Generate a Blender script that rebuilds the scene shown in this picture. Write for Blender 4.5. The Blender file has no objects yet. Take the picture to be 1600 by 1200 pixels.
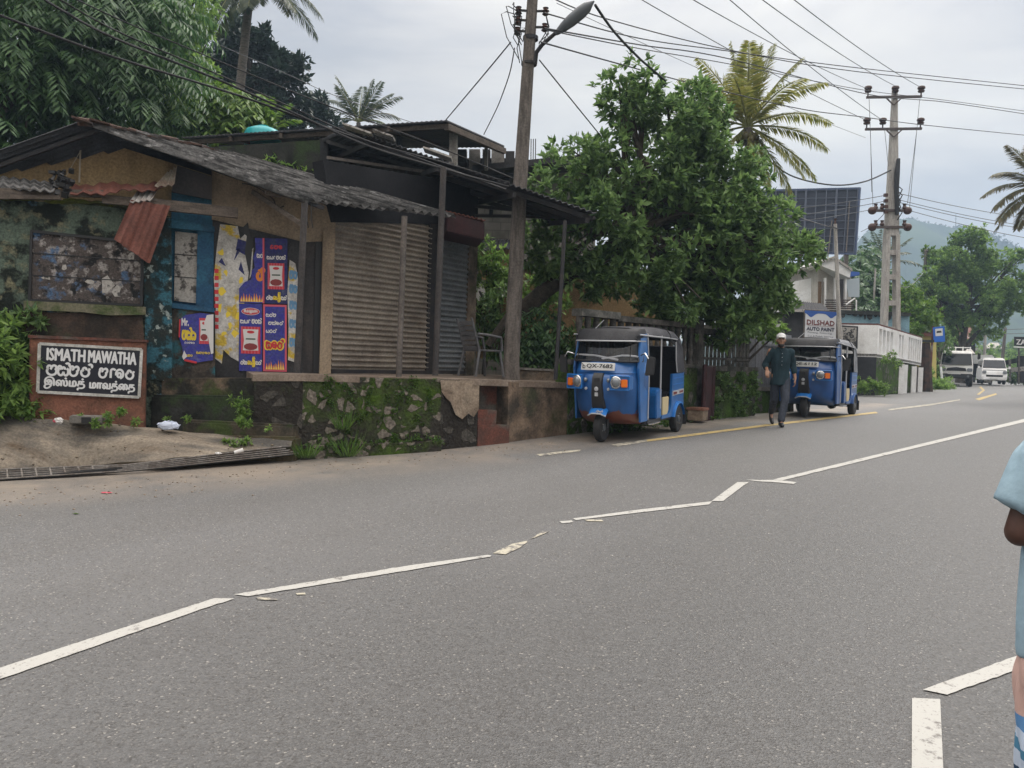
import bpy, bmesh, math, random, zlib
import numpy as np
from mathutils import Vector, Matrix
random.seed(7); rng = np.random.default_rng(7)
R = math.radians
S = bpy.context.scene
COL = S.collection
# ------------------------------------------------------------------ camera
FPX = 1250.0                      # focal length in pixels of the 1600 x 1200 photograph
PITCH = math.atan(34/1250); ROLL = 0.032
CAM = Vector((0, 0, 1.6))
_F = Vector((0, math.cos(PITCH), -math.sin(PITCH)))
_U0 = Vector((0, math.sin(PITCH), math.cos(PITCH))); _X = Vector((1, 0, 0))
_R = _X*math.cos(ROLL)+_U0*math.sin(ROLL); _U = -_X*math.sin(ROLL)+_U0*math.cos(ROLL)
cd = bpy.data.cameras.new('camera'); cam = bpy.data.objects.new('camera', cd); COL.objects.link(cam)
cam.matrix_world = Matrix(((_R.x, _U.x, -_F.x, CAM.x), (_R.y, _U.y, -_F.y, CAM.y), (_R.z, _U.z, -_F.z, CAM.z), (0, 0, 0, 1)))
cd.sensor_width = 36; cd.lens = 36*FPX/1600; cd.clip_start = .05; cd.clip_end = 5000
S.camera = cam
# ------------------------------------------------------------------ sky, sun, exposure
SUN_EL, SUN_AZ = 52.0, 40.0       # azimuth clockwise from +Y (towards the right of the view)
W = bpy.data.worlds.new('World'); S.world = W; W.use_nodes = True
wn, wl = W.node_tree.nodes, W.node_tree.links
wn.clear()
def WN(t, **k):
    n = wn.new(t)
    for a, b in k.items(): setattr(n, a, b)
    return n
wo = WN('ShaderNodeOutputWorld'); bg = WN('ShaderNodeBackground'); wl.new(bg.outputs[0], wo.inputs[0])
bg.inputs[1].default_value = 0.12
sky = WN('ShaderNodeTexSky'); sky.sky_type = 'NISHITA'; sky.sun_disc = False
sky.sun_elevation = R(SUN_EL); sky.sun_rotation = R(SUN_AZ); sky.air_density = 1.5; sky.dust_density = 3
tc = WN('ShaderNodeTexCoord'); sep = WN('ShaderNodeSeparateXYZ'); wl.new(tc.outputs['Generated'], sep.inputs[0])
mp = WN('ShaderNodeMapping'); mp.inputs['Scale'].default_value = (1.3, 1.3, 5.0); mp.inputs['Location'].default_value = (.3, .1, .2)
wl.new(tc.outputs['Generated'], mp.inputs[0])
nz = WN('ShaderNodeTexNoise'); nz.inputs['Scale'].default_value = 1.7; nz.inputs['Detail'].default_value = 7; nz.inputs['Roughness'].default_value = .52; nz.inputs['Distortion'].default_value = .35
wl.new(mp.outputs[0], nz.inputs[0])
cr = WN('ShaderNodeValToRGB'); wl.new(nz.outputs[0], cr.inputs[0])
e = cr.color_ramp.elements
e[0].position = .38; e[0].color = (3.55, 3.4, 3.45, 1); e[1].position = .64; e[1].color = (6.1, 5.65, 5.05, 1)
m_ = e.new(.5); m_.color = (4.95, 4.6, 4.32, 1)
zr = WN('ShaderNodeMapRange'); zr.interpolation_type = 'SMOOTHSTEP'
zr.inputs['From Min'].default_value = .32; zr.inputs['From Max'].default_value = 1; zr.inputs['To Min'].default_value = 1; zr.inputs['To Max'].default_value = 5.3
wl.new(sep.outputs[2], zr.inputs[0])
dt = WN('ShaderNodeVectorMath', operation='DOT_PRODUCT'); wl.new(tc.outputs['Generated'], dt.inputs[0]); dt.inputs[1].default_value = (math.sin(R(SUN_AZ)), math.cos(R(SUN_AZ)), 0)
ar = WN('ShaderNodeMapRange'); ar.inputs['From Min'].default_value = .45; ar.inputs['From Max'].default_value = 1; ar.inputs['To Min'].default_value = .92; ar.inputs['To Max'].default_value = 1.12; wl.new(dt.outputs['Value'], ar.inputs[0])
am = WN('ShaderNodeMath', operation='MULTIPLY'); wl.new(zr.outputs[0], am.inputs[0]); wl.new(ar.outputs[0], am.inputs[1])      # the cloud is brighter towards the veiled sun
vm = WN('ShaderNodeVectorMath', operation='SCALE'); wl.new(cr.outputs[0], vm.inputs[0]); wl.new(am.outputs[0], vm.inputs['Scale'])
mx = WN('ShaderNodeMixRGB'); mx.inputs[0].default_value = .95
wl.new(sky.outputs[0], mx.inputs[1]); wl.new(vm.outputs[0], mx.inputs[2]); wl.new(mx.outputs[0], bg.inputs[0])
sl = bpy.data.lights.new('sun', 'SUN'); sl.energy = 1.2; sl.angle = R(18); sl.color = (1, .96, .9)
so = bpy.data.objects.new('sun', sl); COL.objects.link(so)
_sd = Vector((math.sin(R(SUN_AZ))*math.cos(R(SUN_EL)), math.cos(R(SUN_AZ))*math.cos(R(SUN_EL)), math.sin(R(SUN_EL))))
so.rotation_euler = (-_sd).to_track_quat('-Z', 'Y').to_euler(); so.location = (0, 0, 60)
S.view_settings.view_transform = 'Standard'; S.view_settings.look = 'None'; S.view_settings.exposure = .36; S.view_settings.gamma = 1
S.cycles.max_bounces = 6; S.cycles.volume_bounces = 0; S.cycles.transparent_max_bounces = 8
# ------------------------------------------------------------------ geometry of the view
ANG = R(37.6); UX, UY = math.sin(ANG), math.cos(ANG)
Uv = Vector((UX, UY, 0)); Nv = Vector((-UY, UX, 0)); Z = Vector((0, 0, 1))
def ray(x, y): return _F+_R*((x-800)/FPX)+_U*((600-y)/FPX)
def P(x, y, d): return CAM+ray(x, y)*d
def st(s, t, z=0): return Uv*s+Nv*t+Z*z
def ST(p): return p.dot(Uv), p.dot(Nv)
_zs = [-400, -30, -10, 0, 4, 6.6, 9, 10.5, 14.5, 18, 30, 60, 100, 400]
_zv = [-2.5, -.9, -.32, 0, .10, .22, .37, .46, .58, .63, .75, 1.0, 1.2, 1.6]
def zr_(s):
    return sum(float(np.interp(s+k*.5, _zs, _zv)) for k in (-2, -1, 0, 1, 2))/5
def gnd(x, y, up=0):
    r = ray(x, y); z = .3
    for _ in range(30):
        d = (z-CAM.z)/r.z; p = CAM+r*d; z = zr_(p.dot(Uv))
    p = CAM+r*((z-CAM.z)/r.z); p.z += up; return p
def gz(p): return zr_(p.dot(Uv))
def plane_hit(x, y, o, n):
    r = ray(x, y); return CAM+r*((o-CAM).dot(n)/r.dot(n))
# ------------------------------------------------------------------ materials
def nodes(name):
    m = bpy.data.materials.new(name); m.use_nodes = True
    return m, m.node_tree.nodes, m.node_tree.links, m.node_tree.nodes['Principled BSDF']
def mat(name, c, rough=.8, c2=None, scale=4, detail=6, lo=.42, hi=.6, bump=0, bscale=40, metal=0, spec=.3, c3=None, s3=1.2, lo3=.5, hi3=.62, stretch=None, c4=None, s4=2, lo4=.55, hi4=.65, grain=.3, gs=34):
    """base colour c broken up by noise towards c2 and, in larger patches of wear, c3"""
    m, n, l, b = nodes(name)
    b.inputs['Roughness'].default_value = rough; b.inputs['Metallic'].default_value = metal; b.inputs['Specular IOR Level'].default_value = spec
    b.inputs['Base Color'].default_value = (*c, 1)
    t = n.new('ShaderNodeTexCoord'); src = t.outputs['Object']
    if stretch:
        k = n.new('ShaderNodeMapping'); k.inputs['Scale'].default_value = stretch; l.new(src, k.inputs[0]); src = k.outputs[0]
    last = None
    def layer(prev, col, sc, lo, hi, seed):
        z = n.new('ShaderNodeTexNoise'); z.noise_dimensions = '4D'; z.inputs['W'].default_value = seed
        z.inputs['Scale'].default_value = sc; z.inputs['Detail'].default_value = detail; z.inputs['Roughness'].default_value = .62; l.new(src, z.inputs['Vector'])
        r = n.new('ShaderNodeMapRange'); r.inputs['From Min'].default_value = lo; r.inputs['From Max'].default_value = hi; l.new(z.outputs[0], r.inputs[0])
        x = n.new('ShaderNodeMixRGB'); l.new(r.outputs[0], x.inputs[0]); x.inputs[2].default_value = (*col, 1)
        if prev is None: x.inputs[1].default_value = (*c, 1)
        else: l.new(prev, x.inputs[1])
        return x.outputs[0]
    if c2: last = layer(None, c2, scale, lo, hi, zlib.crc32(name.encode()) % 97*.37)
    if c3: last = layer(last, c3, s3, lo3, hi3, 5+len(name)*.71)
    if c4: last = layer(last, c4, s4, lo4, hi4, 11+len(name)*.37)
    if last is not None and grain:
        z = n.new('ShaderNodeTexNoise'); z.inputs['Scale'].default_value = gs; z.inputs['Detail'].default_value = 6; z.inputs['Roughness'].default_value = .7; l.new(t.outputs['Object'], z.inputs['Vector'])
        r = n.new('ShaderNodeMapRange'); r.inputs['From Min'].default_value = .33; r.inputs['From Max'].default_value = .67; r.inputs['To Min'].default_value = 1-grain; r.inputs['To Max'].default_value = 1+grain; l.new(z.outputs[0], r.inputs[0])
        f = n.new('ShaderNodeVectorMath'); f.operation = 'SCALE'; l.new(last, f.inputs[0]); l.new(r.outputs[0], f.inputs['Scale']); last = f.outputs[0]
    if last is not None: l.new(last, b.inputs['Base Color'])
    if bump:
        z = n.new('ShaderNodeTexNoise'); z.inputs['Scale'].default_value = bscale; z.inputs['Detail'].default_value = 5; l.new(src, z.inputs['Vector'])
        bb = n.new('ShaderNodeBump'); bb.inputs['Strength'].default_value = bump; bb.inputs['Distance'].default_value = .02
        l.new(z.outputs[0], bb.inputs['Height']); l.new(bb.outputs[0], b.inputs['Normal'])
    return m
def leafmat(name, c, c2, trans=.3, rough=.45):
    m, n, l, b = nodes(name)
    g = n.new('ShaderNodeNewGeometry'); r = n.new('ShaderNodeMixRGB'); l.new(g.outputs['Random Per Island'], r.inputs[0])
    r.inputs[1].default_value = (*c, 1); r.inputs[2].default_value = (*c2, 1)
    l.new(r.outputs[0], b.inputs['Base Color']); b.inputs['Roughness'].default_value = rough; b.inputs['Specular IOR Level'].default_value = .35
    tr = n.new('ShaderNodeBsdfTranslucent'); h = n.new('ShaderNodeHueSaturation'); h.inputs['Value'].default_value = 1.6; l.new(r.outputs[0], h.inputs['Color']); l.new(h.outputs[0], tr.inputs[0])
    x = n.new('ShaderNodeMixShader'); x.inputs[0].default_value = trans; l.new(b.outputs[0], x.inputs[1]); l.new(tr.outputs[0], x.inputs[2])
    l.new(x.outputs[0], n['Material Output'].inputs[0])
    return m
def stonemat(name, mortar, stone, moss, scale=3.2, mosslo=.45, mosshi=.6):
    m, n, l, b = nodes(name); b.inputs['Roughness'].default_value = .92; b.inputs['Specular IOR Level'].default_value = .15
    t = n.new('ShaderNodeTexCoord')
    nd = n.new('ShaderNodeTexNoise'); nd.inputs['Scale'].default_value = 5; l.new(t.outputs['Object'], nd.inputs[0])
    ad = n.new('ShaderNodeMixRGB'); ad.blend_type = 'ADD'; ad.inputs[0].default_value = .16; l.new(t.outputs['Object'], ad.inputs[1]); l.new(nd.outputs['Color'], ad.inputs[2])
    v = n.new('ShaderNodeTexVoronoi'); v.inputs['Scale'].default_value = scale; l.new(ad.outputs[0], v.inputs['Vector'])
    v2 = n.new('ShaderNodeTexVoronoi'); v2.feature = 'DISTANCE_TO_EDGE'; v2.inputs['Scale'].default_value = scale; l.new(ad.outputs[0], v2.inputs['Vector'])
    sp = n.new('ShaderNodeSeparateColor'); l.new(v.outputs['Color'], sp.inputs[0])
    # only some cells show bare stone
    a = n.new('ShaderNodeMath'); a.operation = 'GREATER_THAN'; a.inputs[1].default_value = .48; l.new(sp.outputs[0], a.inputs[0])
    ed = n.new('ShaderNodeMapRange'); ed.inputs['From Min'].default_value = .12; ed.inputs['From Max'].default_value = .16; l.new(v2.outputs['Distance'], ed.inputs[0])
    mu = n.new('ShaderNodeMath'); mu.operation = 'MULTIPLY'; l.new(a.outputs[0], mu.inputs[0]); l.new(ed.outputs[0], mu.inputs[1])
    z = n.new('ShaderNodeTexNoise'); z.inputs['Scale'].default_value = 1.1; z.inputs['Detail'].default_value = 8; z.inputs['Roughness'].default_value = .68; l.new(t.outputs['Object'], z.inputs[0])
    r = n.new('ShaderNodeMapRange'); r.inputs['From Min'].default_value = mosslo; r.inputs['From Max'].default_value = mosshi; l.new(z.outputs[0], r.inputs[0])
    fn = n.new('ShaderNodeTexNoise'); fn.inputs['Scale'].default_value = 28; fn.inputs['Detail'].default_value = 5; l.new(t.outputs['Object'], fn.inputs[0])
    mm = n.new('ShaderNodeMixRGB'); l.new(r.outputs[0], mm.inputs[0]); mm.inputs[1].default_value = (*mortar, 1); mm.inputs[2].default_value = (*moss, 1)
    sv = n.new('ShaderNodeMixRGB'); l.new(fn.outputs[0], sv.inputs[0]); sv.inputs[1].default_value = (*[q*.55 for q in stone], 1); sv.inputs[2].default_value = (*[q*1.25 for q in stone], 1)
    ms = n.new('ShaderNodeMixRGB'); l.new(mu.outputs[0], ms.inputs[0]); l.new(mm.outputs[0], ms.inputs[1]); l.new(sv.outputs[0], ms.inputs[2])
    fv = n.new('ShaderNodeMapRange'); fv.inputs['From Min'].default_value = .3; fv.inputs['From Max'].default_value = .7; fv.inputs['To Min'].default_value = .55; fv.inputs['To Max'].default_value = 1.35; l.new(fn.outputs[0], fv.inputs[0])
    f = n.new('ShaderNodeVectorMath'); f.operation = 'SCALE'; l.new(ms.outputs[0], f.inputs[0]); l.new(fv.outputs[0], f.inputs['Scale'])
    l.new(f.outputs[0], b.inputs['Base Color'])
    h = n.new('ShaderNodeMath'); h.operation = 'ADD'; l.new(mu.outputs[0], h.inputs[0]); l.new(fn.outputs[0], h.inputs[1])
    bb = n.new('ShaderNodeBump'); bb.inputs['Strength'].default_value = .8; bb.inputs['Distance'].default_value = .03; l.new(h.outputs[0], bb.inputs['Height']); l.new(bb.outputs[0], b.inputs['Normal'])
    return m
def brickmat(name, c1, c2, mortar, bw=.4, bh=.2, ax='XZ'):
    m, n, l, b = nodes(name); b.inputs['Roughness'].default_value = .9
    t = n.new('ShaderNodeTexCoord'); mpn = n.new('ShaderNodeMapping'); mpn.inputs['Rotation'].default_value = (R(90), 0, 0); l.new(t.outputs['Object'], mpn.inputs[0])
    k = n.new('ShaderNodeTexBrick'); k.inputs['Color1'].default_value = (*c1, 1); k.inputs['Color2'].default_value = (*c2, 1); k.inputs['Mortar'].default_value = (*mortar, 1)
    k.inputs['Scale'].default_value = 1; k.inputs['Brick Width'].default_value = bw; k.inputs['Row Height'].default_value = bh; k.inputs['Mortar Size'].default_value = .012
    l.new(mpn.outputs[0], k.inputs[0])
    z = n.new('ShaderNodeTexNoise'); z.inputs['Scale'].default_value = 2.5; z.inputs['Detail'].default_value = 8; l.new(t.outputs['Object'], z.inputs[0])
    fv = n.new('ShaderNodeMapRange'); fv.inputs['From Min'].default_value = .3; fv.inputs['From Max'].default_value = .7; fv.inputs['To Min'].default_value = .6; fv.inputs['To Max'].default_value = 1.2; l.new(z.outputs[0], fv.inputs[0])
    f = n.new('ShaderNodeVectorMath'); f.operation = 'SCALE'; l.new(k.outputs[0], f.inputs[0]); l.new(fv.outputs[0], f.inputs['Scale']); l.new(f.outputs[0], b.inputs['Base Color'])
    return m
M = {}
def plain(name, c, rough=.5, metal=0, spec=.5, coat=0):
    if name in M: return M[name]
    m, n, l, b = nodes(name); b.inputs['Base Color'].default_value = (*c, 1); b.inputs['Roughness'].default_value = rough
    b.inputs['Metallic'].default_value = metal; b.inputs['Specular IOR Level'].default_value = spec; b.inputs['Coat Weight'].default_value = coat
    M[name] = m; return m
# ------------------------------------------------------------------ objects
def tag(o, label=None, cat=None, group=None, kind=None):
    if label: o['label'] = label
    if cat: o['category'] = cat
    if group: o['group'] = group
    if kind: o['kind'] = kind
    return o
def thing(name, label, cat, loc=(0, 0, 0), rotz=0, group=None):
    o = bpy.data.objects.new(name, None); COL.objects.link(o); o.location = loc; o.rotation_euler = (0, 0, rotz); o.empty_display_size = .2
    return tag(o, label, cat, group)
class MB:
    def __init__(s): s.v = []; s.f = []
    def add(s, vs, fs):
        k = len(s.v); s.v += [tuple(v) for v in vs]; s.f += [tuple(i+k for i in f) for f in fs]; return s
    def box(s, c, size, rot=None):
        c = Vector(c); h = [q/2 for q in size]
        vs = [Vector((x*h[0], y*h[1], z*h[2])) for x in (-1, 1) for y in (-1, 1) for z in (-1, 1)]
        if rot is not None: vs = [rot @ v for v in vs]
        return s.add([c+v for v in vs], [(0, 1, 3, 2), (4, 6, 7, 5), (0, 4, 5, 1), (2, 3, 7, 6), (0, 2, 6, 4), (1, 5, 7, 3)])
    def bar(s, a, b, w, h, up=Z):
        a, b = Vector(a), Vector(b); d = (b-a).normalized(); r = d.cross(up)
        if r.length < 1e-4: r = d.cross(Vector((1, 0, 0)))
        r.normalize(); u = r.cross(d)
        vs = [p+r*(i*w/2)+u*(j*h/2) for p in (a, b) for i, j in ((-1, -1), (1, -1), (1, 1), (-1, 1))]
        return s.add(vs, [(0, 3, 2, 1), (4, 5, 6, 7), (0, 1, 5, 4), (1, 2, 6, 5), (2, 3, 7, 6), (3, 0, 4, 7)])
    def slab(s, pts, th):
        """closed prism: the polygon pts pushed along the vector th"""
        th = Vector(th); n = len(pts); pts = [Vector(p) for p in pts]
        return s.add(pts+[p+th for p in pts], [tuple(range(n)), tuple(range(2*n-1, n-1, -1))]+[(i, i+n, (i+1) % n+n, (i+1) % n) for i in range(n)])
    def tube(s, pts, rad, seg=8, caps=True):
        pts = [Vector(p) for p in pts]; rr = rad if hasattr(rad, '__len__') else [rad]*len(pts)
        vs = []; prev = None
        for i, p in enumerate(pts):
            d = (pts[min(i+1, len(pts)-1)]-pts[max(i-1, 0)]).normalized()
            a = prev if prev is not None else (Vector((0, 0, 1)) if abs(d.z) < .9 else Vector((1, 0, 0)))
            x = (a-d*a.dot(d)).normalized(); prev = x; y = d.cross(x)
            vs += [p+(x*math.cos(2*math.pi*k/seg)+y*math.sin(2*math.pi*k/seg))*rr[i] for k in range(seg)]
        fs = [(i*seg+k, i*seg+(k+1) % seg, (i+1)*seg+(k+1) % seg, (i+1)*seg+k) for i in range(len(pts)-1) for k in range(seg)]
        if caps: fs += [tuple(range(seg-1, -1, -1)), tuple(range((len(pts)-1)*seg, len(pts)*seg))]
        return s.add(vs, fs)
    def lathe(s, prof, o=(0, 0, 0), axis=Z, seg=16):
        o = Vector(o); axis = Vector(axis).normalized(); a = Vector((1, 0, 0)) if abs(axis.x) < .9 else Vector((0, 1, 0))
        x = (a-axis*a.dot(axis)).normalized(); y = axis.cross(x); vs = []
        for r, h in prof: vs += [o+axis*h+(x*math.cos(2*math.pi*k/seg)+y*math.sin(2*math.pi*k/seg))*max(r, 1e-4) for k in range(seg)]
        n = len(prof)
        fs = [(i*seg+k, i*seg+(k+1) % seg, (i+1)*seg+(k+1) % seg, (i+1)*seg+k) for i in range(n-1) for k in range(seg)]
        return s.add(vs, fs+[tuple(range(seg-1, -1, -1)), tuple(range((n-1)*seg, n*seg))])
    def loft(s, rings, closed=True, caps=True):
        n = len(rings[0]); vs = [p for r in rings for p in r]
        fs = [(i*n+k, i*n+(k+1) % n, (i+1)*n+(k+1) % n, (i+1)*n+k) for i in range(len(rings)-1) for k in range(n if closed else n-1)]
        if caps and closed: fs += [tuple(range(n-1, -1, -1)), tuple(range((len(rings)-1)*n, len(rings)*n))]
        return s.add(vs, fs)
    def ball(s, c, r, seg=12, rings=8, rot=None):
        c = Vector(c); r = r if hasattr(r, '__len__') else (r, r, r); vs = []
        for i in range(rings+1):
            a = math.pi*i/rings
            for k in range(seg):
                b = 2*math.pi*k/seg; q = Vector((r[0]*math.sin(a)*math.cos(b), r[1]*math.sin(a)*math.sin(b), r[2]*math.cos(a)))
                vs.append(c+(rot @ q if rot is not None else q))
        return s.add(vs, [(i*seg+k, (i+1)*seg+k, (i+1)*seg+(k+1) % seg, i*seg+(k+1) % seg) for i in range(rings) for k in range(seg)])
    def corr(s, p00, p10, p11, p01, waves, amp, th=.012, nv=2, jag=0, sub=4):
        """corrugated sheet: waves counted along p00->p10, ridges run p00->p01"""
        p00, p10, p11, p01 = map(Vector, (p00, p10, p11, p01)); nrm = (p10-p00).cross(p01-p00).normalized(); n = waves*sub+1; vs = []
        for off in (0, -th):
            for j in range(nv+1):
                for i in range(n):
                    u = i/(n-1); v = j/nv
                    q = (p00*(1-u)+p10*u)*(1-v)+(p01*(1-u)+p11*u)*v
                    vs.append(q+nrm*(amp*math.cos(2*math.pi*i/sub)+off+jag*math.sin(v*9+u*13)))
        k = n*(nv+1); fs = []; s.valley = getattr(s, 'valley', set()); f0 = len(s.f)
        for j in range(nv):
            for i in range(n-1):
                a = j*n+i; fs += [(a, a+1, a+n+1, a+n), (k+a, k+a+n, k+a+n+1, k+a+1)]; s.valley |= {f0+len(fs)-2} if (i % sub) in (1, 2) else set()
        for j in (0, nv):
            for i in range(n-1): a = j*n+i; fs.append((a, k+a, k+a+1, a+1) if j == 0 else (a, a+1, k+a+1, k+a))
        for j in range(nv):
            for i in (0, n-1): a = j*n+i; fs.append((a, a+n, k+a+n, k+a) if i == 0 else (a, k+a, k+a+n, a+n))
        return s.add(vs, fs)
    def build(s, name, m, parent=None, smooth=None, bevel=0, m2=None):
        me = bpy.data.meshes.new(name); o = bpy.data.objects.new(name, me)
        off = parent_world(parent) if parent is not None and not getattr(s, 'local', False) else None
        vs = s.v if off is None else [tuple(off @ Vector(v)) for v in s.v]
        me.from_pydata(vs, [], s.f); me.validate()
        if m is not None: me.materials.append(m)
        if m2 is not None:      # darker valleys of a corrugated sheet: shade between the ridges put into the colour
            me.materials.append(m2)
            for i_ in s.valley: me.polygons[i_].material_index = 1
        bm = bmesh.new(); bm.from_mesh(me); bmesh.ops.recalc_face_normals(bm, faces=bm.faces)
        if bevel: bmesh.ops.bevel(bm, geom=[e for e in bm.edges if e.is_manifold and e.calc_face_angle(0) > .5], offset=bevel, segments=2, affect='EDGES', clamp_overlap=True)
        bm.to_mesh(me); bm.free()
        if smooth is not None:
            for p in me.polygons: p.use_smooth = True
            me.set_sharp_from_angle(angle=R(smooth))
        COL.objects.link(o)
        if parent is not None: o.parent = parent
        return o
def parent_world(p):
    m = Matrix.Identity(4)
    while p is not None:
        m = (Matrix.Translation(p.location) @ p.rotation_euler.to_matrix().to_4x4()) @ m; p = p.parent
    return m.inverted()
class LB(MB):                      # vertices already in the parent's own space
    local = True
def struct(name, mb, m, smooth=None, label=None):
    o = mb.build(name, m, smooth=smooth); o['kind'] = 'structure'; o['label'] = label or name.replace('_', ' '); return o
# ---- marks and lettering on a flat quad
def text_polys(s, font_scale=1.0):
    cu = bpy.data.curves.new('t', 'FONT'); cu.body = s; cu.resolution_u = 2
    ob = bpy.data.objects.new('t', cu); COL.objects.link(ob); dg = bpy.context.evaluated_depsgraph_get()
    me = bpy.data.meshes.new_from_object(ob.evaluated_get(dg)); vs = [(v.co.x, v.co.y) for v in me.vertices]; fs = [tuple(p.vertices) for p in me.polygons]
    bpy.data.objects.remove(ob); bpy.data.curves.remove(cu); bpy.data.meshes.remove(me)
    return vs, fs
def A(cx, cy, rx, ry, a0, a1, n=14): return [(cx+rx*math.cos(R(a0+(a1-a0)*i/n)), cy+ry*math.sin(R(a0+(a1-a0)*i/n))) for i in range(n+1)]
GL = {  # rounded Sinhala letter shapes as strokes in a unit box
 'i': [A(.3, .62, .17, .17, -60, 250)+A(.52, .32, .42, .34, 150, 380), A(.72, .62, .2, .2, -70, 170)],
 's': [A(.2, .66, .13, .14, -80, 230)+A(.3, .32, .24, .32, 170, 360)+A(.76, .32, .22, .32, 180, 430), A(.54, .5, .14, .2, 0, 180)],
 'm': [A(.28, .68, .14, .14, -90, 200)+A(.42, .34, .34, .34, 160, 385), A(.7, .62, .16, .2, -90, 160)],
 't': [A(.4, .6, .16, .16, -20, 240)+A(.45, .34, .36, .34, 140, 390)+[(.86, .72)]],
 'v': [A(.46, .4, .36, .4, -80, 200), A(.42, .3, .18, .2, 0, 360)],
 'a': [[(.2, 0), (.2, .62)]+A(.42, .62, .22, .2, 180, 20)],
 'k': [A(.3, .4, .24, .38, 40, 330), A(.74, .36, .22, .36, -150, 170), [(.5, .1), (.5, .75)]],
 'l': [A(.46, .34, .38, .34, 100, 400), A(.5, .72, .2, .16, 150, -60)],
 'y': [A(.3, .4, .22, .4, 100, 370)+A(.72, .4, .22, .4, 190, 440)],
 'p': [A(.5, .36, .4, .36, 140, 400), A(.5, .36, .02, .2, 0, 180)],
 'r': [A(.45, .3, .28, .28, 90, 400), A(.5, .72, .2, .14, -20, 200)],
 '~': [A(.0, .92, .16, .14, -60, 160)],            # vowel-killer flag above the letter before
 'e': [A(.5, .4, .26, .36, 60, 350), A(.5, .4, .08, .12, 0, 360)]}
def glyph_strokes(word):
    x = 0; out = []
    for ch in word:
        if ch == ' ': x += .55; continue
        if ch == '~': out += [[(px+x-.12, py) for px, py in k] for k in GL['~']]; continue
        out += [[(px+x, py) for px, py in k] for k in GL[ch]]; x += .62 if ch == 'a' else 1.02
    return out, x
class Decal:
    """a flat quad (bottom-left, bottom-right, top-right, top-left as seen by the reader); marks lie a hair proud of it"""
    def __init__(s, bl, br, tr, tl, parent, gap=.004, local=False):
        s.q = [Vector(p) for p in (bl, br, tr, tl)]; s.n = (s.q[1]-s.q[0]).cross(s.q[3]-s.q[0]).normalized(); s.p = parent; s.k = 1; s.gap = gap; s.B = LB if local else MB
        s.w = (s.q[1]-s.q[0]).length; s.h = (s.q[3]-s.q[0]).length
    def at(s, u, v, k=None):
        a, b, c, d = s.q; return (a*(1-u)+b*u)*(1-v)+(d*(1-u)+c*u)*v+s.n*(s.gap*(s.k if k is None else k))
    def poly(s, pts, name, m, thick=None):
        o = s.B().slab([s.at(*p) for p in pts], -s.n*(s.gap*.8)).build(name, m, s.p); s.k += .25; return o
    def polys(s, plist, name, m):
        if name.endswith(('scrap', 'flap', 'edge', 'gap')):
            for pts in plist: s.B().slab([s.at(*p) for p in pts], -s.n*(s.gap*.8)).build(name, m, s.p)
            s.k += .25; return
        b = s.B()
        for pts in plist: b.slab([s.at(*p) for p in pts], -s.n*(s.gap*.8))
        o = b.build(name, m, s.p); s.k += .25; return o
    def rect(s, u0, v0, u1, v1, name, m): return s.poly([(u0, v0), (u1, v0), (u1, v1), (u0, v1)], name, m)
    def text(s, body, u0, v0, u1, v1, m, name='lettering', fit=True, heavy=0, slant=0):
        vs, fs = text_polys(body)
        if not vs: return
        xs = [v[0] for v in vs]; ys = [v[1] for v in vs]; x0, x1, y0, y1 = min(xs), max(xs), min(ys), max(ys)
        b = s.B()
        for dx, dy in (((0, 0),) if not heavy else ((-heavy, 0), (heavy, 0), (0, heavy*1.5), (0, -heavy*1.5))):
            b.add([s.at(u0+(u1-u0)*(v[0]-x0)/(x1-x0)+dx+slant*(v[1]-y0), v0+(v1-v0)*(v[1]-y0)/(y1-y0)+dy) for v in vs], fs); s.k += .02
        o = b.build(name, m, s.p); s.k += .25; return o
    def glyphs(s, word, u0, v0, u1, v1, m, wid=.16, name='lettering'):
        ks, W_ = glyph_strokes(word); b = s.B(); asp = ((u1-u0)*s.w/W_)/((v1-v0)*s.h)
        for k in ks:
            L = []; Rr = []
            for i, p in enumerate(k):
                a = k[max(i-1, 0)]; c = k[min(i+1, len(k)-1)]; dx, dy = (c[0]-a[0])*asp, c[1]-a[1]; q = math.hypot(dx, dy) or 1
                nx, ny = -dy/q*wid/2/asp, dx/q*wid/2
                L.append((p[0]+nx, p[1]+ny)); Rr.append((p[0]-nx, p[1]-ny))
            f = lambda p: s.at(u0+(u1-u0)*p[0]/W_, v0+(v1-v0)*p[1])
            n = len(k); b.add([f(p) for p in L]+[f(p) for p in Rr], [(i, i+1, n+i+1, n+i) for i in range(n-1)]); s.k += .004
        o = b.build(name, m, s.p); s.k += .2; return o
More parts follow.
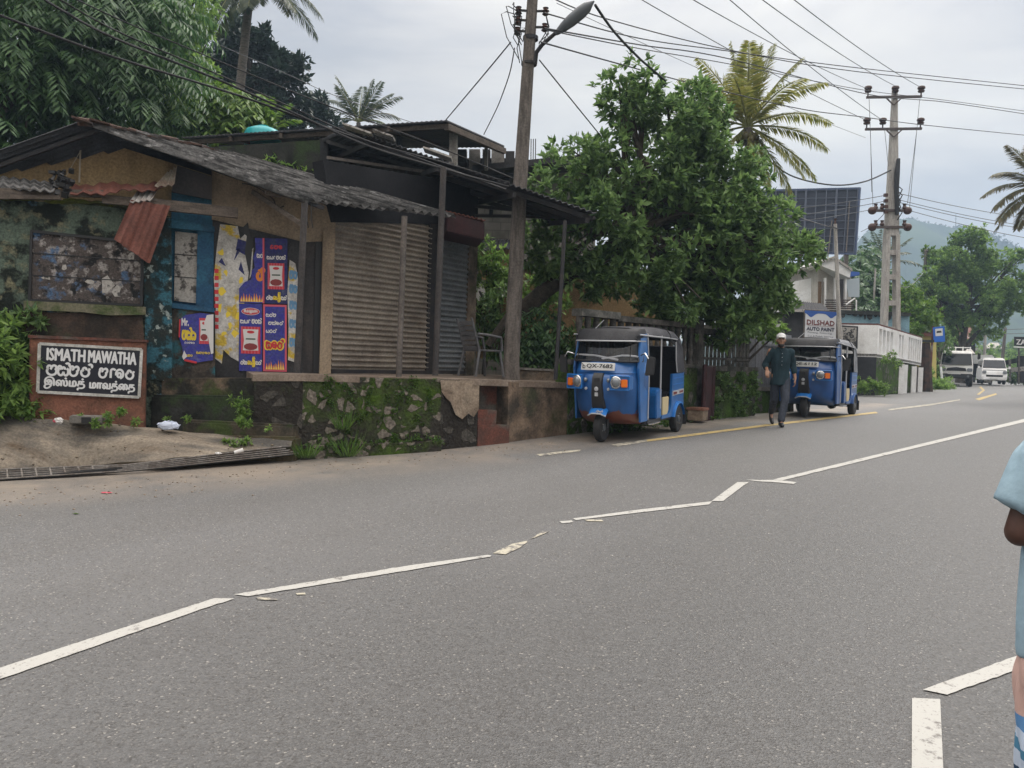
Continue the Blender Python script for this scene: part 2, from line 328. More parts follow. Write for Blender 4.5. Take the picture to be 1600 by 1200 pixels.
# ---- foliage
def leaf_arrays(pos, axis, nrm, ln, wd, fold=.25):
    axis = axis/np.linalg.norm(axis, axis=1, keepdims=True)
    side = np.cross(axis, nrm); side /= np.linalg.norm(side, axis=1, keepdims=True)+1e-9; up = np.cross(side, axis)
    ln = ln[:, None]; wd = wd[:, None]
    b = pos; t = pos+axis*ln-up*ln*.12; m = pos+axis*ln*.5-up*wd*fold; l = pos+axis*ln*.45-side*wd*.5; r = pos+axis*ln*.45+side*wd*.5
    return np.stack([b, r, t, l, m], axis=1).reshape(-1, 3), len(pos)
def leaf_mesh(name, parts, m, parent=None):
    vs = np.concatenate([p for p, _ in parts]); n = len(vs)//5
    me = bpy.data.meshes.new(name); base = np.arange(n)[:, None]*5
    loops = (base+np.array([[0, 1, 2, 4, 0, 4, 2, 3]])).reshape(-1)
    if parent is not None: vs = vs-np.array(parent_world_loc(parent))
    me.vertices.add(len(vs)); me.vertices.foreach_set('co', vs.astype(np.float32).reshape(-1))
    me.loops.add(len(loops)); me.loops.foreach_set('vertex_index', loops.astype(np.int32))
    me.polygons.add(n*2); me.polygons.foreach_set('loop_start', np.arange(n*2, dtype=np.int32)*4)
    me.update(calc_edges=True); me.materials.append(m)
    o = bpy.data.objects.new(name, me); COL.objects.link(o)
    if parent is not None: o.parent = parent
    return o
def parent_world_loc(p):
    q = Vector((0, 0, 0))
    while p is not None: q = q+p.location; p = p.parent
    return q
def crown(blobs, n, ln, wd, k=8, g=None, droop=.1, sub=14, subr=(.28, .45), pinnate=False, spread=.25):
    """twigs scattered over many small clumps that make up each big lobe; k leaves per twig"""
    g = g or rng; cs = []; rs = []
    for c, r in blobs:
        r = np.array(r if hasattr(r, '__len__') else (r, r, r), float); c = np.array(c)
        for _ in range(sub):
            d = g.normal(size=3); d /= np.linalg.norm(d); cs.append(c+d*r*g.uniform(.45, .95)); rs.append(r*g.uniform(*subr))
    cs = np.array(cs); rs = np.array(rs); w = (rs[:, 0]*rs[:, 1]*rs[:, 2])**(2/3); w /= w.sum()
    nt = max(1, n//k); idx = g.choice(len(cs), nt, p=w)
    d = g.normal(size=(nt, 3)); d /= np.linalg.norm(d, axis=1, keepdims=True)
    tw = cs[idx]+d*rs[idx]*(g.uniform(.35, 1.0, (nt, 1))**.5)
    out = []
    if not pinnate:
        pos = np.repeat(tw, k, 0)+g.normal(size=(nt*k, 3))*ln*.12
        ax = np.repeat(d, k, 0)*.7+g.normal(size=(nt*k, 3))*.75; ax[:, 2] += .25-droop
        nr = g.normal(size=(nt*k, 3))*.45; nr[:, 2] += 1
        out.append(leaf_arrays(pos, ax, nr, ln*g.uniform(.6, 1.25, nt*k), wd*g.uniform(.7, 1.2, nt*k)))
    else:
        dirs = d*.8+g.normal(size=(nt, 3))*.4; dirs[:, 2] = dirs[:, 2]*.5+.1; dirs /= np.linalg.norm(dirs, axis=1, keepdims=True)
        L = spread*g.uniform(.7, 1.3, nt)
        for j in range(k//2):
            f = (j+.6)/(k//2)
            p = tw+dirs*(L*f)[:, None]; p[:, 2] -= L*f*f*.7
            tan = dirs.copy(); tan[:, 2] -= 1.2*f; tan /= np.linalg.norm(tan, axis=1, keepdims=True)
            sd = np.cross(tan, np.array([0, 0, 1.])); sd /= np.linalg.norm(sd, axis=1, keepdims=True)+1e-6
            for sg in (-1, 1):
                ax = sd*sg*.9+tan*.55; ax[:, 2] -= .35+droop
                nr = np.cross(tan, sd)*-1+g.normal(size=(nt, 3))*.15; nr[:, 2] = np.abs(nr[:, 2])+.2
                out.append(leaf_arrays(p, ax, nr, ln*g.uniform(.8, 1.15, nt)*(1.1-.4*abs(f-.5)), wd*g.uniform(.8, 1.1, nt)))
    return out
def tree(name, label, base, trunk, rad, blobs, n, ln, wd, lm, bark, cat='tree', group=None, limbs=True, **kw):
    t = thing(name, label, cat, base, group=group)
    b = MB(); tr = [Vector(p) for p in trunk]; k = len(tr); b.tube(tr, [rad*(1-.45*i/(k-1)) for i in range(k)], 10)
    if limbs:
        for c, r in blobs:
            c = Vector(c); a = tr[min(k-1, max(1, k-1-(hash(tuple(c)) % 2)))]; mid = (a+c)/2+Vector((random.uniform(-.2, .2), random.uniform(-.2, .2), -.15))
            b.tube([a, mid, c], [rad*.5, rad*.33, rad*.12], 7)
            rr = r[0] if hasattr(r, '__len__') else r
            for _ in range(4):
                q = c+Vector((random.gauss(0, 1), random.gauss(0, 1), random.gauss(0, 1)*.7)).normalized()*rr*.75; b.tube([mid, (mid+q)/2+Vector((0, 0, .1)), q], [rad*.22, rad*.14, rad*.05], 5)
    b.build('trunk', bark, t, smooth=60)
    leaf_mesh('crown', crown(blobs, n, ln, wd, **kw), lm, t)
    return t
def frond(base, direction, L, droop, g, nl=46, lw=.05, ll=.75):
    d = np.array(direction, float); d /= np.linalg.norm(d); pts = []; p = np.array(base, float); v = d.copy(); n = 16
    for i in range(n+1):
        pts.append(p.copy()); v = v+np.array([0, 0, -droop/n*(.4+1.4*i/n)]); v /= np.linalg.norm(v); p = p+v*L/n
    pts = np.array(pts); f = np.linspace(.12, 1, nl); ii = f*n; i0 = np.minimum(ii.astype(int), n-1); w = (ii-i0)[:, None]
    q = pts[i0]*(1-w)+pts[i0+1]*w; tan = pts[i0+1]-pts[i0]; tan /= np.linalg.norm(tan, axis=1, keepdims=True)
    sd = np.cross(tan, np.array([0, 0, 1.])); sd /= np.linalg.norm(sd, axis=1, keepdims=True)+1e-6; up = np.cross(sd, tan); out = []
    for sg in (-1, 1):
        ax = sd*sg*.8+tan*.6+up*.12+g.normal(size=(nl, 3))*.08; ax[:, 2] -= .35*f+.15
        out.append(leaf_arrays(q, ax, up+g.normal(size=(nl, 3))*.2, ll*L/3*np.sin(np.pi*(.12+.8*f))*g.uniform(.85, 1.1, nl)+.08, np.full(nl, lw), .1))
    return out, [tuple(x) for x in pts]
def palm(label, top, base, L, dirs, lm, bark, seed, droop=1.0, nuts=True, rad=.16, lw=.05, ll=.75, nl=46):
    g = np.random.default_rng(seed); top = Vector(top); base = Vector(base)
    t = thing('coconut_palm', label, 'palm tree', base)
    mid = (top+base)/2+Vector((.25, 0, 0)); MB().tube([base, mid, top], [rad*1.35, rad, rad*.85], 10).build('trunk', bark, t, smooth=60)
    parts = []; b = MB()
    for a, el, sc, dr in dirs:
        dv = (math.cos(R(a))*math.cos(R(el)), math.sin(R(a))*math.cos(R(el)), math.sin(R(el)))
        o, pts = frond(top+Vector((0, 0, .05)), dv, L*sc, dr*droop, g, nl, lw, ll); parts += o; b.tube(pts, [.035*(1-.8*i/len(pts)) for i in range(len(pts))], 5)
    leaf_mesh('crown', parts, lm, t); b.build('stem', M['stem'], t, smooth=60)
    if nuts:
        nb = MB()
        for k in range(9):
            a = k*40; nb.ball(top+Vector((math.cos(R(a))*.24, math.sin(R(a))*.24, -.28-.12*(k % 2))), .12, 8, 6)
        nb.build('coconut_cluster', M['nut'], t, smooth=60)
    return t
def dup(root, loc, rotz, label):
    r = root.copy(); COL.objects.link(r); r.location = loc; r.rotation_euler = (0, 0, rotz); r['label'] = label
    def rec(a, b):
        for ch in [o for o in COL.objects if o.parent == a]:
            c = ch.copy(); COL.objects.link(c); c.parent = b; rec(ch, c)
    rec(root, r); return r
# ================================================================== material library
M.update(
 concrete=mat('grey_concrete', (.27, .255, .235), .9, (.15, .14, .125), 2.5, bump=.3, c3=(.10, .095, .08), s3=.9, lo3=.52, hi3=.7),
 polec=mat('pole_concrete', (.15, .13, .115), .9, (.085, .075, .065), 6, bump=.3, stretch=(3, 3, .5)),
 polel=mat('pale_pole_concrete', (.42, .40, .37), .85, (.3, .28, .26), 5, stretch=(3, 3, .5)),
 beige=mat('beige_plaster', (.30, .235, .165), .9, (.20, .15, .105), 1.6, bump=.15, c3=(.06, .05, .04), s3=.8, lo3=.56, hi3=.75, stretch=(1.5, 1.5, .7)),
 gable=mat('ochre_plaster', (.32, .225, .115), .9, (.235, .165, .085), 1.6, bump=.15, c3=(.09, .06, .04), s3=1.5, lo3=.6, hi3=.75, stretch=(3, 3, .45)),
 mouldy=mat('mouldy_painted_plaster', (.095, .125, .095), .92, (.012, .016, .012), 3.6, detail=13, lo=.45, hi=.54, bump=.6, c3=(.17, .16, .10), s3=6.5, lo3=.54, hi3=.64, c4=(.08, .15, .21), s4=5.0, lo4=.60, hi4=.68, grain=.45, gs=45),
 bluewear=mat('worn_blue_plaster', (.035, .12, .16), .88, (.010, .024, .026), 5.5, detail=13, lo=.46, hi=.54, bump=.5, c3=(.02, .024, .02), s3=3.2, lo3=.48, hi3=.56, c4=(.26, .30, .28), s4=7.5, lo4=.58, hi4=.62, grain=.45, gs=45),
 bluepaint=mat('blue_paint', (.02, .075, .145), .75, (.03, .12, .19), 2.2, c3=(.015, .03, .05), s3=3, lo3=.55, hi3=.7),
 boards=mat('weathered_boards', (.075, .062, .056), .9, (.27, .25, .235), 7.5, detail=13, lo=.52, hi=.58, bump=.5, c3=(.07, .125, .22), s3=5.0, lo3=.55, hi3=.62, c4=(.014, .014, .014), s4=6.5, lo4=.53, hi4=.60, grain=.5, gs=45),
 whiteboards=mat('whitewashed_boards', (.38, .36, .33), .9, (.09, .085, .08), 7, detail=12, lo=.54, hi=.59, bump=.3),
 brick=mat('exposed_brick', (.075, .05, .037), .95, (.03, .025, .02), 4, detail=9, bump=.7, c3=(.05, .06, .03), s3=2.2, lo3=.52, hi3=.64),
 redplinth=mat('red_washed_plaster', (.24, .105, .07), .92, (.15, .075, .05), 4, bump=.4, c3=(.05, .04, .03), s3=1.8, lo3=.56, hi3=.7),
 cream=mat('stained_cream_plaster', (.27, .215, .16), .92, (.15, .11, .08), 3.8, detail=10, bump=.5, bscale=18, c3=(.05, .045, .035), s3=1.5, lo3=.48, hi3=.62, c4=(.06, .065, .03), s4=1.2, lo4=.57, hi4=.68),
 tanplinth=mat('tan_render', (.235, .17, .12), .93, (.125, .09, .064), 3.2, detail=11, bump=.6, bscale=16, c3=(.05, .042, .033), s3=1.7, lo3=.48, hi3=.62, c4=(.05, .06, .025), s4=1.1, lo4=.56, hi4=.68),
 floor=mat('verandah_cement', (.25, .20, .16), .85, (.17, .13, .10), 2.5, bump=.1),
 terracotta=mat('terracotta_wash', (.14, .055, .040), .9, (.09, .045, .035), 4, bump=.3, c3=(.10, .09, .075), s3=2, lo3=.5, hi3=.6),
 shutter=mat('dusty_steel_shutter', (.30, .265, .22), .6, (.22, .19, .16), 3, metal=.35, c3=(.12, .075, .045), s3=1.3, lo3=.6, hi3=.75),
 shutter2=mat('blue_grey_shutter', (.22, .235, .245), .55, (.16, .17, .18), 3, metal=.4),
 darkdoor=mat('dark_door', (.045, .042, .042), .8, (.07, .06, .055), 3),
 darkmetal=mat('dark_frame', (.022, .022, .026), .6, (.04, .036, .034), 5),
 asbestos=mat('asbestos_sheet', (.15, .146, .142), .92, (.035, .034, .033), 3.2, detail=7, lo=.42, hi=.58, bump=.3, c3=(.26, .255, .25), s3=4, lo3=.58, hi3=.64, stretch=(.22, 5, 3), grain=.4), asbvalley=mat('soiled_asbestos_valley', (.052, .05, .048), .95, (.03, .03, .028), 4),  # valley colour darkened to paint in shade between the ridges, not soil
 darksheet=mat('dark_roof_sheet', (.060, .062, .070), .8, (.04, .04, .043), 3, bump=.2),
 underside=mat('roof_lining', (.075, .075, .082), .9, (.055, .055, .06), 2),
 timber=mat('grey_timber', (.13, .105, .085), .9, (.075, .06, .05), 5, stretch=(1, 1, 4), bump=.3),
 rust=mat('rusty_sheet', (.155, .058, .042), .75, (.11, .042, .03), 5, metal=.1, c3=(.24, .22, .20), s3=.8, lo3=.62, hi3=.66),
 tile=mat('clay_ridge_tile', (.085, .05, .038), .9, (.035, .03, .027), 4, bump=.3),
 pipe=mat('painted_steel_pipe', (.14, .12, .105), .5, (.09, .078, .07), 6, metal=.2),
 darkwall=mat('dark_mossy_wall', (.032, .032, .028), .95, (.012, .013, .011), 3.2, detail=10, bump=.8, bscale=14, c3=(.028, .045, .016), s3=2, lo3=.5, hi3=.6),
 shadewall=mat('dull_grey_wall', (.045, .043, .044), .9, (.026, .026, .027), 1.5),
 sootwall=mat('soot_dark_wall', (.020, .020, .023), .92, (.012, .012, .014), 2),  # not soot: the shade under the canopy put into the wall colour
 tan=mat('tan_wash', (.36, .235, .12), .9, (.26, .17, .09), 1.2, c3=(.16, .12, .07), s3=.8, lo3=.55, hi3=.7),
 block=brickmat('concrete_blockwork', (.30, .28, .25), (.25, .235, .21), (.20, .185, .17)),
 blackcon=mat('blackened_concrete', (.055, .052, .048), .95, (.12, .11, .10), 5, detail=9, bump=.4, c3=(.024, .027, .02), s3=3, lo3=.5, hi3=.65),
 hedgewall=stonemat('mossy_rubble_wall', (.035, .045, .022), (.12, .115, .10), (.055, .105, .018), 4, .40, .56),
 rubble=stonemat('mossy_stone_wall', (.040, .036, .030), (.20, .175, .145), (.056, .098, .014), 6.2, .42, .58),
 rubbledark=stonemat('dark_stone_wall', (.034, .030, .026), (.085, .078, .068), (.035, .05, .016), 4.4, .56, .68),
 maroon=mat('maroon_steel', (.045, .016, .018), .6, (.03, .014, .014), 4),
 zinc=mat('grey_steel_sheet', (.20, .205, .22), .5, (.15, .15, .16), 3, metal=.3, stretch=(1, 1, .4)),
 grate=mat('drain_steel', (.27, .25, .23), .75, (.17, .145, .125), 8, metal=.3),
 white=mat('white_wall_paint', (.82, .82, .81), .8, (.70, .69, .67), 2, c3=(.32, .31, .29), s3=1.4, lo3=.62, hi3=.78, grain=.12),
 darkstone=mat('dark_plinth', (.045, .045, .05), .9, (.03, .03, .032), 2, bump=.3),
 turq=mat('turquoise_wash', (.22, .36, .42), .85, (.17, .29, .35), 1.5, c3=(.10, .13, .14), s3=1, lo3=.58, hi3=.7),
 mould=mat('black_mould', (.03, .032, .03), .95, (.05, .055, .05), 3),
 bark=mat('tree_bark', (.085, .07, .055), .95, (.045, .038, .03), 8, bump=.5),
 palmbark=mat('palm_bark', (.17, .15, .13), .95, (.10, .09, .08), 5, bump=.4, stretch=(1, 1, 6)),
 insul=mat('brown_porcelain', (.075, .035, .025), .3, (.05, .025, .02), 6),
 plastic=mat('grey_plastic', (.11, .11, .115), .5, (.08, .08, .085), 6, c3=(.09, .09, .09), s3=6, lo3=.52, hi3=.6),
 hill=mat('forest_hillside', (.026, .050, .030), .95, (.050, .080, .036), .02, detail=9, c3=(.016, .034, .022), s3=.03, lo3=.45, hi3=.6),
 earth=mat('earth_and_grass', (.05, .07, .025), .95, (.10, .075, .045), .6, bump=.3),
 soil=mat('garden_soil', (.06, .05, .033), .95, (.04, .055, .02), 1.5, bump=.3),
 rampc=mat('ramp_concrete', (.27, .228, .178), .92, (.175, .145, .112), 2.6, detail=11, bump=.5, bscale=30, c3=(.085, .078, .07), s3=1.1, lo3=.45, hi3=.56, stretch=(.35, 1.7, 1), c4=(.12, .088, .06), s4=2.2, lo4=.56, hi4=.66))
plain('stem', (.16, .17, .05), .6); plain('nut', (.10, .085, .03), .6); plain('wire', (.012, .012, .014), .6); plain('wiregrey', (.10, .10, .11), .5); plain('black', (.012, .012, .013), .5)
M['leaf_broad'] = leafmat('broad_leaves', (.060, .118, .042), (.195, .30, .095), .38, .5)
M['leaf_pale'] = leafmat('pale_leaves', (.06, .14, .018), (.18, .28, .045), .3)
M['leaf_long'] = leafmat('drooping_leaves', (.028, .072, .026), (.10, .185, .066), .3)
M['leaf_dark'] = leafmat('dark_leaves', (.018, .038, .030), (.038, .064, .046), .18)
M['leaf_mid'] = leafmat('green_leaves', (.09, .17, .042), (.24, .36, .09), .45)
M['leaf_palm'] = leafmat('palm_leaves', (.035, .06, .03), (.07, .09, .04), .25)
M['leaf_yellow'] = leafmat('yellowing_palm_leaves', (.13, .165, .035), (.30, .28, .08), .4)
M['leaf_brownpalm'] = leafmat('olive_palm_leaves', (.075, .075, .03), (.14, .115, .05), .3)
M['grassblade'] = leafmat('grass_blades', (.04, .10, .015), (.10, .17, .03), .3)
# road asphalt: aggregate speckle, wheel-worn patches, sandy dust where the 'dust' attribute says so
m, n, l, b = nodes('asphalt'); M['asphalt'] = m
b.inputs['Roughness'].default_value = .56; b.inputs['Specular IOR Level'].default_value = .55
t = n.new('ShaderNodeTexCoord')
def nzn(scale, det=4, w=0, rough=.6):
    z = n.new('ShaderNodeTexNoise'); z.noise_dimensions = '4D'; z.inputs['W'].default_value = w; z.inputs['Scale'].default_value = scale; z.inputs['Detail'].default_value = det; z.inputs['Roughness'].default_value = rough
    l.new(t.outputs['Object'], z.inputs['Vector']); return z.outputs[0]
def mrn(src, a, b_, c=0, d=1):
    r = n.new('ShaderNodeMapRange'); r.inputs['From Min'].default_value = a; r.inputs['From Max'].default_value = b_; r.inputs['To Min'].default_value = c; r.inputs['To Max'].default_value = d; l.new(src, r.inputs[0]); return r.outputs[0]
def mixs(src, c): return mixn(src, c[0], c[1])
def mixn(f, a, b_):
    x = n.new('ShaderNodeMixRGB'); l.new(f, x.inputs[0])
    for i, q in ((1, a), (2, b_)):
        if isinstance(q, tuple): x.inputs[i].default_value = (*q, 1)
        else: l.new(q, x.inputs[i])
    return x.outputs[0]
big = mixn(mrn(nzn(.35, 6), .4, .62), (.098, .098, .099), (.132, .132, .132))
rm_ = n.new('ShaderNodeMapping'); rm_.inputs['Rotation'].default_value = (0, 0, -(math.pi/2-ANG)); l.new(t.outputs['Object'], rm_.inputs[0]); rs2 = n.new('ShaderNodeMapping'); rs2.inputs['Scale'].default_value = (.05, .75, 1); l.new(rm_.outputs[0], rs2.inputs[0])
wz = n.new('ShaderNodeTexNoise'); wz.inputs['Scale'].default_value = 1.6; wz.inputs['Detail'].default_value = 4; l.new(rs2.outputs[0], wz.inputs['Vector'])
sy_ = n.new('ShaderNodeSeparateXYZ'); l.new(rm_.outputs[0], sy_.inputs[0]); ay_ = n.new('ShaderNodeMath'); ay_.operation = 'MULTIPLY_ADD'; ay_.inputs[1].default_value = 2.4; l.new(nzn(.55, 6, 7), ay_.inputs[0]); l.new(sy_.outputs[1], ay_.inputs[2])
big = mixn(mrn(ay_.outputs[0], 3.6, 6.2), mixs(nzn(.8, 6, 6), ((.064, .062, .060), (.083, .080, .077))), big)   # near lane browner, and darkened to paint in the dimmer foreground
big = mixn(mrn(wz.outputs[0], .42, .6, 0, .55), big, (.078, .073, .068))          # darker wheel tracks along the lanes
big = mixn(mrn(nzn(.9, 9, 4, .7), .60, .68, 0, .5), big, (.068, .063, .058))      # oil and patch stains
v = n.new('ShaderNodeTexVoronoi'); v.inputs['Scale'].default_value = 105; l.new(t.outputs['Object'], v.inputs['Vector'])
sc_ = n.new('ShaderNodeSeparateColor'); l.new(v.outputs['Color'], sc_.inputs[0])
g1 = mixn(mrn(sc_.outputs[0], .68, .82), big, (.140, .134, .127)); g1 = mixn(mrn(sc_.outputs[1], .72, .85), g1, (.052, .048, .045))
g1 = mixn(mrn(sc_.outputs[2], .972, .985), g1, (.34, .32, .29))
g2 = mixn(mrn(nzn(40, 5, 3), .40, .66), g1, (.117, .116, .115))
at = n.new('ShaderNodeAttribute'); at.attribute_name = 'dust'
mul = n.new('ShaderNodeMath'); mul.operation = 'MULTIPLY'; l.new(at.outputs['Fac'], mul.inputs[0]); l.new(mrn(nzn(1.6, 8, 9, .68), .32, .58), mul.inputs[1])
nf = n.new('ShaderNodeVectorMath'); nf.operation = 'SCALE'; l.new(g2, nf.inputs[0]); l.new(mrn(ay_.outputs[0], 3.2, 6.6, .70, 1.10), nf.inputs['Scale']); g2 = nf.outputs[0]  # whole near lane darkened, far lane lightened: brightness falloff put into the colour
col = mixn(mul.outputs[0], g2, (.255, .215, .175))
l.new(col, b.inputs['Base Color'])
bb = n.new('ShaderNodeBump'); bb.inputs['Strength'].default_value = .55; bb.inputs['Distance'].default_value = .006; l.new(v.outputs['Distance'], bb.inputs['Height']); l.new(bb.outputs[0], b.inputs['Normal'])
def paint(name, c, wear):
    global m, n, l, b, t
    m, n, l, b = nodes(name); b.inputs['Roughness'].default_value = .7; t = n.new('ShaderNodeTexCoord')
    q = mixn(mrn(nzn(9, 8, 2, .7), wear, wear+.06), c, (.14, .13, .12)); q = mixn(mrn(nzn(60, 5, 5), .58, .66), q, (.20, .185, .165)); l.new(q, b.inputs['Base Color']); M[name] = m
paint('white_road_paint', (.38, .372, .345), .57); paint('faded_road_paint', (.40, .37, .29), .49); paint('yellow_road_paint', (.42, .31, .12), .54)
# ================================================================== ground, road, markings
def grid(name, ss, ts, zf, m, attr=None):
    vs = []; at_ = []
    for s in ss:
        for t in ts:
            p = st(s, t); vs.append((p.x, p.y, zf(s, t)))
            if attr: at_.append(attr(s, t))
    k = len(ts); fs = [(i*k+j, (i+1)*k+j, (i+1)*k+j+1, i*k+j+1) for i in range(len(ss)-1) for j in range(k-1)]
    me = bpy.data.meshes.new(name); me.from_pydata(vs, [], fs); me.materials.append(m)
    if attr:
        a = me.attributes.new('dust', 'FLOAT', 'POINT'); a.data.foreach_set('value', at_)
    for p in me.polygons: p.use_smooth = True
    bm = bmesh.new(); bm.from_mesh(me); bmesh.ops.recalc_face_normals(bm, faces=bm.faces)
    if sum(f.normal.z for f in bm.faces) < 0: bmesh.ops.reverse_faces(bm, faces=bm.faces)
    bm.to_mesh(me); bm.free()
    o = bpy.data.objects.new(name, me); COL.objects.link(o); o['kind'] = 'structure'; o['label'] = name.replace('_', ' '); return o
grid('ground', [-700, -200, -60]+[x for x in np.arange(-40, 130, 1.0)]+[200, 400, 900], [-700, -200, -60, -20, -7, 0, 4, 8, 12, 20, 60, 200, 400, 900], lambda s, t: zr_(s)-.04, M['earth'])
def seg_d(s, t, poly):
    best = 9
    for (a, b_), (c, d) in zip(poly, poly[1:]):
        u = max(0, min(1, ((s-a)*(c-a)+(t-b_)*(d-b_))/((c-a)**2+(d-b_)**2+1e-9))); best = min(best, math.hypot(s-a-u*(c-a), t-b_-u*(d-b_)))
    return best
edge_px = [(-300, 790), (0, 765), (200, 745), (470, 730), (640, 712), (760, 700), (900, 690), (1100, 662), (1180, 655), (1400, 628)]
edge_st = [ST(gnd(*q)) for q in edge_px]
def dust(s, t):
    d = seg_d(s, t, edge_st); w = 1.25 if s < 8.5 else .65
    return max(0, min(1, 1.15-d/w))
def road_left(s): return float(np.interp(s, [-40, 2, 6, 9, 11, 15, 25, 40, 60, 90, 130], [12, 10.5, 9.6, 8.6, 7.6, 7.2, 8, 10, 16, 40, 70]))
def road_right(s): return float(np.interp(s, [-40, 30, 50, 70, 130], [-7, -6, -3, 2, 20]))
vs_s = [x for x in np.arange(-40, -4, 2.)]+[x for x in np.arange(-4, 30, .25)]+[x for x in np.arange(30, 131, 2.)]
K = 56
vs = []; at_ = []
for s in vs_s:
    a, c = road_right(s), road_left(s)
    for j in range(K+1):
        t = a+(c-a)*j/K; p = st(s, t); vs.append((p.x, p.y, zr_(s))); at_.append(dust(s, t) if -5 < s < 26 and t > 2 else 0.)
me = bpy.data.meshes.new('road'); k = K+1
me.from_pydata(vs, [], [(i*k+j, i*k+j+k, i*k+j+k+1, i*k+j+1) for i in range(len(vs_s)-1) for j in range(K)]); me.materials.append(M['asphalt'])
me.attributes.new('dust', 'FLOAT', 'POINT').data.foreach_set('value', at_)
me.flip_normals() if me.polygons[0].normal.z < 0 else None
for p in me.polygons: p.use_smooth = True
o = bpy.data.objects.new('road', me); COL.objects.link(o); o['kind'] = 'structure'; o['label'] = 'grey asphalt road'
def marking(name, upper, lower, m, up=.006):
    """painted strip between two pixel polylines of equal length, laid on the road"""
    U = []; L = []
    for (a, b_), (c, d) in zip(zip(upper, upper[1:]), zip(lower, lower[1:])):
        n_ = max(1, int(math.hypot(b_[0]-a[0], b_[1]-a[1])/9)); w_ = .011*math.hypot(a[0]-c[0], a[1]-c[1])
        for i in range(n_): f = i/n_; j1, j2 = random.gauss(0, w_), random.gauss(0, w_); U.append((a[0]+(b_[0]-a[0])*f, a[1]+(b_[1]-a[1])*f+j1)); L.append((c[0]+(d[0]-c[0])*f, c[1]+(d[1]-c[1])*f+j2))
    U.append(upper[-1]); L.append(lower[-1]); k = len(U)
    mb = MB().add([gnd(*q, up) for q in U]+[gnd(*q, up) for q in L], [(i, i+1, k+i+1, k+i) for i in range(k-1)])
    o = struct(name, mb, m); me = o.data
    if me.polygons[0].normal.z < 0: me.flip_normals()
    return o
wp, fp, yp = M['white_road_paint'], M['faded_road_paint'], M['yellow_road_paint']
marking('centre_line_marking', [(-90, 1077), (0, 1045), (335, 936), (366, 936.5)], [(-90, 1097), (0, 1063), (340, 944.5), (348, 943)], wp)
marking('centre_line_marking', [(365, 930), (640, 884.5), (762, 868), (768, 869)], [(387, 933), (640, 892), (755, 872.5), (766, 871)], wp)
marking('centre_line_marking', [(770, 865.5), (800, 851), (823, 846)], [(790, 867), (812, 857), (824, 848)], fp)
marking('centre_line_marking', [(828, 843), (846, 832), (858, 830)], [(836, 841), (852, 834), (858, 831.5)], fp)
marking('centre_line_marking', [(874, 815.5), (893, 814)], [(878, 818.5), (896, 817)], wp)
marking('centre_line_marking', [(895, 811), (1000, 797), (1113, 784)], [(900, 813.5), (1000, 801.5), (1108, 789)], wp)
marking('centre_line_marking', [(1112, 783.5), (1152, 754), (1169, 754)], [(1130, 783.5), (1162, 759), (1169, 755)], wp)
marking('centre_line_marking', [(1166, 750.5), (1215, 751), (1245, 754)], [(1185, 753), (1215, 754.5), (1240, 757)], wp)
marking('centre_line_marking', [(1208, 750), (1400, 703.5), (1600, 655), (1800, 607.5)], [(1222, 751.5), (1400, 708), (1600, 660), (1800, 612)], wp)
marking('centre_line_marking', [(400, 934.5), (432, 936)], [(403, 938), (434, 939)], fp)
marking('centre_line_marking', [(462, 928), (476, 927.5)], [(464, 930.5), (478, 930)], fp)
marking('centre_line_marking', [(912, 812.5), (940, 813)], [(918, 815), (943, 815.5)], fp)
marking('zigzag_marking', [(1442, 1079), (1590, 1026), (1760, 962)], [(1480, 1087), (1590, 1048), (1760, 985)], wp)
marking('zigzag_marking', [(1425, 1092), (1424, 1300)], [(1469, 1094), (1478, 1300)], wp)
marking('edge_line_marking', [(838, 710.5), (870, 706.5), (908, 703)], [(845, 713.5), (872, 709.5), (905, 706)], fp)
marking('edge_line_marking', [(955, 695), (1010, 687.5)], [(965, 698), (1012, 690.5)], fp)
marking('edge_line_marking', [(1010, 687.5), (1200, 663), (1368, 643.5)], [(1012, 690.5), (1200, 666.2), (1372, 645.8)], yp)
marking('edge_line_marking', [(1388, 639.5), (1460, 630.5), (1500, 624)], [(1388, 642), (1460, 633), (1500, 625.6)], fp)
marking('edge_line_marking', [(1524, 623.5), (1556, 614.5)], [(1530, 625.8), (1558, 616.5)], yp)
marking('edge_line_marking', [(1526, 616.5), (1535, 610), (1530, 605)], [(1530, 617), (1539, 610), (1533, 604)], yp)
# ---- the concrete ramp of the side lane and its drain
GO = P(0, 500, 10.4); GO.z = 0; _g1 = P(510, 500, 11.9); _g1.z = 0; GD = (_g1-GO).normalized(); GN = Vector((GD.y, -GD.x, 0))   # GN points to the camera
def G(x, y, off=0): return plane_hit(x, y, GO+GN*off, GN)
front = [(-260, 760), (-100, 748), (0, 737), (120, 730), (250, 718.5), (360, 706), (455, 697)]
back = [(-260, 638), (-100, 643), (0, 649), (120, 658), (230, 668), (360, 681), (458, 688)]
def near_edge(x, y, up=0):
    g = gnd(x, y, up); d = (g-CAM).dot(_F)
    return g if x < 200 else P(x, y, min(d, 8.95+(x-60)*.0035))
FR = [near_edge(x, y, .012) for x, y in front]; BK = []
for i, (x, y) in enumerate(back):
    d = [10.1, 10.0, 10.0, 10.18, 10.35, 10.5, 10.42][i]; BK.append(P(x, y, d))
vs = []; nb = 9; rows = []
for i in range(len(front)-1):
    for q in range(6): rows.append((i, q/6))
rows.append((len(front)-2, 1.0))
for i, f in rows:
    a = FR[i].lerp(FR[i+1], f); c = BK[i].lerp(BK[i+1], f)
    for j in range(nb+1):
        v = j/nb; p = a.lerp(c, v); p.z += .02*math.sin(v*math.pi)+.008*math.sin(i*3+f*9+v*7); vs.append(p)
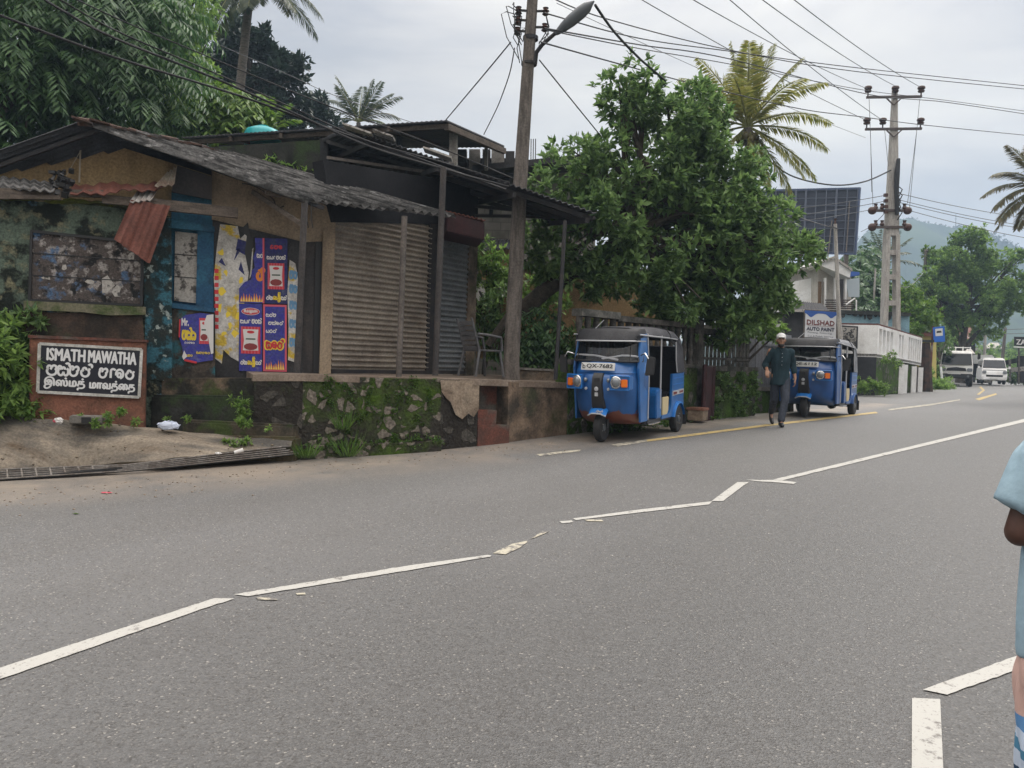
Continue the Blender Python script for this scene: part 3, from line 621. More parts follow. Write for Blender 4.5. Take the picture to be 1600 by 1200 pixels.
mb = MB().add(vs, [(i*(nb+1)+j, (i+1)*(nb+1)+j, (i+1)*(nb+1)+j+1, i*(nb+1)+j+1) for i in range(len(rows)-1) for j in range(nb)])
# its buried edge
struct('concrete_ramp', mb, M['rampc'], smooth=50)
o = thing('drain_grate', 'long rusty steel drain grating between the road and the concrete ramp', 'drain grate', gnd(200, 735))
ga = [near_edge(x, y, .03) for x, y in [(-260, 776), (0, 752), (200, 735), (360, 719), (466, 708)]]; gb = [near_edge(x, y, .035) for x, y in [(-260, 761), (0, 738), (200, 726), (350, 708), (440, 698)]]
bars = MB(); fr_ = MB()
for i in range(4):
    for w in (0, .25, .5, .75, 1): (fr_ if w in (0, 1) else bars).bar(ga[i].lerp(gb[i], w), ga[i+1].lerp(gb[i+1], w), .028, .012)
    n_ = int((ga[i+1]-ga[i]).length/.14)
    if i < 3:
        for k in range(n_): f = (k+.5)/n_; bars.bar(ga[i].lerp(ga[i+1], f), gb[i].lerp(gb[i+1], f), .016, .010)
fr_.build('frame', M['grate'], o); bars.build('bar', M['grate'], o)
mb = MB()
for i in range(4): mb.add([ga[i]-Z*.02, ga[i+1]-Z*.02, gb[i+1]-Z*.022, gb[i]-Z*.022], [(0, 1, 2, 3)])
struct('drain_channel', mb, M['black'])
# raised yard behind the shops and the fence
def yard_poly(pts, z0, z1): return MB().slab([Vector((p.x, p.y, z1)) for p in pts], (0, 0, z0-z1))
# ================================================================== the old shop
TF = ST(P(517, 582, 12.0))[1]
FO = st(0, TF)
def Fp(x, y, off=0): return plane_hit(x, y, FO-Nv*off, Nv)
SHOP = thing('old_shop_building', 'run-down single-storey shop with peeling plaster, roller shutters and a grey corrugated roof', 'shop', Vector((G(250, 590).x, G(250, 590).y, .6)))
def gslab(px, off, depth, name, m, parent=SHOP, plane=G, **k):
    nrm = GN if plane is G else -Nv
    return MB().slab([plane(x, y, off) for x, y in px], -nrm*depth).build(name, m, parent, **k)
# gable end, upper walls
gslab([(-150, 320), (-150, 312), (128, 211), (330, 274), (330, 345), (265, 348), (0, 330)], -.10, .2, 'gable_wall', M['gable'])
gslab([(331, 262), (490, 312), (524, 328), (524, 372), (506, 377), (474, 378), (331, 343)], -.02, .2, 'upper_wall', M['beige'])
lw = gslab([(-150, 318), (0, 312), (90, 316), (170, 323), (266, 338), (268, 470), (264, 690), (140, 690), (-150, 684)], .22, .3, 'front_wall', M['mouldy'])
mb = MB().slab([G(x, y, .225) for x, y in [(222, 340), (268, 341), (269, 560), (268, 596), (228, 592), (226, 480), (224, 380)]], GN*.012); mb.build('peeling_paint', M['bluewear'], SHOP)
mb = MB().slab([G(x, y, .225) for x, y in [(20, 486), (100, 489), (222, 491), (226, 540), (50, 530), (25, 520)]], GN*.008); mb.build('exposed_brickwork', M['brick'], SHOP)
# mossy coping along the broken top of the front wall
mb = MB()
for i in range(26):
    x = -120+i*14.5; mb.ball(G(x, 311+max(0, x-60)*.09+random.uniform(-2, 2), .16+random.uniform(-.05, .06)), (.11, .11, random.uniform(.02, .045)), 8, 5)
mb.build('mossy_coping', mat('coping_moss', (.10, .12, .015), .95, (.05, .05, .02), 6, bump=.5), SHOP, smooth=60)
# boarded window
win = gslab([(50, 363), (222, 381), (220, 475), (47, 467)], .225, -.02, 'boarded_window', M['boards'])
mb = MB()
def gstrip(mb, pts, w, off, th, plane=G, nrm=GN):
    for a, b_ in zip(pts, pts[1:]): mb.bar(plane(*a, off), plane(*b_, off), w, th, up=nrm)
gstrip(mb, [(48, 361), (224, 380)], .035, .25, .05); gstrip(mb, [(223, 380), (221, 477)], .035, .251, .05); gstrip(mb, [(222, 477), (46, 469)], .03, .252, .05); gstrip(mb, [(46.5, 469), (49.5, 361)], .03, .253, .05)
mb.build('frame', M['black'], win)
for yl, yr in ((395, 408), (430, 440)): mb = MB(); gstrip(mb, [(49, yl), (221, yr)], .012, .247, .012); mb.build('plank_joint', M['black'], win)
mb = MB()
for x, y, w, h in [(168, 446, 12, 17), (183, 456, 8, 14), (140, 440, 8, 5), (72, 434, 9, 4), (100, 418, 5, 6), (205, 400, 6, 9)]:
    pts = [(x+w*math.cos(a)*random.uniform(.5, 1.1), y+h*math.sin(a)*random.uniform(.5, 1.1)) for a in np.linspace(0, 2*math.pi, 9)[:-1]]; MB().slab([G(*q, .2455) for q in pts], GN*.004).build('paper_scrap', M['whiteboards'], win)
mb = MB().slab([G(x, y, .235) for x, y in [(38, 470), (228, 480), (228, 492), (170, 493), (130, 488), (38, 484)]], GN*.05); mb.build('sill', mat('mossy_sill', (.16, .15, .10), .95, (.06, .08, .03), 5, bump=.5), SHOP)
# blue recess with its small window
gslab([(268, 298), (334, 312), (333, 592), (266, 592)], -.05, .15, 'blue_recess_wall', M['bluepaint'])
gslab([(268, 480), (336, 490), (336, 594), (264, 594)], -.048, -.14, 'lower_wall', mat('sooty_plaster', (.075, .06, .048), .92, (.02, .02, .018), 4, detail=11, bump=.4, c3=(.03, .10, .12), s3=3, lo3=.56, hi3=.62))
MB().slab([G(x, y, .10) for x, y in [(276, 258), (331, 276), (331, 312), (268, 300)]], -GN*.03).build('roof_shade_panel', M['darkdoor'], SHOP)  # dark panel added over the wall to stand for deep shade under the roof
sw = gslab([(274, 362), (311, 366), (308, 474), (272, 470)], -.04, -.03, 'small_window', M['whiteboards'])
for a, b_ in (((273, 397), (310, 400)), ((273, 432), (309, 435))): mb = MB(); gstrip(mb, [a, b_], .012, -.008, .012); mb.build('plank_joint', M['black'], sw)
gslab([(309, 356), (334, 360), (333, 482), (306, 478)], -.045, -.09, 'jamb', M['bluepaint'], sw); gslab([(266, 345), (335, 356), (335, 364), (266, 358)], -.04, -.12, 'lintel', M['bluepaint'], sw)
gslab([(268, 474), (335, 482), (335, 489), (268, 482)], -.04, -.16, 'sill', M['bluepaint'], sw)
# poster wall, door, pillar
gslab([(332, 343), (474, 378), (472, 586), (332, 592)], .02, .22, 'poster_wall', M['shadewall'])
gslab([(273, 480), (334, 484), (333, 598), (270, 598)], .06, .1, 'lower_wall', mat('dark_plaster', (.06, .05, .04), .92, (.03, .028, .024), 3, bump=.3))
dr = gslab([(471, 374), (507, 377), (503, 584), (466, 584)], -.06, .12, 'door', M['darkdoor'])
gslab([(493, 377), (507, 378), (503, 584), (489, 584)], -.055, -.02, 'door_leaf', M['black'], dr)
gslab([(505, 360), (524, 362), (517, 584), (499, 584)], .03, .25, 'pillar', M['beige'])
# roller shutters and the wall over them
def shutter(x0t, x1t, yt, x0b, x1b, yb0, yb1, m, rows):
    a, b_ = Fp(x0b, yb0), Fp(x1b, yb1); H = Fp((x0t+x1t)/2, yt).z-a.z; prof = []
    mbs = MB(); n_ = rows*8
    vs_ = []
    for i in range(n_+1):
        f = i/n_; z = H*f; w = (f*rows) % 1; off = .034*math.sin(math.pi*min(1, w/.72)) if w < .72 else 0
        for q in (a, b_): vs_.append(Vector((q.x, q.y, a.z+z))-Nv*off)
    mbs.add(vs_, [(2*i, 2*i+1, 2*i+3, 2*i+2) for i in range(n_)])
    o = mbs.build('roller_shutter', m, SHOP, smooth=40)
    MB().bar(Vector((a.x, a.y, a.z+.03))-Nv*.02, Vector((b_.x, b_.y, a.z+.03))-Nv*.02, .03, .06).build('bottom_rail', M['darkmetal'], o)
    return a, b_, H
a1, b1, H1 = shutter(524, 673, 336, 516, 667, 583, 583, M['shutter'], 30)
a2, b2, H2 = shutter(684, 738, 344, 679, 727, 584, 585, M['shutter2'], 30)
FZ = a1.z
gslab([(672, 330), (688, 332), (679, 585), (666, 585)], .03, .12, 'shutter_guide', M['darkmetal'], plane=Fp)
gslab([(735, 345), (748, 347), (740, 587), (727, 587)], .04, .3, 'door_jamb', M['cream'], plane=Fp)
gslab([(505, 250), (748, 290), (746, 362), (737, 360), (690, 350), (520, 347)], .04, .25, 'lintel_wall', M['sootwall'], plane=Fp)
# grey corrugated roof (two slopes), clay ridge
R0 = P(126, 188, 10.3); E0 = P(480, 314, 10.9); E1 = P(682, 335, 12.3); EV = E1-E0; R1 = P(398, 250, 12.1); L0 = P(-190, 300, 9.9); L1 = L0+(R1-R0)
E1 = E0+EV*1.18
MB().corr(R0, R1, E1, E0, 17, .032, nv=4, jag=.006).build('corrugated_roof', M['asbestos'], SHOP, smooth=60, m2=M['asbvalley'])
MB().corr(L0, L1, R1, R0, 24, .02, nv=2).build('corrugated_roof', M['darksheet'], SHOP, smooth=60)
mb = MB(); rd = (R1-R0).normalized()
for k in range(9):
    c = R0+rd*(k*.21-.03)+Z*(-.02+.018*(k % 2)); mb.tube([c, c+rd*.25+Z*random.uniform(-.015, .03)], [.058, .048], 7); mb.box(c+Vector((.10, -.08, -.02+random.uniform(-.01, .02))), (.24, .16, .022), Matrix.Rotation(random.uniform(-.5, .5), 3, 'Z') @ Matrix.Rotation(.25+random.uniform(-.15, .15), 3, 'Y'))
mb.build('ridge_tile', M['tile'], SHOP, smooth=50)
mb = MB(); mb.bar(R0-Z*.075+EV.normalized()*.25, E0-Z*.075+EV.normalized()*.25, .05, .05); mb.bar(L0-Z*.075+EV.normalized()*.25, R0-Z*.075+EV.normalized()*.25, .05, .05); mb.build('rafter', M['darkmetal'], SHOP)
mb = MB(); mb.bar(E0-Z*.07+EV*.02-(E0-R0).normalized()*.55+Nv*.1, E1-Z*.02-(E0-R0).normalized()*.55+Nv*.1, .05, .07); mb.bar(P(395, 300, 11.3), P(474, 352, 10.85), .05, .06); mb.build('purlin', M['timber'], SHOP)
# dark soffit hides the roof space
# the collapsed lean-to: loose rusty sheets and a beam, all hanging on the front wall
MB().corr(G(-60, 290, .25), G(86, 300, .55), G(86, 285, .15), G(-60, 268, .1), 9, .02).build('broken_roof_sheet', M['asbestos'], SHOP, smooth=60)
MB().corr(G(110, 305, .5), G(250, 294, .5), G(262, 287, .1), G(112, 287, .1), 7, .018, jag=.02).build('broken_roof_sheet', M['rust'], SHOP, smooth=60)
MB().corr(G(242, 292, .35), G(273, 288, .35), G(277, 259, .15), G(262, 270, .15), 3, .018).build('broken_roof_sheet', mat('half_rusted_sheet', (.34, .30, .24), .7, (.18, .07, .05), 1.6), SHOP, smooth=60)
MB().corr(G(178, 374, .62), G(234, 412, .62), G(266, 322, .5), G(205, 312, .5), 6, .012, jag=.015).build('hanging_roof_sheet', M['rust'], SHOP, smooth=60)
MB().corr(G(203, 316, .52), G(238, 312, .52), G(248, 294, .3), G(216, 298, .3), 4, .014).build('hanging_roof_sheet', mat('flaking_sheet', (.33, .31, .29), .7, (.17, .08, .06), 3), SHOP, smooth=60)
mb = MB(); mb.bar(G(232, 318, .40), G(372, 333, .40), .14, .08, up=GN); mb.bar(G(160, 311, .38), G(232, 318, .38), .11, .07, up=GN); mb.bar(G(-60, 299, .37), G(162, 303, .37), .09, .07, up=GN); mb.bar(G(-60, 307, .42), G(95, 309, .42), .05, .07, up=GN)
mb.build('broken_beam', M['timber'], SHOP)
mb = MB()
for k in range(30): c = G(96+random.gauss(0, 7), 285+random.gauss(0, 7), .4); mb.box(c, (random.uniform(.02, .12), random.uniform(.02, .1), random.uniform(.02, .08)), Matrix.Rotation(random.uniform(0, 3), 3, (1, .5, .2)))
mb.build('roof_debris', M['black'], SHOP)
MB().tube([G(126, 222, .0), G(124, 285, .0)], .012, 6).build('wall_cable', plain('palecable', (.3, .26, .2)), SHOP)
MB().tube([G(128, 232, .01), G(98, 285, .01)], .005, 5).build('wall_cable', M['palecable'], SHOP)
pts = [G(378+i*5.5, 287+ (i*.5)**2*1.25 if i < 10 else 326-(i-10)*2, .02) for i in range(13)]
MB().tube(pts, .008, 5).build('loose_cable', M['wire'], SHOP)
mb = MB()
for x in (479, 486): mb.tube([P(x, 318, 10.9), P(x+1, 345, 10.9), P(x+3, 356, 10.9)], .006, 5)
mb.build('loose_cable', M['wire'], SHOP)
# posts on the plinth
def post(parent, x0, y0, x1, y1, d, r, m, name='post'):
    a = P(x0, y0, d); b_ = P(x1, y1, d); MB().tube([b_, a], r, 10).build(name, m, parent, smooth=60)
post(SHOP, 476, 318, 464, 582, 10.75, .045, M['darkdoor']); post(SHOP, 632, 338, 623, 590, 11.25, .042, M['pipe'])
# sign-box over the third shutter
sb = MB().slab([P(700, 332, 13.0), P(757, 347, 12.6), P(757, 375, 12.6), P(699, 362, 13.0)], Vector((-.15, .9, 0))).build('shutter_housing', M['maroon'], SHOP, bevel=.015)
MB().corr(P(697, 329, 13.05), P(759, 344, 12.55), P(759, 344, 12.55)+Vector((-.15, .9, .05)), P(697, 329, 13.05)+Vector((-.15, .9, .05)), 9, .012).build('rain_cover', M['rust'], sb)
# ================================================================== plinth of the verandah
PLN = thing('retaining_wall', 'mossy rubble retaining wall carrying the shop verandah above the road', 'retaining wall', gnd(620, 708))
def front_face(px, d0, d1, zb, name, m, thick=.6, parent=PLN, dz=0):
    (xa, ya), (xb, yb) = px; a = P(xa, ya, d0); c = P(xb, yb, d1); n_ = max(2, int((c-a).length/.25))
    back = Vector((-(c-a).y, (c-a).x, 0)).normalized()*thick
    mb = MB(); vs_ = []
    for i in range(n_+1):
        p = a.lerp(c, i/n_)+Z*dz; vs_ += [p, Vector((p.x, p.y, zb)), p+back, Vector((p.x, p.y, zb))+back]
    fs_ = []
    for i in range(n_): k = i*4; fs_ += [(k, k+4, k+5, k+1), (k+2, k+3, k+7, k+6), (k, k+2, k+6, k+4)]
    fs_ += [(0, 1, 3, 2), (n_*4, n_*4+2, n_*4+3, n_*4+1)]
    return mb.add(vs_, fs_).build(name, m, parent, bevel=.03 if name == 'base_ledge' else 0)
front_face([(474, 587), (690, 593)], 10.6, 11.3, -.1, 'stone_face', M['rubble'])
front_face([(397, 587), (474, 587)], 10.62, 10.61, -.1, 'stone_face', M['rubbledark'])
front_face([(690, 593), (748, 594.5)], 11.3, 11.6, -.1, 'stone_face', M['rubbledark'])
mb = MB().slab([P(x, y, 11.27+(x-690)*.0052) for x, y in [(688, 594), (749, 595.5), (748, 640), (740, 652), (732, 646), (722, 655), (712, 648), (704, 628), (697, 622), (690, 612)]], Vector((0, .03, 0))); mb.build('plaster_patch', M['cream'], PLN)
front_face([(795, 597), (897, 601)], 11.95, 13.0, -.1, 'rendered_face', M['tanplinth'])
front_face([(748, 597), (795, 599)], 11.95, 12.25, -.1, 'step_recess', M['terracotta'], .3)
front_face([(747, 640), (776, 641)], 11.66, 11.82, -.1, 'step', M['terracotta'], .35); front_face([(747, 664), (796, 664)], 11.62, 11.95, -.1, 'step', M['terracotta'], .4)
front_face([(226, 591), (402, 591)], 10.95, 10.75, -.1, 'lower_face', mat('mossy_dark_base', (.15, .11, .075), .95, (.06, .048, .035), 3.5, detail=10, bump=.8, bscale=14, c3=(.022, .022, .018), s3=1.8, lo3=.44, hi3=.56, c4=(.05, .065, .02), s4=2.4, lo4=.56, hi4=.64), .5)
front_face([(235, 617), (400, 619)], 10.8, 10.66, -.1, 'base_ledge', M['darkwall'], .3)
front_face([(284, 656), (462, 664)], 10.62, 10.5, -.1, 'base_ledge', mat('ledge_moss', (.085, .07, .05), .95, (.03, .028, .022), 4, detail=10, bump=.8, bscale=14, c3=(.05, .07, .02), s3=2.4, lo3=.52, hi3=.6), .4)
front_face([(330, 681), (462, 683)], 10.45, 10.4, -.1, 'base_ledge', mat('ledge_earth', (.11, .08, .05), .95, (.06, .06, .03), 4, bump=.4), .4)
front_face([(470, 697), (690, 689)], 10.5, 11.2, -.1, 'footing', M['rubble'], .3)
# floor slab with its worn lip
fl = [P(395, 585, 10.62), P(475, 585, 10.58), P(748, 592.5, 11.56), P(899, 598.5, 12.95)]; zt = FZ
top = [Vector((p.x, p.y, p.z)) for p in fl]+[Vector((3.2, 15.5, 1.30)), Vector((1.2, 18, 1.31)), Vector((-3.5, 14.6, FZ)), Vector((G(380, 590).x, G(380, 590).y+.1, FZ))]
mb = MB(); c = Vector((-1, 13, 1.325)); vs_ = [c]+top; k = len(top)
mb.add(vs_+[Vector((p.x, p.y, p.z-.09)) for p in vs_], [(0, i+1, (i+1) % k+1) for i in range(k)]+[(i+1, (i+1) % k+1, (i+1) % k+2+k, i+2+k) for i in range(k)])
mb.build('verandah_floor', M['floor'], PLN)
# drain opening at the wall's foot
mb = MB().slab([gnd(742, 690, .02), gnd(800, 683, .02), gnd(792, 690, .02), gnd(748, 697, .02)], (0, 0, -.01)); struct('drain_opening', mb, M['black'])
mb = MB().slab([gnd(355, 695, .05), gnd(440, 692, .05), gnd(462, 702, .05), gnd(430, 704, .05)], (0, 0, -.01)); struct('drain_opening', mb, M['black'])
yard = [Vector((.9, 14.4, 0)), Vector((1.05, 13.75, 0)), Vector((4.9, 17.6, 0)), Vector((9, 30, 0)), Vector((-8, 34, 0)), Vector((-22, 24, 0)), Vector((-18, 12.5, 0)), Vector((-8, 11.2, 0)), Vector((-3.4, 13.8, 0)), Vector((.8, 16.8, 0))]
struct('yard_ground', yard_poly(yard, -.1, 1.26), M['soil'])
# ================================================================== the neighbouring two-storey shop with its canopy
B2 = thing('neighbouring_shop_house', 'dark two-storey house with a sheet-metal canopy over its verandah and an open upper floor', 'house', Vector((-1.5, 16, 1.3)))
def sheet(px, name, m, parent, waves=30, amp=.018, nv=2, **k):
    a, b_, c, d = [P(*q) for q in px]; return MB().corr(a, b_, c, d, waves, amp, nv=nv, **k).build(name, m, parent, smooth=60)
# canopy: corrugations run away from the viewer; its near edge falls to the right
cN0, cN1, cF1, cF0 = (540, 199, 13.5), (932, 333, 12.0), (870, 340, 14.6), (470, 236, 16.4)
sheet([cN0, cN1, cF1, cF0], 'canopy_roof', M['darksheet'], B2, 46, .018, 3)
mb = MB()
for f in (.08, .36, .64, .92): mb.bar(P(*cN0).lerp(P(*cF0), f)-Z*.08, P(*cN1).lerp(P(*cF1), f)-Z*.08, .05, .07)
for f in (.1, .4, .7, .97): mb.bar(P(*cN0).lerp(P(*cN1), f)-Z*.15, P(*cF0).lerp(P(*cF1), f)-Z*.15, .06, .08)
mb.build('canopy_frame', M['darkmetal'], B2)
sheet([(513, 247, 14.2), (760, 283, 13.6), (752, 305, 15.5), (505, 268, 16)], 'lower_canopy_roof', M['darksheet'], B2, 28, .014)
mb = MB().bar(P(511, 246, 14.15), P(760, 282, 13.55), .03, .05); mb.build('edge_trim', M['pipe'], B2)
mb = MB()
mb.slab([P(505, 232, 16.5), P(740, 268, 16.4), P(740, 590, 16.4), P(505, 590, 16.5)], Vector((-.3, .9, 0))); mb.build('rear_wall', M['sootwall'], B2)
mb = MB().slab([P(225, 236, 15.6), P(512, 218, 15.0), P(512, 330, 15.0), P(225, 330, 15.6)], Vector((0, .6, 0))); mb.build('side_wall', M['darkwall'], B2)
mb = MB().slab([P(500, 216, 14.9), P(512, 216, 14.9), P(512, 300, 14.9), P(500, 300, 14.9)], Vector((0, .15, 0))); mb.build('corner_post', M['shadewall'], B2)
# upper roof
u0, u1, u2, u3 = P(284, 214, 17.3), P(697, 187.5, 15.5), P(788, 228, 18.2), P(420, 232, 21)
mb = MB().corr(u0, u1, u2, u3, 60, .008, nv=2, th=.03); mb.build('upper_roof', M['underside'], B2, smooth=60)
mb = MB(); mb.bar(u1-Z*.1+Vector((0, .1, 0)), u2-Z*.12, .1, .12); mb.bar(u0-Z*.08+Vector((0, .15, 0)), u1-Z*.08+Vector((0, .15, 0)), .07, .09)
for f in (.2, .4, .6, .8): mb.bar(u0.lerp(u1, f)-Z*.1, u3.lerp(u2, f)-Z*.1, .06, .1)
mb.build('roof_beam', M['timber'], B2)
def col_(x0, x1, yt, yb, d, name, m, parent=B2, dep=.3):
    MB().slab([P(x0, yt, d), P(x1, yt, d), P(x1-.5, yb, d), P(x0-.5, yb, d)], Vector((0, dep, 0))).build(name, m, parent)
col_(702, 714, 206, 262, 16.1, 'column', M['concrete']); col_(757, 762, 228, 262, 18, 'column', M['concrete']); col_(620, 626, 205, 240, 17, 'column', M['shadewall']); col_(498, 505, 206, 240, 17.5, 'column', M['shadewall'])
for a, b_, c, d in ((714, 731, 233, 250), (733, 752, 233, 262), (754, 768, 233, 262), (768, 790, 232, 262), (790, 806, 236, 262)):
    col_(a, b_-2, c, d+4, 18.6, 'parapet_block', M['concrete'] if a in (733, 768) else M['shadewall'])
mb = MB().slab([P(640, 247, 18.9), P(812, 247, 18.9), P(812, 275, 18.9), P(640, 275, 18.9)], Vector((0, .2, 0))); mb.build('parapet', M['shadewall'], B2)
for i, x in enumerate((483, 492, 498, 505)): col_(x-.8, x+.8, 205, 216, 17.2, 'railing_bar', M['concrete'], dep=.03)
post(B2, 693, 262, 680, 587, 11.65, .045, M['darkdoor']); post(B2, 883, 345, 868, 593, 12.05, .03, M['darkmetal'])
mb = MB(); mb.bar(P(740, 322, 14.4), P(930, 341, 14.0), .05, .05); mb.bar(P(740, 337, 14.4), P(925, 340, 14.1), .05, .05); mb.bar(P(768, 322, 14.4), P(767, 338, 14.4), .05, .05); mb.build('transom_bar', M['darkmetal'], B2)
for x, y, w in ((560, 206, .5), (600, 213, .35), (676, 240, .3), (695, 247, .25)):
    p = P(x, y, 13.3); MB().box(p+Z*.02, (w, .3, .03), Matrix.Rotation(.3, 3, 'Y')).build('loose_board', M['whiteboards'], B2)
TANK = thing('water_tank', 'turquoise plastic water tank lying on the roof behind the shop', 'water tank', P(411, 206, 18)-Z*.35)
tp = P(411, 206, 18)
MB().lathe([(.30, -.40), (.40, -.36), (.40, -.05), (.36, .02), (.25, .07), (.1, .09)], tp, seg=20).build('tank_body', plain('turq_plastic', (.02, .34, .36), .4), TANK, smooth=40)
MB().lathe([(.12, .07), (.12, .13), (.02, .15)], tp, seg=14).build('lid', M['turq_plastic'], TANK, smooth=40)
MB().box(tp-Z*.5, (1.6, 1.0, .12)).build('stand', M['shadewall'], TANK)
# ------------------------------------------------ concrete block house behind the utility pole
B3 = thing('block_house', 'unfinished grey concrete block house with rebar standing out of its flat roof', 'house', Vector((0, 19.5, 1.2)))
mb = MB().slab([P(728, 262, 19.5), P(930, 246, 19.5), P(930, 600, 19.5), P(728, 600, 19.5)], Vector((-.2, 4, 0))); mb.build('wall', M['block'], B3)
mb = MB().slab([P(738, 258, 18.4), P(965, 236, 18.4), P(965, 244, 18.4), P(738, 268, 18.4)], Vector((-.2, 5.5, .0))); mb.build('roof_slab', M['shadewall'], B3)
for x in (829.5, 833, 836.5, 902, 905): MB().tube([P(x, 250, 19.2), P(x+.3, 217, 19.2)], .012, 5).build('rebar', M['wire'], B3)
MB().slab([P(776, 268, 19.4), P(796, 268, 19.4), P(796, 282, 19.4), P(776, 282, 19.4)], Vector((0, -.1, 0))).build('vent_opening', M['black'], B3)
sr = thing('lean_to_shed', 'small shed with a dark sloping roof in front of the block house wall', 'shed', Vector((-.5, 18.6, 1.2)))
MB().corr(P(742, 392, 18.4), P(798, 388, 18.2), P(798, 374, 18.9), P(756, 374, 19), 8, .02).build('roof', M['darksheet'], sr, smooth=60)
MB().slab([P(748, 392, 18.5), P(796, 388, 18.5), P(796, 440, 18.5), P(748, 440, 18.5)], Vector((0, .3, 0))).build('wall', M['tan'], sr)
wp_ = thing('white_wall_panel', 'narrow white painted wall end seen behind the twisted branch', 'wall', P(756, 520, 17.6))
MB().slab([P(741, 436, 17.6), P(759, 441, 17.6), P(757, 520, 17.6), P(740, 520, 17.6)], Vector((0, .25, 0))).build('panel', M['white'], wp_); MB().slab([P(739, 433, 17.55), P(761, 438, 17.55), P(761, 442, 17.55), P(739, 437, 17.55)], Vector((0, .35, 0))).build('coping', M['concrete'], wp_)
tw = thing('garden_wall', 'tan washed garden wall behind the leaning tree trunk', 'wall', P(880, 540, 16.9))
MB().slab([P(750, 470, 17.2), P(812, 455, 17.2), P(826, 418, 17.2), P(1040, 425, 18.5), P(1040, 560, 18.5), P(750, 560, 17.2)], Vector((-.1, .25, 0))).build('wall', M['tan'], tw)
MB().slab([P(822, 412, 17.12), P(1042, 421, 18.45), P(1042, 427, 18.45), P(822, 419, 17.12)], Vector((-.1, .36, 0))).build('coping', M['concrete'], tw)
kr = thing('low_kerb_wall', 'low cement kerb wall at the open end of the verandah', 'wall', P(840, 585, 13.3))
MB().slab([P(796, 576, 13.4), P(905, 582, 13.7), P(905, 598, 13.7), P(796, 592, 13.4)], Vector((-.1, .25, 0))).build('wall', M['cream'], kr)
MB().slab([P(795, 573, 13.38), P(906, 579, 13.68), P(906, 582.5, 13.68), P(795, 576.5, 13.38)], Vector((-.1, .3, 0))).build('coping', M['concrete'], kr)
# ------------------------------------------------ plastic chair on the verandah
CH = thing('plastic_chair', 'grey plastic garden chair beside the verandah jamb', 'chair', P(752, 588, 12.7), R(128))
L = LB
bk = LB(); rows = 6
for i in range(rows):
    z0 = .42+i*.075; bk.box((0, .22+.02*i, z0+.03), (.40-.012*abs(i-3), .02, .066))
bk.build('backrest', M['plastic'], CH, bevel=.006)
L().box((0, 0, .41), (.46, .45, .03)).build('seat', M['plastic'], CH, bevel=.01)
for sx in (-1, 1):
    L().tube([(sx*.21, -.2, .40), (sx*.25, -.25, 0)], [.024, .02], 8).build('leg', M['plastic'], CH, smooth=50)
    L().tube([(sx*.21, .2, .42), (sx*.24, .28, 0)], [.024, .02], 8).build('leg', M['plastic'], CH, smooth=50)
    L().tube([(sx*.235, .26, .66), (sx*.25, .05, .65), (sx*.25, -.18, .62), (sx*.235, -.22, .41)], .021, 8).build('armrest', M['plastic'], CH, smooth=50)
    L().tube([(sx*.2, .2, .42), (sx*.2, .36, .90)], .02, 8).build('back_rail', M['plastic'], CH, smooth=50)
# ================================================================== balustrade fence on the mossy wall
fa = P(903, 575, 13.25); fb = P(1172, 575, 17.45); fa.z = 0; fb.z = 0; fd = (fb-fa).normalized(); fn = Vector((-fd.y, fd.x, 0))
def fx(x): # point on the fence line under pixel column x
    r = ray(x, 560); r2 = Vector((r.x, r.y, 0)); o = Vector((CAM.x, CAM.y, 0))
    den = r2.x*fd.y-r2.y*fd.x; k = ((fa.x-o.x)*fd.y-(fa.y-o.y)*fd.x)/den; return o+r2*k
FN = thing('balustrade_fence', 'blackened concrete balustrade standing on a mossy rubble wall behind the front rickshaw', 'fence', fx(1040)+Z*.5)
zb, ztp = 1.66, 2.36
def fbar(x0, x1, z0, z1, w, name, m, off=0, dz=0):
    a, b_ = fx(x0)-fn*off, fx(x1)-fn*off
    return MB().slab([a-fn*w/2+Z*z0, b_-fn*w/2+Z*(z0+dz), b_-fn*w/2+Z*(z1+dz), a-fn*w/2+Z*z1], fn*w).build(name, m, FN)
fbar(1094, 1172, .2, 1.56, .35, 'rubble_base', M['hedgewall']); fbar(880, 1080, .2, 1.60, .3, 'rubble_base', M['hedgewall'])
fbar(880, 1080, 1.60, 1.68, .34, 'bottom_rail', M['blackcon']); fbar(1094, 1173, 1.56, 1.66, .38, 'bottom_rail', M['blackcon'])
fbar(899, 960, 2.40, 2.52, .22, 'handrail', mat('mildewed_rail', (.15, .145, .13), .95, (.06, .06, .055), 5, detail=9)); fbar(958, 1082, 2.37, 2.47, .2, 'handrail', M['blackcon']); fbar(1086, 1170, 2.28, 2.40, .2, 'handrail', M['blackcon']); fbar(1090, 1122, 2.395, 2.46, .24, 'handrail_cap', M['whiteboards']); fbar(1126, 1152, 2.38, 2.43, .24, 'handrail_cap', M['whiteboards'])
prof = [(.055, 0), (.055, .06), (.035, .09), (.045, .18), (.06, .27), (.05, .36), (.033, .46), (.045, .55), (.06, .60), (.055, .66), (.055, .73)]
x0, x1 = fx(903), fx(1078); nbal = int((x1-x0).length/.215); bal = None
for i in range(nbal+1):
    p = x0.lerp(x1, i/nbal)
    if bal is None: bal = MB().lathe(prof, (0, 0, 0), seg=10); bal.local = True; bal = bal.build('baluster', M['blackcon'], FN, smooth=50); q = bal
    else: q = bal.copy(); COL.objects.link(q); q.parent = FN
    q.location = p+Z*1.67-FN.location
x0, x1 = fx(1092), fx(1168); npk = 13; pk = None
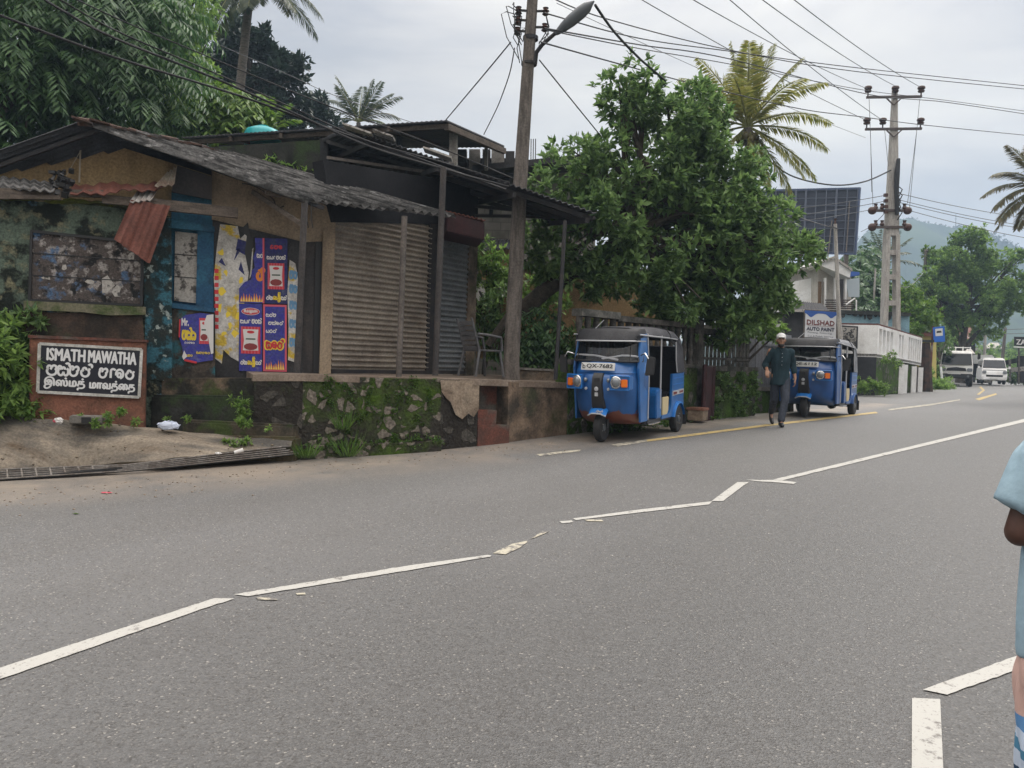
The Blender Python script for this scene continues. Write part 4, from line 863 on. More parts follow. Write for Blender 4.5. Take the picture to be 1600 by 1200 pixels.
for i in range(npk+1):
    p = x0.lerp(x1, i/npk)
    if pk is None: pk = LB().box((0, 0, .34), (.055, .055, .68)); pk.lathe([(.02, .68), (.045, .70), (.01, .75)], seg=8); pk = pk.build('picket', mat('mildewed_concrete', (.17, .165, .15), .95, (.05, .05, .045), 5, detail=9), FN); q = pk
    else: q = pk.copy(); COL.objects.link(q); q.parent = FN
    q.location = p+Z*1.64-FN.location
fbar(1088, 1168, 1.78, 1.83, .05, 'mid_rail', M['blackcon'], .04); fbar(1088, 1168, 2.16, 2.21, .05, 'mid_rail', M['blackcon'], .04)
MB().box(fx(1085)+Z*1.45, (.26, .26, 2.2), Matrix.Rotation(-ANG, 3, 'Z')).build('pillar', M['blackcon'], FN, bevel=.02)
ga_ = thing('maroon_gate_post', 'maroon steel gate leaf standing open beside the mossy wall', 'gate', fx(1084)-fn*.35+Z*.45)
a, b_ = fx(1077)-fn*.35, fx(1095)-fn*.3
MB().slab([a+Z*.5, b_+Z*.5, b_+Z*1.62, a+Z*1.66], fn*.05).build('panel', M['maroon'], ga_); mb = MB(); mb.bar(b_+Z*.5-fn*.01, b_+Z*1.64-fn*.01, .05, .05); mb.bar(a+Z*.5-fn*.01, a+Z*1.68-fn*.01, .05, .05); mb.build('frame', M['maroon'], ga_)
bb_ = thing('brick_block', 'reddish masonry block on the verge behind the front rickshaw', 'block', gnd(1090, 654))
MB().box(P(1090, 647, 15.2), (.30, .35, .24), Matrix.Rotation(-.5, 3, 'Z')).build('masonry', M['cream'], bb_, bevel=.012); MB().box(P(1090, 639, 15.2)+Z*.005, (.34, .39, .05), Matrix.Rotation(-.5, 3, 'Z')).build('cap_slab', M['redplinth'], bb_, bevel=.008)
# grey steel gate between the fence and the painter's sign
GT = thing('sheet_metal_gate', 'tall grey corrugated steel gate behind the walking man', 'gate', P(1200, 600, 18.6))
for i, (xa, xb) in enumerate(((1150, 1180), (1181, 1197), (1198, 1213), (1214, 1236))):
    d0, d1 = 17.9+i*.35, 18.25+i*.35
    MB().corr(P(xa, 600, d0), P(xb, 601, d1), P(xb, 515+i*3, d1), P(xa, 512+i*3, d0), 3, .012, th=.02).build('sheet', M['zinc'], GT, smooth=50)
mb = MB(); mb.bar(P(1150, 536, 17.85), P(1236, 541, 19.2), .05, .05); mb.bar(P(1150, 600, 17.85), P(1240, 604, 19.2), .06, .08); mb.build('frame', M['zinc'], GT)
lk = thing('low_step_wall', 'low mossy cement step at the foot of the grey steel gate', 'step', P(1195, 612, 18.2))
MB().slab([P(1166, 603, 17.7), P(1240, 607, 19), P(1240, 612, 19), P(1166, 610, 17.7)], Vector((-.3, .6, 0))).build('tread', M['concrete'], lk)
MB().slab([P(1168, 611, 17.75), P(1240, 612, 19.05), P(1240, 650, 19.05), P(1168, 650, 17.75)], Vector((-.3, .55, 0))).build('riser', M['hedgewall'], lk)
# ================================================================== right-hand cluster
TR = thing('white_terrace', 'raised terrace with a white slotted balustrade on a dark stone base', 'terrace', P(1385, 612, 32))
q0, q1, q2, q3, q4 = P(1300, 506, 31.0), P(1372, 508, 30.5), P(1397, 516, 32.2), P(1410, 519, 33.2), P(1441, 530, 36.5)
def hgt(p, y, d): return P((p.x/ (d)*FPX)+800, y, d).z
zT, zB, zG = 3.35, 2.28, .6
def wallseg(a, b_, z0, z1, w, name, m, parent=TR, z0b=None, z1b=None):
    d = (b_-a); nn = Vector((-d.y, d.x, 0)).normalized(); A_ = Vector((a.x, a.y, 0)); B_ = Vector((b_.x, b_.y, 0))
    return MB().slab([A_+Z*z0, B_+Z*(z0 if z0b is None else z0b), B_+Z*(z1 if z1b is None else z1b), A_+Z*z1], nn*w).build(name, m, parent)
zT = q1.z; zB = P(1372, 558, 30.5).z; zTe = q4.z+.05; zBe = P(1441, 571, 36.5).z
wallseg(q0, q1, zB, zT, .2, 'front_panel', M['white']); wallseg(q0, q1, zT, zT+.06, .26, 'coping', M['rust'])
wallseg(q1, q4, zB, zB+.16, .2, 'bottom_rail', M['white'], z0b=zBe, z1b=zBe+.16); wallseg(q1, q4, zT-.12, zT, .2, 'top_rail', M['white'], z0b=zTe-.12, z1b=zTe); wallseg(q1, q4, zT+.003, zT+.06, .24, 'coping', M['rust'], z0b=zTe, z1b=zTe+.05)
dv = q4-q1
def on(f): p = q1+dv*f; return Vector((p.x, p.y, 0)), zB+(zBe-zB)*f, zT+(zTe-zT)*f
for f0, f1 in ((0, .03), (.085, .105), (.16, .18), (.235, .255), (.31, .44), (.485, .505), (.545, .66), (.70, .715), (.755, .77), (.81, .825), (.865, .88), (.92, .935), (.97, 1)):
    a, za, ta = on(f0); b_, zb_, tb = on(f1); wallseg(a, b_, za+.15, ta-.11, .19, 'baluster' if f1-f0 < .04 else 'solid_panel', M['white'], z0b=zb_+.15, z1b=tb-.11)
wallseg(q1+Vector((-.2, .5, 0)), q4+Vector((-.2, .5, 0)), zB-.1, zT-.3, .1, 'inner_wall', M['darkstone'], z0b=zBe-.1, z1b=zTe-.3)
wallseg(q0, q1, zG, zB-.003, .3, 'stone_base', M['darkstone']); a, za, _ = on(0); b_, zb_, _ = on(.47); wallseg(a, b_, zG, za-.003, .3, 'stone_base', M['hedgewall'], z1b=zb_-.003)
for f in (.5, .58, .80, .97):
    a, za, _ = on(f); mb = MB(); mb.box(a+Z*((za+zG)/2-.05), (.22, .22, za-zG-.1)); mb.build('post', M['white'], TR)
a, za, _ = on(.5); b_, zb_, _ = on(1.0); wallseg(a+Vector((-.1, .6, 0)), b_+Vector((-.1, .6, 0)), zG, za-.05, .1, 'undercroft_wall', M['maroon'], z1b=zb_-.05)
a, za, _ = on(.66); b_, zb_, _ = on(.84); wallseg(a+Vector((-.02, .1, 0)), b_+Vector((-.02, .1, 0)), zG, za-.05, .1, 'undercroft_wall', M['hedgewall'], z1b=zb_-.05)
fl_ = MB().slab([Vector((q.x, q.y, zB+.12)) for q in (q0, q1)]+[Vector((q4.x, q4.y, zBe+.12)), Vector((q4.x-3, q4.y+2, zBe+.12)), Vector((q0.x-1, q0.y+6, zB+.12))], (0, 0, -.1)); fl_.build('deck', M['concrete'], TR)
# framed openwork panel on the white front wall
pf = MB().slab([P(1309, 508, 30.6), P(1340, 510, 30.3), P(1339, 545, 30.3), P(1308, 543, 30.6)], Vector((0, -.05, 0))); pf = pf.build('openwork_panel', M['black'], TR)
mb = MB().slab([P(1311, 510.5, 30.5), P(1337.5, 512, 30.2), P(1336.5, 543, 30.2), P(1310, 541.5, 30.5)], Vector((0, -.05, 0))); mb.build('lattice_ground', M['whiteboards'], pf)
mb = MB(); g_ = random.Random(3)
for i in range(26):
    x, y = g_.uniform(1313, 1335), g_.uniform(514, 539); a0 = g_.uniform(0, 6); mb.tube([P(x+2.6*math.cos(a0+k*.8), y+2.6*math.sin(a0+k*.8), 30.08) for k in range(5)], .02, 5)
mb.build('lattice', M['black'], pf)
# painter's signboard
DS = thing('auto_paint_signboard', 'white signboard with a blue wavy top advertising auto painting, above the far rickshaw', 'signboard', P(1283, 600, 27))
bl, br, tr_, tl = P(1255.5, 538, 27.2), P(1307, 541, 26.8), P(1308.5, 487.5, 26.8), P(1257.5, 484.5, 27.2)
nrm = (br-bl).cross(tl-bl).normalized()
MB().slab([bl, br, tr_, tl], -nrm*.05).build('board', plain('signwhite', (.66, .67, .70), .5), DS); mb = MB()
for a, b_ in ((bl, br), (br, tr_), (tr_, tl), (tl, bl)): mb.bar(a-nrm*.02, b_-nrm*.02, .05, .05, up=nrm)
for q in (bl.lerp(br, .12), bl.lerp(br, .88)): mb.bar(q-nrm*.08, Vector((q.x, q.y, .5))-nrm*.08, .06, .06)
mb.build('frame', M['pipe'], DS)
D = Decal(bl, br, tr_, tl, DS, .006)
wav = [(i/24, .84+.075*math.cos(i/24*2*math.pi*1.0+math.pi)*-1+.0) for i in range(25)]
D.poly([(0, .995), (0, .93)]+[(u, .905-.085*math.sin(math.pi*2*(u*1.0+.0)-math.pi*.0)*(1 if u < .5 else 1)*0+ (-.12*math.exp(-((u-.2)/.12)**2)-.12*math.exp(-((u-.82)/.12)**2))+.02) for u in np.linspace(0, 1, 29)]+[(1, .995)], 'blue_wave', plain('signblue', (.03, .10, .38), .5))
D.text('DILSHAD', .08, .585, .92, .725, plain('signmaroon', (.16, .035, .035), .6), heavy=.006); D.rect(.1, .555, .92, .562, 'rule', M['signmaroon'])
D.text('AUTO PAINT', .08, .42, .92, .515, plain('signdark', (.05, .05, .08), .6), heavy=.006); D.text('Painting, Tinkering,', .12, .325, .86, .385, M['signdark']); D.text('Cut & Polish, Interior', .12, .225, .90, .285, M['signdark']); D.text('All Repairs', .06, .13, .60, .19, M['signdark'])
# turquoise building, white upstairs house, roofs between them
TB = thing('turquoise_building', 'small flat-roofed building washed pale turquoise with black mould along its parapet', 'building', P(1375, 600, 38))
MB().slab([P(1312, 489, 36.5), P(1421, 492, 38), P(1421, 600, 38), P(1312, 600, 36.5)], Vector((-.4, 5, 0))).build('wall', M['turq'], TB)
mb = MB().slab([P(1308, 484, 36.3), P(1424, 488.5, 37.8), P(1424, 494, 37.8), P(1308, 490, 36.3)], Vector((-.4, 5.3, 0))); mb.build('parapet', M['mould'], TB)
mb = MB(); g_ = random.Random(5)
x = 1313
while x < 1418:
    w = g_.uniform(4, 11); h = g_.choice((3, 5, 8, 10)); f = (x-1312)/109; d = 36.5+1.5*f-.04; y0 = 489+3*f
    mb.slab([P(x, y0, d), P(x+w, y0+.3, d), P(x+w-1.5, y0+h*.8, d), P(x+w*.5, y0+h, d), P(x+1, y0+h*.6, d)], Vector((0, .015, 0))); x += w
mb.build('mould_stain', M['mould'], TB)
UH = thing('white_upstairs_house', 'white two-storey house with a balcony and a steep pale gable above the signboard', 'house', P(1300, 600, 42))
MB().slab([P(1240, 440, 43), P(1280, 432, 42), P(1280, 600, 42), P(1240, 600, 43)], Vector((-.3, 5, 0))).build('wall', M['white'], UH)
MB().slab([P(1278, 410, 41.5), P(1330, 432, 42.5), P(1330, 600, 42.5), P(1278, 600, 41.5)], Vector((-.3, 5, 0))).build('wall', mat('pale_house_wall', (.48, .45, .40), .85, (.38, .35, .31), 2), UH)
MB().slab([P(1272, 414, 41), P(1276, 409, 41), P(1304, 402, 41), P(1330, 421, 41), P(1328, 434, 41), P(1300, 422, 41), P(1280, 414, 41)], Vector((-.3, 1.5, 0))).build('gable_fascia', M['white'], UH)
MB().slab([P(1270, 413, 40.9), P(1304, 400, 40.9), P(1332, 420, 40.9), P(1332, 424, 40.9), P(1304, 404, 40.9), P(1270, 417, 40.9)], Vector((-.3, 5.5, 0))).build('roof', M['whiteboards'], UH)
for x0_, x1_ in ((1278, 1283), (1286, 1290)): MB().slab([P(x0_, 440, 41.4), P(x1_, 440, 41.4), P(x1_-.5, 480, 41.4), P(x0_-.5, 480, 41.4)], Vector((0, -.05, 0))).build('window', plain('amberglass', (.12, .07, .03), .2), UH)
MB().slab([P(1291, 435, 42), P(1322, 437, 42.4), P(1322, 478, 42.4), P(1291, 478, 42)], Vector((0, -.12, 0))).build('balcony_opening', M['darkdoor'], UH)
mb = MB()
for x in (1290, 1306, 1322): mb.slab([P(x-1.2, 434, 41.2), P(x+1.2, 434, 41.2), P(x+1, 482, 41.2), P(x-1.4, 482, 41.2)], Vector((0, .2, 0)))
mb.build('balcony_column', M['white'], UH)
mb = MB()
for i in range(26):
    for j in range(5): p = P(1290+i*1.75+(j % 2)*.8, 469+j*3.2, 41); mb.ball(p, (.03, .03, .042), 6, 4)
mb.build('balcony_screen', M['tile'], UH); MB().slab([P(1286, 484, 40.8), P(1338, 486, 40.8), P(1338, 491, 40.8), P(1286, 489, 40.8)], Vector((0, 1.2, 0))).build('balcony_slab', M['mould'], UH)
MB().slab([P(1329, 424, 41.5), P(1343, 425, 41.5), P(1343, 430, 41.5), P(1329, 432, 41.5)], Vector((0, 1, 0))).build('awning', M['signblue'], UH)
MB().slab([P(1322, 437, 41.3), P(1343, 434, 41.3), P(1343, 464, 41.3), P(1326, 464, 41.3)], Vector((0, .06, 0))).build('notice_board', plain('paleblue', (.40, .46, .50), .6), UH)
MB().tube([P(1322, 476, 39.5), P(1336, 466, 39.5), P(1338, 470, 39.5), P(1338, 490, 39.5)], .04, 6).build('handrail', M['white'], UH)
SHD = thing('dark_roofed_shed', 'low shed with a black sheet roof behind the auto paint signboard', 'shed', P(1262, 600, 29))
MB().corr(P(1228, 484, 28.6), P(1300, 490, 29.2), P(1283, 474, 32), P(1240, 470, 32), 14, .02).build('roof', M['darkmetal'], SHD, smooth=60)
MB().slab([P(1226, 486, 28.9), P(1300, 490, 29.3), P(1300, 610, 29.3), P(1226, 610, 28.9)], Vector((-.3, 2.5, 0))).build('wall', M['shadewall'], SHD); MB().bar(P(1224, 484.5, 28.5), P(1286, 486.5, 28.9), .06, .1).build('fascia', M['whiteboards'], SHD)
# billboard frame seen from behind
BB = thing('billboard', 'tall dark billboard seen from behind its steel lattice', 'billboard', P(1290, 600, 46))
B00, B10, B11, B01 = P(1150, 392, 47.5), P(1336, 396, 45), P(1343, 294.5, 45), P(1150, 299, 47.5)
nb_ = (B10-B00).cross(B01-B00).normalized()
MB().slab([B00, B10, B11, B01], -nb_*.08).build('panel', mat('billboard_back', (.045, .052, .075), .6, (.035, .04, .06), .6), BB)
mb = MB(); bil = lambda u, v: (B00*(1-u)+B10*u)*(1-v)+(B01*(1-u)+B11*u)*v+nb_*.05
for v in np.linspace(.02, .98, 9): mb.bar(bil(0, v), bil(1, v), .035, .035)
mb.build('horizontal_rail', plain('latticeblue', (.085, .10, .14), .5), BB); mb = MB()
for u in np.linspace(.01, .99, 13): mb.bar(bil(u, 0)+nb_*.04, bil(u, 1)+nb_*.04, .05 if int(u*12) % 3 else .11, .05)
mb.build('vertical_rail', M['latticeblue'], BB); mb = MB(); mb.bar(bil(1, -.02), bil(1, 1.01), .12, .12); mb.bar(bil(0, 1.0), bil(1.005, 1.0), .1, .1); mb.bar(bil(.5, -.01), bil(1.01, -.01), .1, .1); mb.build('frame', plain('frameblue', (.06, .085, .16), .5), BB)
for u in (.55, .72, .93): MB().bar(bil(u, 0)-nb_*.1, Vector((bil(u, 0).x, bil(u, 0).y, .5))-nb_*.1, .2, .2).build('support_post', M['pipe'], BB)
mb = MB(); mb.bar(bil(.93, .0)+nb_*.5, bil(.93, .8)+nb_*.06, .05, .05); mb.bar(bil(.78, -.3)+nb_*.7, bil(.80, .5)+nb_*.06, .05, .05); mb.build('brace', M['pipe'], BB)
# yellow hut, ruined pillar
YH = thing('yellow_hut', 'yellow roadside hut behind the bus stop sign', 'hut', P(1455, 595, 46)); MB().slab([P(1436, 524, 45.5), P(1463, 526, 46), P(1463, 600, 46), P(1436, 600, 45.5)], Vector((0, 3, 0))).build('wall', plain('yellowwall', (.50, .42, .14), .8), YH); MB().slab([P(1433, 520, 45), P(1466, 522, 45.5), P(1466, 526, 45.5), P(1433, 525, 45)], Vector((0, 4, .6))).build('roof', M['rust'], YH)
RP = thing('laterite_pillar', 'eroded red-brown pillar at the end of the white terrace', 'pillar', P(1446, 612, 37.6)); MB().tube([P(1446, 612, 37.6), P(1446, 575, 37.6), P(1446, 536, 37.6)], [.32, .27, .2], 9).build('shaft', M['tile'], RP); MB().box(P(1447, 533, 37.6), (.5, .5, .12)).build('cap', M['mould'], RP)
# ================================================================== utility poles and lamps
UP = thing('utility_pole', 'weathered grey concrete utility pole rising through the canopy, with a street lamp arm', 'utility pole', P(797, 598, 12.1))
pb, pm, pt_ = P(798, 594, 13.1), P(812.5, 291, 13.1), P(836, -60, 13.1)
def ring(p, hx, hy): return [p+Vector((a*hx, b*hy, 0)) for a, b in ((-1, -.7), (-.7, -1), (.7, -1), (1, -.7), (1, .7), (.7, 1), (-.7, 1), (-1, .7))]
MB().loft([ring(pb, .15, .16), ring(pb+Z*.3, .13, .14), ring(pb.lerp(pm, .7), .118, .125), ring(pm, .115, .12), ring(pm.lerp(pt_, .5), .098, .105), ring(pt_, .08, .085)]).build('shaft', M['polec'], UP)
def onp(y): f = (594-y)/654; return pb.lerp(pt_, f)
for sx, y in ((-1, 20), (-1, 35), (-1, 52), (1, 20), (1, 45)):
    c = onp(y)+Vector((sx*.22, -.08, 0)); ib = MB(); ib.lathe([(.035, -.07), (.06, -.05), (.035, -.02), (.062, .0), (.035, .03), (.05, .05)], c, seg=10); ib.build('insulator', M['insul'], UP, smooth=40)
    MB().bar(onp(y)+Vector((0, -.06, 0)), c, .03, .03).build('bracket', M['darkmetal'], UP)
MB().lathe([(.125, -.03), (.125, .03)], onp(60), seg=14).build('band', M['darkmetal'], UP); MB().lathe([(.13, -.02), (.13, .02)], onp(100), seg=14).build('band', M['darkmetal'], UP)
arm = [P(836, 100, 12.95), P(838, 82, 12.9), P(847, 70, 12.85), P(870, 50, 12.75)]
la = MB().tube(arm, [.035, .035, .033, .03], 8).build('lamp_arm', M['darkmetal'], UP, smooth=60)
mb = MB(); h0, h1 = P(868, 53, 12.75), P(928, 2, 12.5); ax = (h1-h0).normalized(); mb.lathe([(.03, 0), (.045, .04), (.075, .16), (.095, .3), (.10, .5), (.085, .62), (.04, .70), (.01, .76)], h0, ax, 14); mb.build('lamp_head', plain('lampgrey', (.10, .11, .12), .45), UP, smooth=50)
mb = MB()
def sag(a, b_, s, n=14): a, b_ = Vector(a), Vector(b_); return [a.lerp(b_, i/n)-Z*(s*4*(i/n)*(1-i/n)) for i in range(n+1)]
g_ = random.Random(11)
for k in range(9):
    a = onp(g_.uniform(18, 60))+Vector((-.18, -.12, 0)); b_ = a+Vector((g_.uniform(-.35, .1), g_.uniform(-.1, .1), g_.uniform(-.1, .25))); c = onp(g_.uniform(40, 110))+Vector((g_.uniform(-.2, -.1), -.13, 0)); mb.tube([a, (a+b_)/2+Vector((-.08, 0, .05)), b_, (b_+c)/2+Vector((-.06, 0, 0)), c], .008, 5)
for k in range(4):
    a = onp(g_.uniform(15, 50))+Vector((.2, -.1, 0)); c = onp(g_.uniform(60, 100))+Vector((.14, -.13, 0)); mb.tube([a, (a+c)/2+Vector((.12, 0, .0)), c], .008, 5)
mb.build('wire_loop', M['wire'], UP)
HP = thing('high_voltage_pole', 'tall pale concrete power pole with four crossarms of brown insulators', 'utility pole', P(1390, 600, 36))
hb, hm, ht = P(1389, 600, 36), P(1393, 362, 36), P(1398, 138, 36)
MB().loft([ring(hm-Z*.2, .30, .2), ring(hm.lerp(ht, .5), .19, .15), ring(ht, .10, .10)]).build('shaft', M['polel'], HP)
mb = MB()
for sx in (-1, 1): mb.slab([hm+Vector((sx*.21-.09, -.2, -.15)), hm+Vector((sx*.21+.09, -.2, -.15)), hb+Vector((sx*.33+.1, -.25, 0)), hb+Vector((sx*.33-.1, -.25, 0))], Vector((0, .4, 0)))
for f in (.14, .3, .47, .64, .82): p = hm.lerp(hb, f); mb.box(p, (.36+.28*f, .36, .22))
mb.build('ladder_leg', M['polel'], HP)
def crossarm(y, x0_, x1_, ins, d=36, thick=.10, small=False):
    a, b_ = P(x0_, y, d-.15), P(x1_, y-1 if not small else y, d-.15); MB().bar(a, b_, thick, thick).build('crossarm', plain('armbrown', (.075, .055, .05), .7), HP)
    for x in ins:
        c = P(x, y, d-.15)+Z*.05; b2 = MB(); b2.lathe([(.03, 0), (.03, .16), (.13, .18), (.15, .24), (.09, .27), (.17, .34), (.15, .42), (.06, .46)], c, seg=12); b2.build('insulator', M['insul'], HP, smooth=40)
crossarm(152, 1354, 1440, (1356, 1398.5, 1439)); crossarm(202, 1352, 1440, (1354, 1379, 1438)); mb = MB()
for y, y2 in ((152, 164), (202, 214)):
    mb.bar(P(1385, y+1, 35.8), P(1396, y2, 35.8), .05, .05); mb.bar(P(1409, y+1, 35.8), P(1397, y2, 35.8), .05, .05)
mb.build('arm_brace', M['armbrown'], HP)
for y in (329, 355):
    a, b_ = P(1363, y, 35.8), P(1418, y, 35.8); MB().bar(a, b_, .11, .11).build('crossarm', M['armbrown'], HP)
    for p in (a, b_): MB().ball(p, (.20, .16, .18), 10, 7).build('insulator', M['insul'], HP, smooth=60); 
    for x in (1368, 1378, 1413): MB().lathe([(.03, 0), (.11, .12), (.06, .22), (.09, .3)], P(x, y, 35.8), seg=10).build('insulator', M['insul'], HP, smooth=40)
for i, y in enumerate((305, 314, 323, 331)): MB().box(P(1384, y, 35.7), (.16, .12, .14)).build('wire_clamp', M['insul'], HP)
mb = MB(); mb.tube([P(1404, 248, 35.7), P(1402, 270, 35.7), P(1401, 300, 35.7), P(1402, 335, 35.7)], [.08, .12, .1, .08], 7); g_ = random.Random(2)
for k in range(5): mb.tube([P(1402, 290+k*8, 35.7), P(1407+g_.uniform(0, 3), 296+k*9, 35.6), P(1402, 312+k*8, 35.7)], .025, 5)
mb.build('wire_loop', M['wire'], HP)
SP = thing('thin_service_pole', 'slim grey pole standing right beside the auto paint signboard', 'pole', P(1313, 600, 26.4)); MB().tube([P(1315, 560, 26.4), P(1310, 480, 26.4), P(1305, 350, 26.4)], [.078, .07, .055], 10).build('shaft', M['polel'], SP, smooth=60)
MB().bar(P(1296, 353, 26.3), P(1310, 358, 26.3), .04, .04).build('crossarm', M['wiregrey'], SP); MB().lathe([(.05, 0), (.03, .1), (.05, .18)], P(1305, 350, 26.4), seg=8).build('insulator', M['insul'], SP)
for i, (x0_, y0_, x1_, y1_, d, r, lab) in enumerate(((1447, 390, 1441, 470, 60, .14, 'dark leaning pole with leaves at its tip in front of the broad tree'), (1368, 420, 1362, 500, 48, .07, 'thin white curved pole behind the turquoise building'), (1540, 515, 1536, 596, 74, .14, 'pale lattice-legged pole behind the oncoming van'), (1571, 512, 1563, 590, 78, .16, 'dark wooden pole leaning right beyond the oncoming van'))):
    t_ = thing('roadside_pole', lab, 'pole', P(x1_, y1_, d)); a, b_ = P(x0_, y0_, d), P(x1_, y1_, d); b_ = Vector((b_.x, b_.y, min(b_.z, 1.0)))
    MB().tube([b_, a], [r*1.2, r*.8], 8).build('shaft', M['polel'] if i in (1, 2) else M['polec'], t_, smooth=60); MB().lathe([(r, -.1), (r*.3, .05)], a, seg=8).build('cap', M['concrete'], t_)
    if i == 2: MB().bar(a+Vector((-.5, 0, -.6)), a+Vector((.5, 0, -.6)), .1, .1).build('crossarm', M['armbrown'], t_)
# ================================================================== far houses, dark sign, hill, haze
for i, (x0_, x1_, yr, ye, yb_, d, m_, lab) in enumerate(((1476, 1524, 512, 530, 600, 72, M['shadewall'], 'low house with a brown roof under the broad tree'), (1541, 1562, 537, 543, 560, 110, M['whiteboards'], 'small far house with a pale roof in the trees beyond the van'), (1500, 1520, 548, 553, 600, 66, M['whiteboards'], 'parked white lorry-box shed behind the white truck'))):
    t_ = thing('far_house', lab, 'house', P((x0_+x1_)/2, 595, d))
    MB().slab([P(x0_, ye, d), P(x1_, ye, d), P(x1_, yb_, d), P(x0_, yb_, d)], Vector((0, 5, 0))).build('wall', m_, t_)
    MB().slab([P(x0_-4, ye+2, d-.6), P(x1_+4, ye+2, d-.6), P(x1_-2, yr, d+3), P(x0_+6, yr, d+3)], Vector((0, .05, .15))).build('roof', M['rust'] if i == 0 else M['whiteboards'], t_)
ZS = thing('black_roadside_sign', 'black signboard with white letters and a white underline at the far right roadside', 'signboard', P(1592, 596, 60))
bl, br, tr_, tl = P(1585.5, 540, 60), P(1625, 542, 60), P(1625, 527, 60), P(1585.5, 526, 60)
MB().slab([bl, br, tr_, tl], Vector((0, .1, 0))).build('board', M['black'], ZS); mb = MB(); mb.slab([P(1585, 541, 59.95), P(1625, 543, 59.95), P(1625, 545, 59.95), P(1585, 543, 59.95)], Vector((0, .1, 0))); mb.build('white_edge', M['white'], ZS); mb = MB()
for x in (1592, 1618): mb.bar(P(x, 542, 60.2), P(x, 600, 60.2), .1, .1)
mb.build('post', M['pipe'], ZS)
D = Decal(bl, br, tr_, tl, ZS, .02); D.text('ZAM', .06, .15, .62, .7, M['white'], heavy=.008)
WB = thing('grey_fence_rail', 'grey guard rail and low wall at the far right verge beside the van', 'guard rail', P(1590, 595, 62)); MB().bar(P(1570, 567, 62), P(1640, 553, 60), .1, .35).build('rail', M['mould'], WB); MB().bar(P(1580, 578, 61), P(1650, 572, 59), .1, .35).build('rail', M['whiteboards'], WB)
for x in (1578, 1598): MB().bar(P(x, 562, 61.5), P(x, 596, 61.5), .14, .14).build('post', M['concrete'], WB)
MB().slab([P(1594, 556, 61), P(1650, 556, 61), P(1650, 598, 61), P(1594, 598, 61)], Vector((0, .4, 0))).build('wall', M['shadewall'], WB)
px = [900, 1150, 1300, 1340, 1375, 1410, 1440, 1480, 1510, 1540, 1600, 1680, 1780, 1950, 2300]; py = [560, 520, 430, 370, 357, 345, 349, 359, 364, 372, 396, 430, 452, 480, 560]
HX = np.linspace(900, 2300, 220); vs = []; nr = 40; rs_ = np.random.default_rng(4)
hn = rs_.normal(size=(220, nr))
for i, x in enumerate(HX):
    y = float(np.interp(x, px, py)); pc = P(x, y, 620)
    for j in range(nr):
        v = j/(nr-1); d = 330+ (620-330)*v if v <= .8 else 562+ (v-.8)*700
        vv = min(1, v/.8) if v <= .8 else 1
        base = P(x, 580, 330+232*vv); q = CAM+ray(x, y)*562
        f = vv**1.15*(1-.06*math.sin(vv*9+x*.02)) if v <= .8 else max(0, 1-(v-.8)*3)
        if .78 < v <= .81: f = 1
        zz = -1+(q.z+1)*f+hn[i, j]*.35+2.2*math.sin(x*.045+vv*5)*vv*(1-vv)*2
        px_ = CAM+ray(x, 580)*d; vs.append((px_.x, px_.y, zz))
mb = MB().add(vs, [(i*nr+j, (i+1)*nr+j, (i+1)*nr+j+1, i*nr+j+1) for i in range(219) for j in range(nr-1)])
struct('hill', mb, M['hill'], smooth=180, label='wooded hill in the distance')
g_ = np.random.default_rng(9); bl_ = []
for k in range(150):
    x = g_.uniform(1330, 1640); y = float(np.interp(x, px, py)); q = CAM+ray(x, y)*562
    if x < 1400 and g_.random() < .55: continue
    h = g_.uniform(.6, 2.2) if x < 1470 else g_.uniform(1.2, 3.6); bl_.append((tuple(q+Vector((0, g_.uniform(-6, 6), h*.4))), (h*1.1, h*1.1, h)))
o = leaf_mesh('hill_trees', crown(bl_, 9000, 1.0, .6, k=6, g=g_, sub=5), M['leaf_dark']); tag(o, 'line of small trees along the crest of the far hill', 'trees', kind='stuff')
AN = thing('antenna_mast', 'thin antenna mast on the crest of the far hill', 'mast', P(1493, 362, 560)); MB().tube([P(1493, 366, 560), P(1493.5, 335, 560)], [.35, .2], 6).build('mast', M['wiregrey'], AN); MB().bar(P(1491.5, 342, 560), P(1495, 342, 560), .4, .3).build('crossbar', M['wiregrey'], AN)
hz = MB().box((120, 395, 75), (1600, 1000, 160)).build('haze', None); hz['kind'] = 'stuff'; hz['label'] = 'pale humid haze in the air'
m, n, l, b = nodes('haze_air'); n.remove(b); v = n.new('ShaderNodeVolumePrincipled'); v.inputs['Color'].default_value = (.56, .76, 1, 1); v.inputs['Density'].default_value = .00105; v.inputs['Anisotropy'].default_value = .35
l.new(v.outputs[0], n['Material Output'].inputs['Volume']); hz.data.materials.append(m)
# ================================================================== trees and plants
def B(x, y, d, r, sq=1): c = P(x, y, d); return (tuple(c), (r, r, r*sq))
def gen(k): return np.random.default_rng(k)
# big broad-leaved tree over the fence
blobs = [B(985, 165, 15.4, .75), B(1060, 215, 15.6, 1.05), B(1102, 192, 16, .62), B(1000, 270, 15.2, 1.1), B(1100, 300, 15.6, 1.2), B(900, 280, 14.9, .75), B(880, 345, 15, .75), B(960, 365, 15, 1.0), B(1060, 385, 15.2, 1.2), B(1170, 380, 15.8, 1.2), B(1192, 335, 16, .6), B(1222, 402, 16, .62), B(1262, 385, 16.3, .42), B(1150, 460, 15.6, .9), B(1060, 465, 15.2, .8), B(1200, 452, 16, .62), B(870, 405, 14.9, .62), B(940, 430, 15, .6), B(1172, 268, 16, .5), B(1115, 510, 16.2, .5), B(930, 235, 15.3, .35), B(985, 140, 15.3, .3), B(1020, 440, 16.4, .8), B(1100, 445, 16.6, .9), B(1050, 495, 16.5, .5), B(960, 320, 16.3, .8), B(1085, 150, 15.7, .35)]
